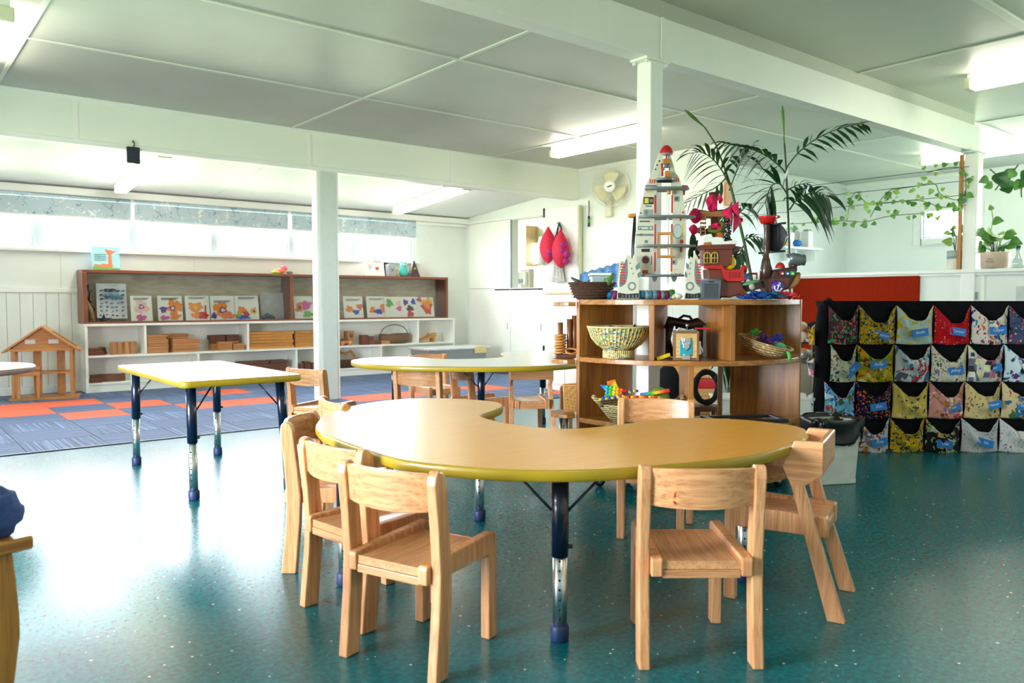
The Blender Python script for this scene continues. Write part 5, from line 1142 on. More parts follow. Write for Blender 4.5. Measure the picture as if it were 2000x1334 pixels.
obj('body', MB().add([(-w,-w,0),(w,-w,0),(w,w,0),(-w,w,0),(-w*1.1,-w*1.1,.155),(w*1.1,-w*1.1,.15),(w*1.1,w*1.1,.155),(-w*1.1,w*1.1,.15)], [(0,3,2,1),(0,1,5,4),(1,2,6,5),(2,3,7,6),(3,0,4,7)]), braid(), sbk, solid=.005)
obj('rim', MB().tube([(-w*1.1,-w*1.1,.155),(w*1.1,-w*1.1,.15),(w*1.1,w*1.1,.155),(-w*1.1,w*1.1,.15)], .006, 6, closed=True), M_pine['x'], sbk)

# ================================================================ ON TOP OF THE SHELF
wk_ = T5('wicker_basket', 'dark brown wicker basket at the left end of the shelf top', 'basket', 1156, 4.53)
obj('body', MB().lathe([(.085, 0), (.105, .025), (.122, .07), (.130, .095), (.122, .097), (.10, .04), (.08, .01)], 34, sy=.8), M_wickd, wk_)
rbm = MB()
for j in range(6):
    z = .012+.0155*j; r = .095+.036*(z/.095)
    for ph in (0, 1): rbm.tube([((r+.004*sin(17*a_+ph*PI))*cos(a_), .8*(r+.004*sin(17*a_+ph*PI))*sin(a_), z+.004*ph) for a_ in [2*PI*k/68 for k in range(68)]], .0042, 5, closed=True)
o = obj('woven_strands', rbm, M_wickd, wk_); o['kind'] = 'stuff'
pb = T5('plastic_box', 'small clear plastic box with white lid sitting in the dark wicker basket', 'box', 1172, 4.53, ZTOP+.06)
obj('body', MB().box(-.06, .06, -.05, .05, 0, .075), plain('clear_box', (216, 226, 232), .2, trans=.6, noise=0), pb, bevel=.01); obj('lid', MB().box(-.066, .066, -.055, .055, .075, .09), M_whitep, pb, bevel=.006)
t = T5('toy_dinosaur', 'small green toy dinosaur peeking from the dark wicker basket', 'toy', 1192, 4.45, ZTOP+.085); obj('body', MB().tube([(0, 0, 0), (-.012, 0, .02), (.012, 0, .04), (.014, 0, .062)], [.018, .022, .015, .008], 10), plain('moss_green_toy', (70, 110, 40), .5), t); obj('tail', MB().tube([(-.01, 0, .01), (-.03, 0, .02), (-.034, 0, .034)], [.012, .008, .003], 8), plain('moss_green_toy', (70, 110, 40), .5), t)
t = T5('toy_crocodile', 'dark green toy snout leaning out of the dark wicker basket', 'toy', 1122, 4.53, ZTOP+.095); obj('body', MB().tube([(.05, 0, -.01), (.02, 0, .005), (-.02, 0, .03)], [.012, .013, .005], 8), plain('teal_grey_toy', (44, 66, 66), .5), t); obj('fin', MB().tube([(.07, 0, .0), (.085, 0, .018)], [.012, .004], 6), plain('slate_toy', (100, 112, 118), .5), t)
# bead tube
tu = T5('bead_tube', 'clear tube of coloured beads with blue cap behind the rocket', 'tube', 1245, 4.50); kt = 4.50/1545; rt2 = .026
for k in range(14):
    x = (1196-1245)*kt+k*.0228; obj('segment', MB().lathe([(rt2-.003, 0), (rt2, .003), (rt2, .0195), (rt2-.003, .0225)], 18, M=Matrix.Translation((x, 0, rt2)) @ Matrix.Rotation(R(90), 4, 'Y')), [plain('magenta_gel', (170, 50, 120), .2, trans=.3), plain('teal_gel', (60, 150, 170), .2, trans=.3), plain('green_gel', (70, 160, 80), .2, trans=.3), plain('pale_gel', (170, 190, 200), .2, trans=.4), plain('blue_gel', (70, 110, 190), .2, trans=.3)][(k*2+k//3) % 5], tu)
for xx, m in (((1183-1245)*kt, M_blue), ((1196-1245)*kt+14*.0228, M_green)): obj('cap', MB().lathe([(rt2*.8, 0), (rt2*1.1, .006), (rt2*1.1, .028), (rt2*.9, .034)], 20, M=Matrix.Translation((xx, 0, rt2*1.1)) @ Matrix.Rotation(R(90), 4, 'Y')), m, tu)

# ---- wooden rocket dolls' house
DR = 4.32; rk = T5('toy_rocket', 'tall wooden rocket playhouse with red nose cone and grey floors on the shelf', 'toy rocket', 1287, DR)
Q = PX(1287, 579, DR); kr = DR/1545
def rp(name, pts, y0, y1, mat, par=rk, bevel=0): return obj(name, MB().plate([p for p in Q(*pts)][::-1], y0, y1), mat, par, bevel=bevel)
LP = [(1285,297),(1279,312),(1273,334),(1266,344),(1259,360),(1254,380),(1247,410),(1242,440),(1239,475),(1239,505),(1242,532),(1280,532),(1280,500),(1277,495),(1277,382),(1281,372),(1283,340),(1291,310),(1293,297)]
RP_ = [(1305,297),(1312,318),(1316,334),(1322,341),(1327,352),(1331,375),(1337,410),(1339,440),(1339,480),(1337,510),(1334,532),(1309,532),(1309,500),(1312,495),(1312,382),(1309,372),(1305,330),(1302,310),(1300,297)]
pL = rp('left_wall', LP, .0, .014, M_cream, bevel=.0015)
hole = None
pR = obj('right_wall', MB().plate(Q(*RP_)[::-1], .0, .014), M_cream, rk, bevel=.0015)
M_pr, M_pg, M_py, M_pk = plain('print_rocket_red', (204, 46, 44), .5), plain('print_rocket_grey', (120, 132, 138), .5), plain('print_rocket_yellow', (232, 206, 70), .5), plain('print_rocket_black', (44, 48, 50), .5)
def flat(par, items):
    m = MB(); ms = []
    for pts, mat_ in items:
        if mat_ not in ms: ms.append(mat_)
        if len(pts) == 4 and not isinstance(pts[0], tuple):
            x, y, rx, ry = pts; pts = [(x+rx*cos(2*PI*k/20), y+ry*sin(2*PI*k/20)) for k in range(20)]
        m.plate(Q(*pts)[::-1], -.0006-.00025*(len(m.f)//40), -.0001, ms.index(mat_))
    o = obj('printed_panel', m, ms, par); o['kind'] = 'stuff'; return o
bxp = lambda x0, y0, x1, y1: [(x0,y0),(x1,y0),(x1,y1),(x0,y1)]
flat(pL, [(bxp(1276,377,1280,412), M_pr), (bxp(1277,433,1280,477), M_pr), (bxp(1277,488,1280,525), M_pr)]+[([(x,347),(x+2,347),(x+2,355),(x,355)], M_pr) for x in (1267,1271,1275)]+
     [(bxp(1255,381,1275,395), M_pk), (bxp(1257,383,1265,393), M_py), (bxp(1267,385,1273,391), M_pg), (bxp(1259,397,1271,400), M_pg), (bxp(1255,405,1274,415), M_lgrey), (bxp(1258,407,1263,415), M_cream), (bxp(1248,427,1268,429), M_pk),
      (bxp(1245,437,1274,445), M_pg), (bxp(1247,439,1272,443), plain('print_ice', (190, 220, 224), .5)), ([(1248,443),(1252,443),(1250,439)], M_pr), (bxp(1264,439,1268,443), M_py), (bxp(1241,452,1275,456), M_pg), (bxp(1249,450,1254,456), M_py), (bxp(1258,464,1264,470), M_pg), (bxp(1252,481,1268,487), M_pk),
      ((1260,502,8,8), M_lgrey), ((1260,502,7,7), M_pr), (bxp(1255,499,1265,502), M_pk), (bxp(1259,510,1261,514), M_py), (bxp(1254,522,1265,529), M_pr), (bxp(1271,494,1272,512), M_pk)]+[(bxp(1249+4*k,530,1251+4*k,532), M_py if k % 2 else M_pk) for k in range(7)]+
     [((x,y,1.5,1.5), M_pk) for x, y in ((1285,312),(1281,320),(1278,328),(1262,366),(1256,388),(1250,412))]+[(bxp(1258,358,1280,361), M_pg), (bxp(1260,369,1264,372), M_py), (bxp(1267,369,1271,372), M_py)])
flat(pR, [(bxp(1309,377,1312,412), M_pr), (bxp(1309,433,1312,477), M_pr), (bxp(1309,488,1312,525), M_pr)]+[([(x,344),(x+2,344),(x+2,352),(x,352)], M_pr) for x in (1313,1317,1321)]+
     [((1322,447,9.5,14.5), M_lgrey), ((1322,447,8,12.5), plain('mirror_silver', (226, 234, 234), .05, metal=1, noise=0)), (bxp(1314,379,1325,390), M_lgrey), (bxp(1316,381,1323,388), M_pg), (bxp(1330,409,1334,412), M_pr), ((1330,467,3.5,4), M_pr), (bxp(1327,478,1331,487), M_pr), (bxp(1312,495,1316,499), M_py), (bxp(1312,502,1321,512), M_lgrey), ((1315,507,2,3), M_pk), (bxp(1313,368,1317,371), M_py), (bxp(1319,368,1323,371), M_py), ((1327,424,1.6,3), M_pr), (bxp(1331,432,1333,460), M_py), (bxp(1312,520,1322,522), M_py)]+[(bxp(1310+4*k,529,1312+4*k,531), M_py if k % 2 else M_pk) for k in range(5)])
obj('nose_cone', MB().lathe([(.002, .045), (.016, .040), (.028, .026), (.037, .004), (.037, 0), (.0, 0)][::-1], 24, M=Matrix.Translation((Q((1299,297))[0][0], .007, Q((1299,297))[0][1])), sy=.8), M_red, rk)
obj('nose_ring', MB().lathe([(.033, -.008), (.034, 0)], 24, M=Matrix.Translation((Q((1299,297))[0][0], .007, Q((1299,297))[0][1])), sy=.8), M_lgrey, rk)
def half(px0, px1, py, depth=.14, th=.012):
    a, z = Q((px0, py))[0]; b, _ = Q((px1, py))[0]; c = (a+b)/2; r = (b-a)/2
    out = [(c+r*cos(PI*k/20), -.02-.05*sin(PI*k/20)) for k in range(21)]+[(c-r*cos(PI*k/20), -.02+depth*sin(PI*k/20)) for k in range(1, 20)]
    return obj('floor_disc', MB().prism(out[::-1], z-th/2, z+th/2), plain('grey_board', (104, 114, 118), .4), rk, bevel=.002)
half(1277, 1312, 349, .07); half(1256, 1342, 366, .10); half(1244, 1355, 420, .12); half(1241, 1356, 476, .12); half(1248, 1335, 533, .10, .010)
obj('crane_seat', MB().box(*[q for q in (Q((1280,360))[0][0], Q((1309,360))[0][0])], -.03, .0, Q((0,354))[0][1], Q((0,348))[0][1]), M_black, rk, bevel=.003)
ped = obj('crane_arm', MB().tube([(Q((1289,318))[0][0], -.02, Q((0,318))[0][1]), (Q((1290,340))[0][0], -.02, Q((0,342))[0][1])], .0055, 8), M_red, rk)
obj('crane_head', MB().box(Q((1290,0))[0][0], Q((1305,0))[0][0], -.035, -.005, Q((0,319))[0][1], Q((0,310))[0][1]), M_pine['x'], rk, bevel=.003); obj('crane_rod', MB().tube([(Q((1298,0))[0][0], -.01, Q((0,312))[0][1]), (Q((1298,0))[0][0], -.01, Q((0,298))[0][1])], .005, 8), M_red, rk)
obj('crane_motor', MB().lathe([(.010, -.02), (.013, -.012), (.013, 0)], 12, M=Matrix.Translation((Q((1298,0))[0][0], -.02, Q((0,319))[0][1]))), M_grey, rk); obj('crane_block', MB().box(Q((1294,0))[0][0], Q((1305,0))[0][0], -.04, -.012, Q((0,345))[0][1], Q((0,333))[0][1]), M_pine['x'], rk, bevel=.002)
hkm = MB()
for sx in (-1, 1): hkm.tube([(Q((1298,0))[0][0]+sx*.004, -.02, Q((0,322))[0][1]), (Q((1298,0))[0][0]+sx*.014, -.02, Q((0,325))[0][1]), (Q((1298,0))[0][0]+sx*.015, -.02, Q((0,331))[0][1])], .003, 6)
obj('crane_claw', hkm, M_black, rk)
lad = obj('lift_frame', MB().box(Q((1280,0))[0][0], Q((1283.5,0))[0][0], -.055, -.035, Q((0,499))[0][1], Q((0,452))[0][1]), M_pine['z'], rk)
obj('lift_post', MB().box(Q((1304,0))[0][0], Q((1308,0))[0][0], -.055, -.035, Q((0,499))[0][1], Q((0,452))[0][1]), M_pine['z'], rk)
for y in (453, 477, 497): obj('lift_bar', MB().box(Q((1280,0))[0][0], Q((1308,0))[0][0], -.057, -.033, Q((0,y+2.5))[0][1], Q((0,y-2.5))[0][1]), M_pine['x'], rk)
obj('lift_cord', MB().tube([(Q((1299,0))[0][0], -.02, Q((0,372))[0][1]), (Q((1299,0))[0][0], -.02, Q((0,453))[0][1])], .0015, 4), M_whitep, rk); obj('cord_bobbin', MB().lathe([(.009, 0), (.011, .01), (.009, .022)], 10, M=Matrix.Translation((Q((1302,0))[0][0], -.03, Q((0,377))[0][1]))), M_pine['z'], rk)
obj('rear_rail', MB().box(Q((1304,0))[0][0], Q((1307,0))[0][0], .02, .03, Q((0,548))[0][1], Q((0,380))[0][1]), M_whitep, rk)
for px in (1273, 1311): rp('thruster', [(px,533),(px+10,533),(px+8,541),(px+5,545),(px+2,541)], -.02, .02, M_grey)
rp('red_roller', [(1330,358),(1341,359),(1341,366),(1330,366)], .0, .05, M_red); rp('roller_knob', [(1333,366),(1337,366),(1337,376),(1333,376)], .02, .03, M_pine['z'])
FL = [(1202,578),(1203,560),(1204,545),(1208,525),(1214,508),(1221,493),(1226,497),(1231,502),(1234,493),(1237,498),(1241,510),(1246,523),(1247,530),(1244,540),(1244,578)]
FR_ = [(1332,578),(1332,545),(1331,530),(1333,522),(1338,507),(1342,497),(1346,501),(1350,489),(1356,500),(1361,517),(1364,540),(1365,560),(1361,578)]
for pts, s, x0 in ((FL, 1, 0), (FR_, -1, 0)):
    f = rp('fin', pts, -.075, -.062, M_cream, bevel=.002); inner = []
    if s > 0:
        gp = [(1206,552),(1206,535),(1211,518),(1219,501),(1221,505),(1222,530),(1219,546),(1213,553),(1207,556)]; c = (1230,554); base = [(1203,577),(1203,566),(1220,569),(1243,567),(1243,577)]; bars = [(1207,1217)]; win = [1211+6.5*k for k in range(5)]
        d1 = [(1236,515),(1244,508),(1245,519),(1238,524)]; d2 = [(1240,530),(1246,525),(1248,535),(1241,538)]; dots = ((1226,510),(1229,520),(1232,530))
    else:
        gp = [(1361,552),(1361,535),(1357,518),(1352,501),(1350,505),(1349,530),(1351,546),(1356,553),(1360,556)]; c = (1341,554); base = [(1333,577),(1333,567),(1348,569),(1363,566),(1361,577)]; bars = [(1353,1362)]; win = [1337+5.5*k for k in range(4)]
        d1 = [(1333,508),(1339,514),(1338,522),(1333,519)]; d2 = [(1331,525),(1336,531),(1335,538),(1331,535)]; dots = ((1342,510),(1341,520),(1340,530))
    oo = flat(f, [(gp, M_pg), (base, M_pk), ((c[0],c[1],8,8.5), M_pg), ((c[0],c[1],5,5.3), M_cream), (d1, M_pg), (d2, M_pg)]+[((x,y,1.5,1.6), M_pg) for x, y in dots]+[(bxp(bars[0][0],511+5.2*k,bars[0][1],513.2+5.2*k), M_pr) for k in range(8)]+[(bxp(x,570.5,x+2.4,575.5), M_pg) for x in win])
    oo.location.y = -.075
for px in (1215, 1345): rp('rear_fin', [(px,578),(px,540),(px+10,505),(px+22,520),(px+24,578)], .10, .112, M_cream, bevel=.002)
sh_ = T5('shell_toy', 'small white shell toy between the rocket fins', 'toy', 1323, 4.2); obj('shell', MB().ball((0, 0, .016), (.028, .02, .016), 12), plain('shell_white', (224, 216, 200), .5), sh_); obj('spire', MB().ball((-.02, -.005, .012), (.014, .014, .012), 9), plain('shell_tan', (200, 180, 150), .5), sh_)
tag(obj('glass_marble', MB().ball((0, 0, .009), .009, 12), plain('aqua_glass', (90, 170, 190), .1, trans=.5), loc=at(1311, 4.2, ZTOP+.0005)), 'small aqua glass marble beside the white shell toy', 'marble')
# ---- grey basket, ship, treehouse, yarn on the shelf top
gk = T5('grey_crate', 'small grey perforated plastic basket beside the rocket', 'basket', 1384, 4.26); kg = 4.26/1545; w = 18.5*kg; hb_ = 38*kg
gm = MB()
obj('body', MB().add([(-w*.9,-.045,0),(w*.9,-.045,0),(w*.9,.045,0),(-w*.9,.045,0),(-w,-.05,hb_),(w,-.05,hb_),(w,.05,hb_),(-w,.05,hb_)], [(0,3,2,1),(0,1,5,4),(1,2,6,5),(2,3,7,6),(3,0,4,7)]), M_grey, gk, solid=.003)
obj('rim', MB().tube([(-w,-.05,hb_),(w,-.05,hb_),(w,.05,hb_),(-w,.05,hb_)], .0045, 6, closed=True), M_grey, gk)
hm = MB()
for i in range(9):
    for j in range(9): hm.bx((-.034+.0085*i, -.0465-.00055*(j+1), .012+.0085*j), (.005, .0012, .005))
o = obj('perforations', hm, plain('grey_shadow_hole', (44, 48, 54), .6), gk); o['kind'] = 'stuff'
obj('handle_slot', MB().bx((0, -.051, hb_-.012), (.03, .002, .008)), plain('grey_shadow_hole', (44, 48, 54), .6), gk, bevel=.002)
DSH = 4.30; sp_ = T5('pirate_ship', 'brown plastic toy pirate ship with red rails, black sail and anchor badge', 'toy ship', 1410, DSH); S = PX(1410, 579, DSH); S1 = lambda x, y: S((x, y))[0]
M_hull = plain('ship_brown', (110, 46, 30), .35, coat=.25); M_hull2 = plain('ship_dark_brown', (62, 36, 28), .35, coat=.25)
def spl(name, pts, y0, y1, mat, par=sp_, bevel=.003): return obj(name, MB().plate(S(*pts)[::-1], y0, y1), mat, par, bevel=bevel)
spl('stern_hull', [(1376,520),(1404,520),(1412,543),(1444,545),(1446,556),(1455,568),(1457,577),(1445,577),(1440,570),(1420,576),(1398,575),(1388,560),(1378,542)], -.05, .06, M_hull, bevel=.008)
spl('stern_castle', [(1369,482),(1426,480),(1424,512),(1408,520),(1402,514),(1370,514)], -.045, .055, M_hull, bevel=.004); spl('castle_side', [(1426,482),(1442,484),(1436,492),(1427,494)], -.02, .055, M_hull2)
spl('roof_cornice', [(1362,475),(1430,473),(1426,480),(1424,483),(1368,484)], -.06, .07, M_hull); spl('roof_wing', [(1428,476),(1444,479),(1434,487),(1425,489)], -.05, .07, M_hull2)
spl('white_deck', [(1365,475),(1366,460),(1372,455),(1384,453),(1386,460),(1396,459),(1406,461),(1409,468),(1420,466),(1432,467),(1433,474)], -.05, .05, M_whitep, bevel=.005)
spl('gold_bench', [(1368,476),(1369,470),(1382,469),(1382,475)], -.056, -.045, M_pine['x'])
for x in (1376, 1390):
    a, z = S1(x, 499); m = MB(); r = .0165
    arch = [(a+r*cos(t), z+.012+r*sin(t)) for t in [PI*k/10 for k in range(11)]]; m.tube([(a+r, -.049, z-.028)]+[(p, -.049, q_) for p, q_ in arch]+[(a-r, -.049, z-.028), (a+r, -.049, z-.028)], .0034, 6)
    m.tube([(a, -.049, z-.028), (a, -.049, z+.028)], .0022, 5); m.tube([(a-r, -.049, z-.002), (a+r, -.049, z-.002)], .0022, 5)
    f = obj('window_frame', m, plain('gold_plastic', (206, 160, 70), .35), sp_); obj('window_dark', MB().plate([(a-r*.9, z-.026), (a+r*.9, z-.026), (a+r*.9, z+.012), (a, z+.028), (a-r*.9, z+.012)], -.0475, -.0455), plain('window_shadow', (40, 44, 30), .5), f)
spl('red_rail', [(1368,514),(1404,513),(1407,520),(1412,523),(1442,521),(1445,521),(1446,537),(1450,536),(1449,540),(1442,545),(1412,545),(1408,541),(1402,522),(1369,520)], -.066, -.05, M_red)
for k in range(4): spl('rail_slot', bxp(1416+6*k,527,1420+6*k,538), -.0672, -.0655, plain('slot_red', (150, 14, 20), .5), bevel=0)
obj('wheel', MB().lathe([(.052 if k % 2 else .045, 0) for k in range(1)]+[(.04, .012), (.0, .016)], 18, M=Matrix.Translation((S1(1418,507)[0], -.02, S1(1418,507)[1])) @ Matrix.Rotation(R(80), 4, 'X')), M_yellow, sp_)
obj('green_step', MB().tube([(S1(1406,510)[0], -.03, S1(1406,510)[1]), (S1(1420,514)[0], -.03, S1(1420,514)[1])], .008, 6), M_green, sp_)
spl('mid_deck', [(1430,548),(1490,540),(1492,556),(1450,566),(1442,562)], -.03, .06, M_hull2)
spl('bow_hull', [(1482,541),(1500,537),(1505,523),(1515,520),(1550,516),(1551,522),(1548,530),(1541,545),(1533,560),(1510,566),(1492,566),(1488,556)], -.045, .055, M_hull2, bevel=.008)
spl('bow_panel', [(1495,540),(1536,538),(1530,558),(1496,566)], -.052, -.045, M_hull, bevel=.002)
mastx = S1(1495, 540)[0]
obj('mast', MB().lathe([(.034, S1(0,543)[1]), (.033, S1(0,520)[1]), (.024, S1(0,504)[1]), (.021, S1(0,500)[1]), (.017, S1(0,498)[1]), (.0165, S1(0,478)[1]), (.0185, S1(0,476)[1]), (.0165, S1(0,474)[1]), (.0155, S1(0,440)[1]), (.018, S1(0,438)[1]), (.018, S1(0,431)[1])], 18, M=Matrix.Translation((mastx, 0, 0))), M_hull2, sp_)
nest = obj('crows_nest', MB().lathe([(.034, S1(0,432)[1]), (.04, S1(0,430)[1]), (.046, S1(0,423)[1]), (.05, S1(0,421)[1]), (.05, S1(0,418)[1]), (.043, S1(0,418)[1]), (.036, S1(0,428)[1])], 20, M=Matrix.Translation((mastx+.004, 0, 0))), M_red, sp_)
obj('nest_spout', MB().tube([(mastx+.04, 0, S1(0,420)[1]), (mastx+.07, 0, S1(0,419)[1])], [.012, .006], 8), M_red, nest)
a0, z1 = S1(1501, 434); a1, z0 = S1(1527, 486)
obj('black_sail', MB().sheet(lambda u, v: (a0+(a1-a0)*(.25+.75*sin(PI*(.15+.7*v)))*u**.8, .03-.10*u*(.6+.4*sin(PI*v)), z0+(z1-z0)*v+.004*sin(9*u)), 12, 12), plain('black_sail', (14, 14, 18), .25, coat=.5), sp_, solid=.004)
obj('yard', MB().tube([(a1+.0, -.05, z1+.004), (a0-.015, .03, z1-.002)], .006, 6), M_black, sp_); obj('yard', MB().tube([(a1+.0, -.05, z0), (a0-.05, .03, z0-.008)], .006, 6), M_black, sp_)
dc = S1(1511, 556); ds = obj('anchor_badge', MB().lathe([(.033, -.006), (.0345, -.003), (.0345, .003), (.033, .006)], 28, M=Matrix.Translation((dc[0], -.062, dc[1])) @ Matrix.Rotation(R(90), 4, 'X')), M_purple, sp_)
an = MB(); ca_, sa_ = cos(R(-18)), sin(R(-18)); AR = lambda x, z: (dc[0]+x*ca_-z*sa_, -.070, dc[1]+x*sa_+z*ca_)
an.tube([AR(0, .016), AR(0, -.02)], .0036, 6).tube([AR(-.010, .009), AR(.010, .009)], .0034, 6).tube([AR(.018*cos(t), -.004+.016*sin(t)) for t in [PI+PI*k/10 for k in range(11)]], .0036, 6); an.tube([AR(.005*cos(t), .021+.005*sin(t)) for t in [2*PI*k/10 for k in range(10)]], .0022, 5, closed=True); an.ball(AR(.019, -.002), .0055, 7).ball(AR(-.019, -.002), .0055, 7)
obj('anchor_sign', an, plain('badge_white', (226, 224, 232), .4), ds); obj('badge_ring', MB().tube([(dc[0]-.026+.006*cos(t), -.062, dc[1]+.034+.006*sin(t)) for t in [2*PI*k/12 for k in range(12)]], .0028, 5, closed=True), M_purple, ds)
for k, (x, m) in enumerate(((1519, plain('crimson_die', (150, 20, 36), .3, coat=.3)), (1529, plain('blue_die', (20, 84, 150), .3, coat=.3)), (1539, M_green))):
    c = S1(x, 529); b_ = obj('button', MB().bx((c[0], -.056, c[1]), (.026, .02, .025)), m, sp_, bevel=.006); obj('button_mark', MB().bx((c[0], -.0668, c[1]-.002), (.011, .001, .010)), plain('badge_white', (226, 224, 232), .4), b_, bevel=.0004)
c = S1(1521, 514); hp = obj('red_cap', MB().lathe([(.027, 0), (.027, .006), (.022, .018), (.012, .028), (.001, .031)], 18, M=Matrix.Translation((c[0], -.01, c[1]-.012))), M_red, sp_)
cn0, cn1 = S1(1536, 500), S1(1563, 503)
obj('cannon', MB().tube([(cn0[0], -.02, cn0[1]), (cn0[0]+.018, -.02, cn0[1]), (cn1[0]-.02, -.02, cn1[1]), (cn1[0]-.004, -.02, cn1[1]), (cn1[0]+.008, -.02, cn1[1])], [.024, .031, .033, .027, .031], 18), plain('gunmetal_plastic', (110, 118, 122), .35, metal=.4), sp_)
obj('cannon_fin', MB().plate(S((1531,492),(1538,490),(1539,497),(1534,499))[::-1], -.03, -.01), plain('gunmetal_plastic', (110, 118, 122), .35, metal=.4), sp_); obj('cannon_post', MB().tube([(S1(1546,516)[0], -.02, S1(1546,518)[1]), (S1(1546,510)[0], -.02, S1(1546,510)[1])], .018, 10), M_hull2, sp_)
fg = [(1548,532),(1556,525),(1560,530),(1559,538),(1554,550),(1545,558),(1533,560),(1540,546)]
obj('gold_figurehead', MB().plate(S(*fg)[::-1], -.035, .03), plain('old_gold_plastic', (150, 104, 50), .4), sp_, bevel=.010, seg=3)
# green plank turtle board, little sailor, rail
c = S1(1462, 545); tb_ = T5('turtle_board', 'small green board with a skull button on the ship deck', 'toy', 1462, DSH-.03, ZTOP+c[1]-.014); tb_.rotation_euler = (0, R(-14), RZ); obj('board', MB().ball((0, -.045, .008), (.048, .022, .012), 14), plain('jade_plastic', (90, 140, 100), .4), tb_); obj('skull_button', MB().ball((-.005, -.062, -.012), (.016, .008, .018), 10), plain('bone_plastic', (170, 170, 150), .4), tb_)
c = S1(1452, 546); sl_ = T5('toy_sailor', 'small toy sailor in blue clothes and red cap on the ship deck', 'toy figure', 1452, DSH-.02, ZTOP+c[1])
sk = plain('sailor_skin', (110, 70, 50), .5); sbl = plain('sailor_blue', (50, 130, 190), .4)
obj('body', MB().lathe([(.018, 0), (.022, .012), (.02, .04), (.013, .052)], 12), sbl, sl_); obj('head', MB().ball((0, 0, .066), .018, 12), sk, sl_); obj('cap', MB().lathe([(.0185, .072), (.0185, .080), (.012, .09), (.001, .093)], 12), M_red, sl_)
for s_ in (-1, 1): obj('arm', MB().tube([(s_*.016, 0, .045), (s_*.028, -.01, .03), (s_*.026, -.02, .018)], .0065, 7), sbl, sl_); obj('leg', MB().tube([(s_*.010, -.005, .012), (s_*.014, -.03, .008)], .009, 7), plain('sailor_white', (220, 226, 230), .4), sl_)
spl('red_gate', [(1461,527),(1479,527),(1479,540),(1476,540),(1476,531),(1465,531),(1465,540),(1461,540)], .0, .012, M_red)
t = T5('toy_barrel', 'small orange brown toy seat on the white ship deck', 'toy', 1404, DSH, ZTOP+S1(0,466)[1]); obj('body', MB().lathe([(.018, 0), (.022, .01), (.022, .034), (.016, .045), (.001, .049)], 14, sy=.8), plain('amber_plastic', (190, 90, 30), .3, coat=.3), t); obj('base', MB().lathe([(.02, -.004), (.02, 0)], 12), M_red, t)
t = T5('toy_cannon_tower', 'small black twisted toy tower on the white ship deck', 'toy', 1420, DSH, ZTOP+S1(0,466)[1])
obj('shaft', MB().tube([(.006*sin(k*1.4), 0, .008*k) for k in range(14)], [.016+.003*cos(k*2.1)-.0004*k for k in range(14)], 10), plain('gloss_black', (14, 14, 16), .2, coat=.6), t); obj('base', MB().lathe([(.026, -.002), (.026, .008), (.018, .012)], 14), plain('gloss_black', (14, 14, 16), .2, coat=.6), t); obj('top', MB().ball((0, 0, .114), (.013, .013, .01), 9), plain('gloss_black', (14, 14, 16), .2, coat=.6), t)
for lab, px, d, col, n, r, sd in (('royal blue yarn heap below the ship hull', 1475, 4.17, (16, 60, 140), 60, .055, 11), ('teal yarn strands right of the royal blue heap', 1503, 4.18, (20, 96, 130), 30, .045, 12), ('coral red knitted yarn bundle at right end of the shelf top', 1530, 4.22, (220, 60, 66), 46, .05, 13)):
    p = at(px, d, ZTOP+.012); m = MB(); rr = random.Random(sd)
    for k in range(n):
        a = rr.uniform(0, 6.28); q_ = rr.uniform(.2, 1)*r; x, y = 1.5*q_*cos(a), .5*q_*sin(a); h = max(0, .034*(1-q_/r))+.006
        m.tube([(x+.02*cos(a*3+j), y+.012*sin(a*5+j*1.3), max(-.006, h*(.3+.7*sin(j*1.1+a)))) for j in range(4)], .0055, 5)
    tag(obj('yarn_heap', m, plain('yarn_heap_%d' % sd, col, .95, noise=.14, nscale=60), loc=p, rz=RZ), lab, 'yarn', 'yarn heaps on the shelf top')
# treehouse
DT = 4.50; th_o = T5('toy_treehouse', 'wooden toy treehouse with magenta felt flowers behind the pirate ship', 'toy treehouse', 1390, DT); Tq = PX(1390, 579, DT); T1 = lambda x, y, d=0: (Tq((x, y))[0][0], d, Tq((x, y))[0][1])
M_bark = wood('branch_bark', (110, 70, 48), (70, 42, 28), 'z', rough=.8, coat=0)
obj('trunk', MB().tube([T1(1392,578), T1(1393,520), T1(1396,470), T1(1394,430), T1(1391,400), T1(1389,372)], [.05, .04, .032, .024, .02, .022], 12), M_bark, th_o)
obj('branch', MB().tube([T1(1392,392), T1(1397,375), T1(1401,369)], [.016, .013, .012], 9), M_bark, th_o)
for a in (((1356,412),(1380,414),(1412,410),(1426,402)), ((1360,446),(1376,448),(1394,444),(1418,430))): obj('branch', MB().tube([T1(*q_, d=-.03+.01*i) for i, q_ in enumerate(a)], [.018, .016, .015, .012], 9), M_bark, th_o)
obj('platform', MB().box(T1(1359,0)[0], T1(1408,0)[0], -.06, .05, T1(0,421)[2], T1(0,410)[2]), M_block['x'], th_o, bevel=.006); obj('platform', MB().box(T1(1352,0)[0], T1(1412,0)[0], -.03, .06, T1(0,500)[2], T1(0,494)[2]), M_block['x'], th_o, bevel=.006)
def petal(c, rx, rz, tilt, lab='felt_flower'):
    q_ = T1(*c, d=-.075); return obj(lab, MB().sheet(lambda u, v: (q_[0]+rx*v*cos(2*PI*u+tilt)*(1+.06*sin(10*PI*u)), q_[1]+.012*v*sin(6*PI*u)-.012*(1-v), q_[2]+rz*v*sin(2*PI*u+tilt)), 24, 6, cu=True), M_pink, th_o, solid=.003)
petal((1381,396), .031, .047, 0); petal((1350,420), .034, .042, .4); petal((1347,446), .024, .028, .2); petal((1397,388), .014, .024, .1); petal((1391,440), .03, .02, 0)
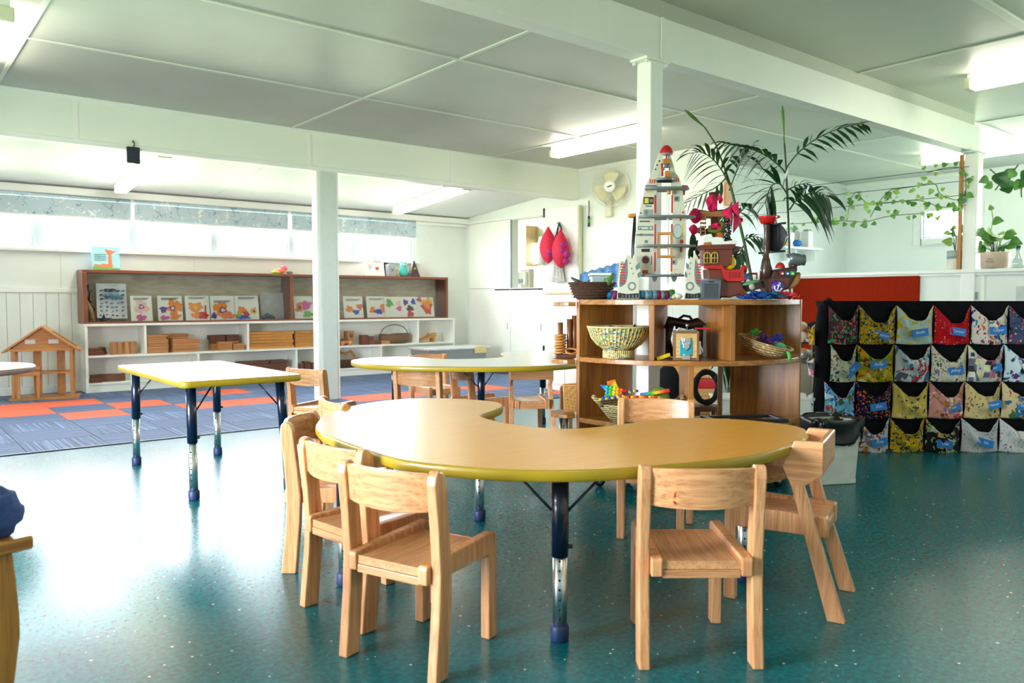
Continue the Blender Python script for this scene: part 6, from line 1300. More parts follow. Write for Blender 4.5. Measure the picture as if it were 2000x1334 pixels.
for c, s_ in (((1410,417), 1), ((1431,424), -1), ((1423,408), 1)):
    q_ = T1(*c, d=-.08); obj('felt_bell', MB().sheet(lambda u, v: (q_[0]+s_*(.045*v-.02)+.012*cos(2*PI*u), q_[1]+(.012+.03*v)*cos(2*PI*u), q_[2]+.01*s_-.02*v+(.010+.034*v)*(1+.25*sin(8*PI*u)*v)*sin(2*PI*u)), 24, 6, cu=True), M_pink, th_o, solid=.003)
obj('rope_loop', MB().tube([T1(1379,440,-.07), T1(1376,448,-.08), T1(1388,450,-.085), T1(1398,446,-.08), T1(1404,436,-.07), T1(1400,432,-.05)], .011, 8), plain('olive_felt', (104, 110, 40), .9, noise=.1), th_o)
for k in range(11):
    y = 426+7.4*k; obj('ladder_rung', MB().tube([T1(1360,y,-.07), T1(1371,y,-.07)], .006, 7), M_block['x'], th_o)
for x in (1361, 1370): obj('ladder_cord', MB().tube([T1(x,420,-.07), T1(x,505,-.07)], .0018, 4), M_whitep, th_o)
for c, rx, rz in (((1348,470), .02, .05), ((1357,480), .016, .045), ((1344,492), .016, .04), ((1385,462), .03, .02), ((1372,456), .02, .022)): 
    q_ = T1(*c, d=-.05); obj('felt_leaf', MB().ball(q_, (rx, .008, rz), 10), plain('dark_green_felt', (34, 66, 28), .9, noise=.1), th_o)

# ---- potted palm standing on the floor behind the shelf
DPm = 4.96
def palm_pt(x, y, dd=0): return V(x, y, DPm+dd)
pp = palm_pt(1500, 600, .12); palm = thing('potted_palm', 'tall potted palm with two stems arching above the curved shelf toys', 'palm', (pp.x, pp.y, 0))
M_leaf = plain('palm_green', (28, 70, 28), .55, noise=.12, nscale=14); M_leaf2 = plain('palm_light_green', (86, 128, 40), .4, noise=.1); M_stem = plain('palm_stem_green', (58, 84, 44), .45, noise=.1)
L0 = Vector((pp.x, pp.y, 0)); loc = lambda v: v-L0
obj('pot', MB().lathe([(.13, 0), (.17, .26), (.18, .28), (.165, .28), (.155, .24)], 28), plain('charcoal_pot', (60, 60, 62), .6), palm); obj('soil', MB().lathe([(.156, .235), (.0, .25)], 20), plain('potting_soil', (50, 36, 26), .95), palm)
stA = [loc(Vector((pp.x-.02, pp.y, .25)))]+[loc(palm_pt(*q_)) for q_ in ((1473,579), (1467,540), (1455,480), (1441,420), (1428,368), (1415,328), (1398,282), (1376,248))]
stB = [loc(Vector((pp.x+.02, pp.y, .25)))]+[loc(palm_pt(*q_)) for q_ in ((1543,579), (1542,500), (1540,430), (1537,370), (1535,320), (1532,280))]
for st_, rr in ((stA, [.013, .012, .011, .010, .0095, .009, .006, .005, .004]), (stB, [.009, .008, .008, .008, .008, .006, .005])): obj('stem', MB().tube(st_, rr, 8), M_stem, palm)
def leaflet_mesh(P0, d, L, wd, droop):
    m = MB(); n = 6; d = d.normalized(); side = d.cross(Vector((0, 0, 1)))
    if side.length < .1: side = RT.copy()
    side = (side.normalized()*.55+RT*.45*(1 if d.z < 0 else -1)).normalized(); pts = []
    for i in range(n+1):
        t = i/n; c = d*L*t+Vector((0, 0, -droop*L*t*t)); w_ = wd*sin(PI*min(1, .06+t*.94))**.7*(1 if t < .5 else (1-(t-.5)*1.7)); pts += [c-side*max(w_, .0006), c+Vector((0, 0, -.0015)), c+side*max(w_, .0006)]
    m.add(pts, [(3*i+j, 3*i+j+1, 3*i+j+4, 3*i+j+3) for i in range(n) for j in (0, 1)], 0, True); return m
rl2 = random.Random(9)
def frond(path, n, Lmax, droop, spread=55, out=0.0, mat=M_leaf, sides=(-1, 1), wd=.016, start=.18):
    P = smooth_loop([loc(palm_pt(x, y, out*i/(len(path)-1))) for i, (x, y) in enumerate(path)], 6, closed=False)
    f = obj('frond', MB().tube(P, [.0045*(1-.75*i/len(P))+.0006 for i in range(len(P))], 6), M_stem, palm)
    for i in range(n):
        t = start+(1-start)*i/(n-1)*.99; q_ = t*(len(P)-1); k = min(int(q_), len(P)-2); p0 = P[k].lerp(P[k+1], q_-k); T = (P[k+1]-P[k]).normalized()
        N2 = T.cross(FH).normalized(); L = Lmax*(.45+.55*sin(PI*min(1, .15+t*.8)))*rl2.uniform(.85, 1.1)
        for s_ in sides:
            a = R(spread*(1-.45*t)+rl2.uniform(-6, 6)); d = T*cos(a)+N2*s_*sin(a)*.9+FH*rl2.uniform(-.25, .25)+Vector((0, 0, -.15))
            obj('leaflet', leaflet_mesh(p0, d, L, wd, droop), mat, f, loc=p0)
frond([(1425,362), (1410,333), (1390,309), (1368,297), (1350,300)], 10, .20, .55, sides=(-1, 1), out=-.12, wd=.013)
frond([(1538,342), (1520,322), (1496,304), (1466,291), (1436,284), (1408,278)], 13, .15, .7, out=-.1)
frond([(1536,328), (1556,302), (1580,281), (1606,265), (1634,253), (1662,246), (1684,242)], 11, .14, .35, spread=48, out=.05)
frond([(1540,384), (1524,360), (1508,362), (1499,380), (1494,398)], 12, .24, .35, spread=60, out=-.15, wd=.016)
frond([(1542,410), (1556,391), (1577,379), (1598,376), (1617,384)], 12, .19, .8, spread=70, out=-.1, wd=.019)
frond([(1424,372), (1441,330), (1452,310), (1462,298), (1474,284)], 12, .16, .6, out=.05)
frond([(1420,346), (1398,366), (1370,380), (1342,396)], 8, .12, .3, out=-.05, wd=.011)
frond([(1450,470), (1470,462), (1490,466)], 6, .10, .6, out=-.05)
frond([(1452,480), (1442,500), (1430,512)], 6, .10, .4, out=.05); frond([(1440,420), (1456,404), (1462,400)], 5, .12, .9, out=-.05)
frond([(1538,372), (1556,362), (1576,358)], 5, .14, .5, out=.05, wd=.013)
frond([(1430,395), (1410,430), (1394,450)], 6, .12, .6, out=.06)
for base, tip in (((1378,250), (1337,214)), ((1532,282), (1528,205))):
    a, b = loc(palm_pt(*base)), loc(palm_pt(*tip)); obj('spear_leaf', MB().tube([a, a.lerp(b, .3), a.lerp(b, .6), a.lerp(b, .85), b], [.004, .006, .011, .009, .001], 8), M_leaf2, palm)
frond([(1480,640), (1450,690), (1418,702), (1412,728)], 6, .16, .5, out=-.3, wd=.02)
# black post with wooden bar behind the rocket
p = at(1239, 4.98, 0); ps = thing('coat_post', 'black post with rounded wooden top bar behind the rocket', 'post', p, RZ); kp_ = 4.98/1545
ztop_ = V(1236, 422, 4.98).z; obj('post', MB().tube([(.075, 0, 0), (.075, 0, .6), (.06, 0, 1.0), (.0, 0, 1.22), (-.006, 0, 1.36), (.004, 0, ztop_)], [.022, .022, .022, .022, .02, .014], 10), M_black, ps); obj('top_bar', MB().tube([(-.045, 0, ztop_), (-.03, 0, ztop_+.001), (.08, 0, ztop_+.006)], [.010, .014, .014], 10), M_pine['x'], ps); obj('foot', MB().lathe([(.10, 0), (.10, .015), (.03, .03)], 24, M=Matrix.Translation((.075, 0, 0))), M_black, ps)
# things on the floor behind the shelf
p = at(1306, 5.25, 0); bc = thing('black_chair', 'black padded swivel chair back seen through the curved shelf', 'chair', p, RZ); k5 = 5.25/1545
zc = V(1306, 755, 5.25).z; obj('backrest', MB().ball((0, 0, zc), (.085, .035, .15), 18), plain('black_fabric', (14, 14, 16), .95, noise=.1), bc); obj('stem', MB().tube([(0, .03, zc-.1), (0, .10, .18), (0, .14, .10)], .016, 8), M_black, bc); obj('seat', MB().lathe([(.15, .26), (.16, .28), (.15, .31), (.0, .315)], 20, M=Matrix.Translation((0, .2, 0))), plain('black_fabric', (14, 14, 16), .95, noise=.1), bc)
obj('base', MB().lathe([(.16, 0), (.15, .02), (.03, .04), (.025, .27)], 20, M=Matrix.Translation((0, .2, 0))), M_black, bc)
p = at(1368, 5.85, 0); be = thing('toy_bench', 'pale wooden bench with red seat behind the curved shelf', 'bench', p, RZ); zr = V(1368, 759, 5.85).z
obj('body', MB().box(-.19, .15, .0, .3, 0, zr), wood('pale_ply', (214, 170, 110), (190, 142, 84), 'x'), be, bevel=.004); obj('back_panel', MB().box(-.19, .15, .28, .30, zr, zr+.2), wood('pale_ply2', (214, 170, 110), (190, 142, 84), 'x'), be); obj('red_seat', MB().box(-.2, .16, -.014, .27, zr+.0005, zr+.055), plain('red_cloth', (186, 24, 40), .8), be, bevel=.018, seg=3)
p = at(1381, 5.02, 0); stl = thing('dark_stool', 'low dark brown stool carrying the black ring behind the shelf', 'stool', p, RZ); zs = V(1381, 792, 5.02).z
obj('seat', MB().box(-.085, .085, -.08, .08, zs-.03, zs), M_dblock['x'], stl, bevel=.004)
for sx in (-.065, .065):
    for sy in (-.06, .06): obj('leg', MB().tube([(sx, sy, 0), (sx, sy, zs-.03)], .015, 8), M_dblock['z'], stl)
cz = V(1382, 757, 5.02).z; p = at(1382, 5.02, zs); N = 30
tag(obj('rubber_ring', MB().tube([(.073*cos(2*PI*k/N), 0, .117+.098*sin(2*PI*k/N)) for k in range(N)], [.019+.002*sin(k*5) for k in range(N)], 9, closed=True), plain('tyre_black', (16, 16, 17), .85, noise=.2, nscale=60), loc=p, rz=RZ), 'black oval rubber ring standing on the low dark stool', 'ring')
p0 = V(1408, 777, 5.5); p1 = V(1598, 777, 5.5); wbx = thing('white_box', 'low white storage box behind the right end of the curved shelf', 'box', ((p0.x+p1.x)/2, (p0.y+p1.y)/2, 0), RZ); hw = (p1-p0).length/2
obj('body', MB().box(-hw, hw, 0, .3, 0, p0.z-.02), M_white, wbx, bevel=.005); obj('lid', MB().box(-hw-.01, hw+.01, -.01, .31, p0.z-.02, p0.z), M_white, wbx, bevel=.004)
p0 = V(1500, 702, 6.15); p1 = V(1700, 702, 6.15); pk = thing('play_kitchen', 'pale wooden play kitchen with grey bench top behind the curved shelf', 'play kitchen', ((p0.x+p1.x)/2, (p0.y+p1.y)/2, 0), RZ); hw = (p1-p0).length/2
obj('body', MB().box(-hw, hw, 0, .35, 0, p0.z-.03), wood('grey_birch', (206, 196, 176), (186, 174, 152), 'z', sc=.7), pk, bevel=.004); obj('bench_top', MB().box(-hw-.01, hw+.01, -.01, .36, p0.z-.03, p0.z), plain('slate_bench', (110, 114, 120), .4), pk, bevel=.004); obj('door', MB().box(-.05, .25, -.012, -.0005, .05, p0.z-.06), wood('grey_birch2', (206, 196, 176), (186, 174, 152), 'z', sc=.7), pk, bevel=.003)
zk = p0.z+.0005
p = at(1571, 6.2, zk); tp_ = thing('toy_pot', 'toy metal pot holding an orange lid on the play kitchen', 'pot', p, RZ); obj('body', MB().lathe([(.05, 0), (.062, .01), (.066, .075), (.06, .075), (.056, .012)], 20), plain('pot_grey', (170, 164, 156), .35, metal=.5), tp_); obj('orange_food', MB().ball((0, 0, .066), (.05, .05, .022), 12), M_orange, tp_); obj('handle', MB().tube([(.06, -.02, .05), (.12, -.05, .055)], .008, 7), plain('pot_grey', (170, 164, 156), .35, metal=.5), tp_)
p = at(1590, 6.32, zk); tsh = thing('toy_rack', 'small brown wooden rack standing on the play kitchen', 'rack', p, RZ)
for x in (-.10, .0, .10): obj('post', MB().box(x-.012, x+.012, -.02, .02, 0, .11), M_dblock['z'], tsh)
obj('top_board', MB().box(-.12, .12, -.06, .06, .11, .13), M_dblock['x'], tsh, bevel=.003)
for px, lab, body, hair in ((1566, 'rag doll with white bonnet on the brown toy rack', plain('doll_white', (214, 204, 190), .9), plain('doll_bonnet', (226, 220, 206), .9)), (1592, 'rag doll with black hair and pink dress on the brown toy rack', plain('doll_pink', (206, 110, 130), .9), plain('doll_black_hair', (20, 16, 16), .95, noise=.2, nscale=50))):
    p = at(px, 6.30, zk+.1315); dl_ = thing('rag_doll', lab, 'doll', p, RZ, group='rag dolls on the play kitchen')
    obj('body', MB().lathe([(.05, 0), (.045, .03), (.028, .07), (.02, .08)], 14), body, dl_); obj('head', MB().ball((0, 0, .11), .036, 12), plain('doll_face', (196, 150, 130), .8), dl_); obj('hair', MB().ball((0, .014, .125), (.056, .04, .036), 12), hair, dl_)
    for s_ in (-1, 1): obj('arm', MB().tube([(s_*.022, 0, .07), (s_*.055, -.01, .03)], .012, 7), body, dl_); obj('leg', MB().tube([(s_*.02, -.03, .012), (s_*.026, -.09, .012)], .013, 7), body, dl_)

# ================================================================ RIGHT SIDE
# ---- pocket organiser
DO = 5.46; ko = DO/1545; o0 = V(1604, 882, DO); org = thing('pocket_organiser', 'black cloth organiser stand with rows of bright printed fabric pockets, one tagged per child', 'organiser', (o0.x, o0.y, 0), RZ)
org['label'] = 'black cloth organiser stand with rows of bright printed fabric pockets'
ox = lambda px: (px-1604)*ko
oz = lambda py: V(1800, py, DO).z
M_bkc = plain('black_cotton', (14, 15, 20), .9, spec=.2, noise=.15, nscale=30)
WO = ox(2110)
def cloth(u, v):
    x = WO*u; z = .012+1.035*v; edge = .02*sin(PI*v)*(1-u)**8*3
    return (x+.0+edge-.012*sin(7*v)*(1-u)**6, .0+.004*sin(x*26+3*sin(z*5))+.003*sin(x*61), z)
pn_ = MB().sheet(cloth, 90, 16); pn_.sheet(lambda u, v: (cloth(1-u, v)[0], .14, cloth(1-u, v)[2]), 12, 8)
pn_.sheet(lambda u, v: (cloth(0, v)[0], .14*(1-u)+cloth(0, v)[1]*u, cloth(0, v)[2]), 5, 16); pn_.sheet(lambda u, v: (cloth(1, v)[0], cloth(1, v)[1]*(1-u)+.14*u, cloth(1, v)[2]), 3, 16); pn_.sheet(lambda u, v: (WO*u, cloth(u, 1)[1]*(1-v)+.14*v, 1.047), 90, 2)
obj('cloth_cover', pn_, M_bkc, org)
obj('end_roll', MB().tube([(.02, .07, .02), (.012, .06, .3), (.03, .065, .6), (.025, .06, .85), (.04, .06, 1.0), (.08, .06, 1.035)], [.065, .062, .06, .062, .06, .05], 12), M_bkc, org)
for x in (.1, WO-.1): obj('foot', MB().box(x-.03, x+.03, .0, .16, 0, .012), M_black, org)
FB = [
 [fabric('print_pink_jungle', (70, 50, 52), [(236, 84, 140), (60, 170, 110), (236, 120, 90), (110, 60, 70)], 26.4, 0.72, warp=.35), fabric('print_gold_dots', (214, 170, 20), [(40, 84, 170), (220, 220, 210), (90, 60, 40), (120, 150, 120), (180, 90, 60)], 57.5, 0.48, ring=(50, 40, 20)), fabric('print_duck', (206, 222, 220), [(232, 200, 50), (236, 210, 80)], 26.4, 0.53, warp=.15), fabric('print_red_spots', (200, 16, 28), [(236, 190, 170), (240, 160, 40), (70, 60, 110), (120, 130, 120)], 52.5, 0.34, rnd=.5), fabric('print_tropic', (226, 218, 204), [(196, 30, 110), (50, 60, 150), (206, 120, 60), (90, 50, 40), (60, 140, 140)], 24.8, 0.66, warp=.3), fabric('print_navy_fauna', (66, 78, 112), [(196, 90, 60), (226, 216, 196), (30, 36, 50), (160, 40, 50)], 37.2, 0.55, warp=.25)],
 [fabric('print_bird_cream', (206, 200, 180), [(60, 60, 70), (120, 130, 140), (120, 90, 70), (80, 140, 120)], 27.9, 0.58, warp=.3), fabric('print_meadow', (226, 170, 30), [(226, 120, 20), (70, 100, 40), (230, 222, 204), (120, 60, 20)], 26.4, 0.66, warp=.3, b2=(150, 160, 40)), fabric('print_storm', (206, 212, 222), [(30, 130, 200), (206, 40, 40), (90, 100, 120), (40, 140, 90), (236, 236, 240)], 23.2, 0.69, warp=.35), fabric('print_forest_cream', (222, 214, 192), [(90, 120, 90), (190, 80, 60), (90, 100, 150), (60, 80, 70)], 38.8, 0.45, warp=.15), fabric('print_patch_photos', (206, 198, 196), [(200, 110, 140), (110, 110, 116), (226, 222, 170), (60, 60, 64), (236, 232, 226)], 23.2, 0.72, metric='CHEBYCHEV', rnd=.35), fabric('print_butterfly', (206, 220, 226), [(40, 70, 100), (90, 60, 120), (30, 36, 44), (110, 160, 190)], 17.1, 0.63, warp=.35)],
 [fabric('print_sea', (120, 190, 226), [(30, 80, 190), (214, 60, 40), (230, 240, 250), (70, 110, 60), (40, 130, 210)], 26.4, 0.61, warp=.3), fabric('print_confetti', (22, 16, 36), [(220, 40, 150), (60, 90, 220), (240, 130, 30), (120, 50, 180), (90, 190, 90), (220, 60, 60)], 70, 0.53, rnd=.8), fabric('print_daisy', (232, 196, 96), [(226, 226, 216), (70, 80, 100), (236, 220, 150)], 37.2, 0.48, warp=.1), fabric('print_pink_party', (220, 150, 150), [(206, 80, 110), (240, 226, 220), (190, 130, 50), (150, 60, 50)], 23.2, 0.72, warp=.3), fabric('print_safari', (222, 196, 140), [(120, 66, 36), (90, 60, 40), (50, 56, 70), (190, 130, 70)], 37.2, 0.42, warp=.2), fabric('print_dino', (222, 194, 150), [(130, 50, 44), (50, 110, 160), (70, 120, 60), (206, 150, 100)], 21.7, 0.55, warp=.3)],
 [fabric('print_blush_animals', (220, 200, 200), [(190, 110, 120), (150, 140, 140), (230, 226, 222), (130, 60, 70)], 26.4, 0.55, warp=.25), fabric('print_woodland', (216, 210, 214), [(150, 40, 40), (60, 100, 170), (206, 130, 60), (90, 80, 80)], 24.8, 0.61, warp=.3), fabric('print_gold_dots_2', (220, 176, 24), [(40, 84, 170), (226, 226, 216), (90, 60, 40), (120, 150, 120)], 57.5, 0.48, ring=(50, 40, 20)), fabric('print_pebbles', (34, 36, 38), [(206, 206, 200), (150, 190, 120), (214, 160, 70), (150, 120, 190), (230, 226, 216)], 29.4, 0.72, warp=.2), fabric('print_white_fauna', (216, 212, 216), [(160, 130, 150), (140, 60, 60), (190, 180, 150), (110, 150, 170)], 46.5, 0.37, warp=.15), fabric('print_white_fauna_2', (220, 216, 216), [(160, 130, 150), (140, 60, 60), (110, 150, 170)], 46.5, 0.4, warp=.15)]]
M_bl = plain('blue_name_tag', (24, 120, 206), .5, noise=.03); M_wt = plain('tag_ink', (226, 238, 248), .6, noise=0)
ROWS = [([1610,1670,1743,1816,1888,1962,2036], 597, 626, 671), ([1616,1668,1741,1812,1884,1955,2028], 673, 701, 744), ([1605,1667,1738,1810,1880,1952,2024], 745, 772, 815), ([1606,1672,1735,1804,1875,1950,2020], 816, 841, 881)]
NAMES = {(0,1):('Benjamin',.56,.44,-14),(0,2):('Bodhi',.50,.52,8),(0,3):('Connor',.55,.62,-8),(0,4):('Casper',.60,.60,3),(1,0):('Ivy',.80,.45,48),(1,1):('Eloise',.48,.78,4),(1,3):('Jimmy',.6,.56,4),(1,4):('Leo',.68,.58,14),(2,1):('Zoe',.55,.56,8),(2,3):('Mila',.62,.5,24),(2,4):('Maeve',.70,.58,12),(2,5):('Noah',.55,.6,4),(3,0):('Harper',.55,.62,3),(3,1):('Ruby',.58,.62,12),(3,3):('Otis',.45,.5,-8),(3,4):('Isla',.55,.5,-16)}
rp_ = random.Random(4)
for r_i, (cols, pk_, dip, bot) in enumerate(ROWS):
    zp, zd, zb = oz(pk_), oz(dip), max(.004, oz(bot))
    for c_i in range(6):
        x0, x1 = ox(cols[c_i])+.002, ox(cols[c_i+1])-.002; f1, f2, sk_ = rp_.uniform(4, 8), rp_.uniform(0, 6), rp_.uniform(-.1, .1)
        dp = (zp-zd)*rp_.uniform(.9, 1.15)
        def pocket(u, v, x0=x0, x1=x1, f1=f1, f2=f2, sk_=sk_, dp=dp):
            uu = u+sk_*u*(1-u); top = zp-dp*min(1, 1.06*sin(PI*uu)**1.15); zz = zb-.006*sin(PI*u)*1+(top-zb)*v
            bul = -.012-.075*sin(PI*u)**1.1*(.35+.65*v)*(1.05-.25*v)-.010*sin(f1*u*3+f2+4*v)*sin(PI*u)*(.3+v)-.010*sin(9*v+f2+5*u)*sin(PI*u)-.006*sin(f1*2*(u-.5)*(2-v)*3+f2)*sin(PI*u)
            return (x0+(x1-x0)*(.5+(u-.5)*(1-.06*sin(PI*v))), bul, zz)
        pm = MB().sheet(pocket, 24, 16); pm.sheet(lambda u, v: pocket(u, 1-.03*0) if v < .5 else (pocket(u, 1)[0], pocket(u, 1)[1]*.86, pocket(u, 1)[2]-.006), 24, 2)
        po = obj('pocket', pm, FB[r_i][c_i], org, solid=.002)
        po['label'] = ['pocket in %s, row %d from the top' % (FB[r_i][c_i].name.replace('print_', '').replace('_2', '').replace('_', ' ')+' print', r_i+1)][0]
        obj('hem', MB().tube([tuple(Vector(pocket(k/20, 1))+Vector((0, -.001, 0))) for k in range(21)], .0022, 5), FB[r_i][c_i], po)
        if (r_i, c_i) in NAMES:
            nm, u, v, an = NAMES[(r_i, c_i)]; q_ = Vector(pocket(u, v)); n_ = Vector((0, -1, .12)).normalized()
            M_ = Matrix.Translation(q_+Vector((0, -.010, 0))) @ Matrix.Rotation(R(-an), 4, 'Y') @ Matrix.Rotation(R(-6), 4, 'X')
            tg = obj('name_tag', MB().box(-.056, .056, -.0008, .0008, -.026, .026, M=M_), M_bl, po)
            cu2 = D.curves.new('tag_writing', 'FONT'); cu2.body = nm; cu2.size = .026; cu2.align_x = 'CENTER'; cu2.align_y = 'CENTER'; cu2.shear = .3; cu2.extrude = .0002
            me_t = D.objects.new('tag_writing', cu2); COL.objects.link(me_t)
            bpy.context.view_layer.update(); mt_ = D.meshes.new_from_object(me_t.evaluated_get(bpy.context.evaluated_depsgraph_get())); D.objects.remove(me_t)
            mt_.transform(M_ @ Matrix.Translation((0, -.0016, .002)) @ Matrix.Rotation(R(90), 4, 'X')); mt_.materials.clear(); mt_.materials.append(M_wt)
            g2 = D.objects.new('writing', mt_); COL.objects.link(g2); g2.parent = org; g2['label'] = 'white handwriting on a blue name tag'
for z, col in ((.86, 1), (.64, 4), (.40, 2)): obj('side_pocket', MB().sheet(lambda u, v: (-.055-.03*sin(PI*u)*v, .02+.10*u, z-.12+.13*v-.03*v*sin(PI*u)), 8, 6), FB[1][col] if col != 1 else FB[0][1], org, solid=.003)

# ---- bin with black liner
p = at(1624, 4.56, 0); bn_ = thing('waste_bin', 'pale grey waste bin with black liner beside the curved shelf', 'bin', p, RZ+R(14))
M_bin = plain('pale_grey_plastic', (206, 206, 196), .4); a_, b__ = .135, .11
obj('body', MB().add([(-a_*.86,-b__*.86,0),(a_*.86,-b__*.86,0),(a_*.86,b__*.86,0),(-a_*.86,b__*.86,0),(-a_,-b__,.36),(a_,-b__,.36),(a_,b__,.36),(-a_,b__,.36)], [(0,3,2,1),(0,1,5,4),(1,2,6,5),(2,3,7,6),(3,0,4,7)]), M_bin, bn_, bevel=.012, seg=3)
obj('base_band', MB().box(-a_*.875, a_*.875, -b__*.875, b__*.875, .0, .034), M_bin, bn_, bevel=.008)
obj('sticker', MB().box(-.03, .05, -.1255, -.124, .22, .29, M=Matrix.Rotation(0, 4, 'Z') @ Matrix.Translation((.02, .017, 0)) ), plain('sticker_white', (226, 228, 226), .4), bn_)
obj('sticker_mark', MB().bx((.058, -.1095, .262), (.02, .001, .026)).bx((.058, -.1095, .228), (.02, .001, .014)), plain('sticker_grey', (120, 130, 140), .5), bn_)
def liner(u, v):
    a = 2*PI*u; ca, sa = cos(a), sin(a); e = .34; rx = (abs(ca)**e)*(1 if ca > 0 else -1); ry = (abs(sa)**e)*(1 if sa > 0 else -1)
    g_ = 1.15+.04*sin(5*a+9*v)+.03*sin(13*a-6*v)+.015*sin(31*a+4*v); lowf = .10+.07*max(0, sin(a*1-.9))+.03*sin(7*a)
    if v < .35: s_ = .86+.27*v/.35; z = .30+.085*v/.35
    else: s_ = g_; z = .385-(v-.35)/.65*lowf*(1.15)
    return (a_*rx*s_*(1+.02*sin(23*a)), b__*ry*s_*(1+.02*sin(19*a)), z+.008*sin(9*a)*(1 if v > .2 else .2))
obj('liner', MB().sheet(liner, 72, 16, cu=True), plain('black_liner', (10, 10, 12), .3, spec=.5, noise=.1), bn_, solid=.0015)

# ---- red felt board on the low wall, plants and glassware on its ledge
def rb_(y0, y1, z0, z1):
    return MB().sheet(lambda u, v: (8.052-.004*sin(5*u+9*v)*v*(1-v)*4-.006*abs(sin(3*PI*(u-.3*v)))*(1-v)*.5, y0+(y1-y0)*u, z0+(z1-z0)*v), 30, 10)
rbo = thing('felt_board', 'rust red felt board hanging on the low white wall', 'felt board', (8.07, 4.2, .45)); M_rust = plain('rust_felt', (140, 34, 10), .95, spec=.1, noise=.05, nscale=60)
obj('felt', MB().sheet(lambda u, v: (-.03-.004*abs(sin(2*PI*(u-.35*v)))*(1-v), -.674+1.37*u, .845*v), 40, 10), M_rust, rbo); obj('backing', MB().box(-.022, -.002, -.672, .692, 0, .843), M_rust, rbo, bevel=.002)
LZ = 1.3455
def heart(L):
    n = 10; out = []
    for i in range(n+1):
        t = i/n; w_ = .46*sin(PI*t**.62)*(1-t*.15); out.append((w_, t))
    pts = [(-w_*L, t*L-.08*L*(1-t)*(abs(w_) > .1), .10*L*w_+.0) for w_, t in out]; mid = [(0, t*L, -.05*L*sin(PI*t)) for _, t in out]; r2 = [(w_*L, t*L-.08*L*(1-t)*(abs(w_) > .1), .10*L*w_) for w_, t in out]
    m = MB(); K = n+1; m.add(pts+mid+r2, [(i, i+1, K+i+1, K+i) for i in range(n)]+[(K+i, K+i+1, 2*K+i+1, 2*K+i) for i in range(n)], 0, True); return m
M_iv = plain('pothos_green', (86, 140, 60), .4, noise=.16, nscale=20); M_iv2 = plain('ivy_lime', (150, 190, 90), .4, noise=.14, nscale=20); M_iv3 = plain('deep_leaf_green', (44, 100, 40), .35, noise=.14, nscale=16); M_vst = plain('vine_stem', (74, 104, 60), .6)
leafM = {k: me_of(heart(L), 'leaf', m) for k, (L, m) in {'s': (.052, M_iv2), 'm': (.062, M_iv), 'l': (.115, M_iv3), 'p': (.095, M_iv), 'q': (.085, M_iv2)}.items()}
rv = random.Random(21)
def leaf(par, pos, kind, base=None, s=1.0):
    o = obj('leaf', leafM[kind], None, par, loc=pos); d = base or Vector((rv.uniform(-.6, .2), rv.uniform(-1, 1), rv.uniform(-1, .6)))
    d = d.normalized(); nrm = Vector((-.8, -.4, rv.uniform(-.1, .7))).normalized(); x = d.cross(nrm).normalized(); z = x.cross(d)
    o.rotation_euler = Matrix((x, d, z)).transposed().to_euler(); o.scale = (s,)*3; return o
def vine(name, label, strands, X_, kinds, step, jit, thick=.004):
    t = thing(name, label, 'vine', (0, 0, 0)); a0 = atX(*strands[0][0], X_); t.location = a0
    for st_ in strands:
        P = smooth_loop([atX(x, y, X_)-a0+Vector((rv.uniform(-.02, .02), 0, 0)) for x, y in st_], 6, closed=False); obj('stem', MB().tube(P, thick, 6), M_vst, t); acc = 0
        for i in range(1, len(P)):
            acc += (P[i]-P[i-1]).length
            if acc > step: acc = 0; leaf(t, P[i]+Vector((rv.uniform(-.03, .01), rv.uniform(-jit, jit), rv.uniform(-jit, jit))), rv.choice(kinds), s=rv.uniform(.7, 1.25))
    return t
for i, (py, lab) in enumerate(((325, 'top thin wire'), (352, 'middle thin wire'), (380, 'lowest thin wire'))):
    a = atX(1893, py, 8.03); tag(obj('plant_wire', MB().tube([(0, 0, 0), (0, 6.19-a.y, -.0)], .003, 5), M_steel, loc=a), lab+' strung left of the far post for the ivy', 'wire', 'plant wires')
vine('ivy_vine', 'pale green variegated ivy trailing along wires left of the far post', [
  [(1888,400),(1860,410),(1830,416),(1800,417),(1760,420),(1725,424),(1690,433),(1660,432),(1640,431),(1600,434),(1545,438)],
  [(1655,432),(1657,405),(1660,388),(1672,375),(1684,390),(1700,398),(1724,397),(1760,394),(1790,391),(1812,396),(1835,404),(1862,404)],
  [(1700,424),(1716,398),(1736,372),(1762,368),(1790,363),(1815,358),(1830,362),(1834,376),(1850,386),(1870,390),(1884,378),(1888,350),(1882,332),(1868,327),(1840,330),(1812,338)]], 8.0, ['s', 's', 'm'], .036, .05)
vine('pothos_vine', 'dark green pothos vine hanging right of the far post', [[(1932,330),(1950,345),(1965,365),(1985,360),(2005,340),(2030,335)], [(1990,322),(1975,340),(1960,350),(1945,372)], [(2010,330),(1996,365),(1994,385)]], 7.95, ['l', 'l', 'p'], .055, .06, .006)
def pot_plant(name, label, px, py, x, potfn, n, spread, hgt, kinds, extra=()):
    b = atX(px, py, x); t = thing(name, label, 'plant', (b.x, b.y, LZ)); zt = potfn(t)
    for k in range(n):
        a = rv.uniform(0, 2*PI); r = rv.uniform(.15, 1)*spread; h = hgt*rv.uniform(.25, 1); q_ = Vector((r*cos(a)*.5, r*sin(a), zt+h)); 
        obj('leaf_stalk', MB().tube([(.02*cos(a), .02*sin(a), zt), (q_.x*.5, q_.y*.5, zt+h*.7), tuple(q_)], .0028, 5), M_vst, t); leaf(t, q_, rv.choice(kinds), Vector((cos(a)*.4-.3, sin(a), rv.uniform(-.5, .2))), rv.uniform(.8, 1.2))
    return t
M_stone = plain('speckled_stoneware', (212, 190, 168), .6, noise=.06, nscale=80)
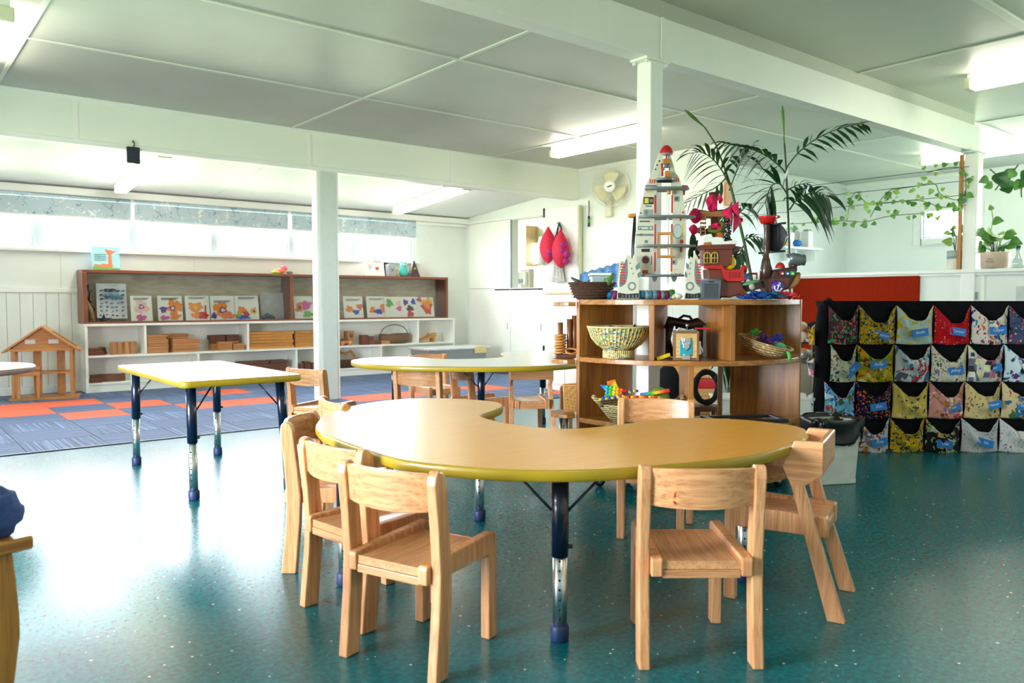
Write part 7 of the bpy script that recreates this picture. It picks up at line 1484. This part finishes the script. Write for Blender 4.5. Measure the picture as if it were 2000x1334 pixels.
def pot1(t):
    obj('pot', MB().lathe([(.10, 0), (.118, .02), (.122, .13), (.124, .15), (.112, .15), (.110, .12)], 28), M_stone, t); obj('soil', MB().lathe([(.11, .125), (.0, .13)], 20), plain('potting_soil', (50, 36, 26), .95), t)
    for k, w_ in enumerate((.05, .07)): obj('stamp', MB().bx((-.1235, 0, .085-.022*k), (.002, w_, .012)), plain('faded_stamp', (176, 146, 124), .7), t)
    return .13
pot_plant('potted_pothos', 'leafy pothos in a pale stoneware pot on the ledge right of the post', 1943, 522, 8.12, pot1, 24, .17, .24, ['p', 'q', 'p'])
t = [o for o in COL.objects if o.name == 'potted_pothos'][0]
obj('leaf_stalk', MB().tube([(0, .03, .13), (-.02, .04, .3), (-.02, .02, .46), (-.02, .035, .54)], .003, 5), M_vst, t); leaf(t, Vector((-.02, .02, .44)), 'p', Vector((-.2, -1, -.1)), 1.1); leaf(t, Vector((-.02, .035, .54)), 's', Vector((0, .3, 1)), 1.1)
def pot2(t):
    obj('pot', MB().lathe([(.08, 0), (.086, .01), (.088, .105)], 26), plain('ivory_pot', (226, 222, 204), .5), t); obj('grey_collar', MB().lathe([(.0885, .1055), (.0885, .18), (.080, .18), (.078, .12)], 26), plain('grey_glaze', (160, 170, 172), .25), t); obj('soil', MB().lathe([(.078, .15), (.0, .155)], 18), plain('potting_soil', (50, 36, 26), .95), t); return .155
pot_plant('potted_ivy', 'small leafy plant in a grey collared ivory pot on the ledge left of the post', 1869, 522, 8.12, pot2, 18, .11, .30, ['s', 'm', 'q'])
b = atX(1988, 521, 8.1); vs_ = thing('glass_carafe', 'clear glass carafe on the ledge at the right edge of the photo', 'carafe', (b.x, b.y, LZ)); obj('body', MB().lathe([(.04, 0), (.048, .01), (.045, .06), (.022, .11), (.015, .15), (.02, .2)], 22, cap=False), plain('clear_glass_ware', (236, 240, 240), .03, trans=.95, noise=0), vs_, solid=.002); obj('base', MB().lathe([(.038, .001), (.042, .006), (.0, .008)], 20), plain('clear_glass_ware', (236, 240, 240), .03, trans=.95, noise=0), vs_)
# ---- bathroom shelf with bottles on the side wall
b = atY(1560, 486, 6.2); shf = thing('wall_shelf', 'white wall shelf with bathroom supplies seen behind the palm', 'shelf', (b.x, 6.2, b.z)); obj('board', MB().box(-.75, .22, -.25, -.001, -.03, 0), M_white, shf, bevel=.004)
for x in (-.4, .1): obj('bracket', MB().plate([(x, -.03), (x+.02, -.03), (x+.02, -.18), (x, -.18)], -.2, -.001), M_white, shf)
bz = b.z+.0005
for px, lab, w_, h, m in ((1576, 'white paper towel box on the bathroom shelf', .13, .24, M_whitep), (1540, 'white bottle on the bathroom shelf', .09, .2, M_whitep)):
    q_ = atY(px, 486, 6.08); t = thing('supply_box' if w_ > .1 else 'white_bottle', lab, 'box' if w_ > .1 else 'bottle', (q_.x, 6.08, bz)); obj('body', MB().box(-w_/2, w_/2, -.06, .06, 0, h), m, t, bevel=.012, seg=3); obj('cap', MB().box(-w_/3, w_/3, -.04, .04, h, h+.025), M_lgrey, t, bevel=.006)
for px, lab, c, s_ in ((1556, 'blue cloth heap on the bathroom shelf', (20, 110, 190), (.10, .06, .05)), (1532, 'yellow sponge on the bathroom shelf', (226, 200, 90), (.05, .04, .04))):
    q_ = atY(px, 486, 6.02); tag(obj('cloth_heap' if s_[0] > .06 else 'sponge', MB().sheet(lambda u, v: (s_[0]*sin(PI*v)*cos(2*PI*u)*(1+.15*sin(6*PI*u)), s_[1]*sin(PI*v)*sin(2*PI*u), s_[2]*(1-cos(PI*v))), 18, 10, cu=True), plain(lab.split()[0]+'_supply', c, .8), loc=(q_.x, 6.02, bz)), lab, lab.split()[1])
q_ = atY(1543, 450, 6.19); tag(obj('coat_hook', MB().tube([(-.05, 0, .03), (-.05, -.03, -.02), (.05, -.03, -.02), (.05, 0, .03)], .008, 7), M_blue, loc=(q_.x, 6.185, q_.z)), 'blue hook rail on the bathroom side wall', 'hook')
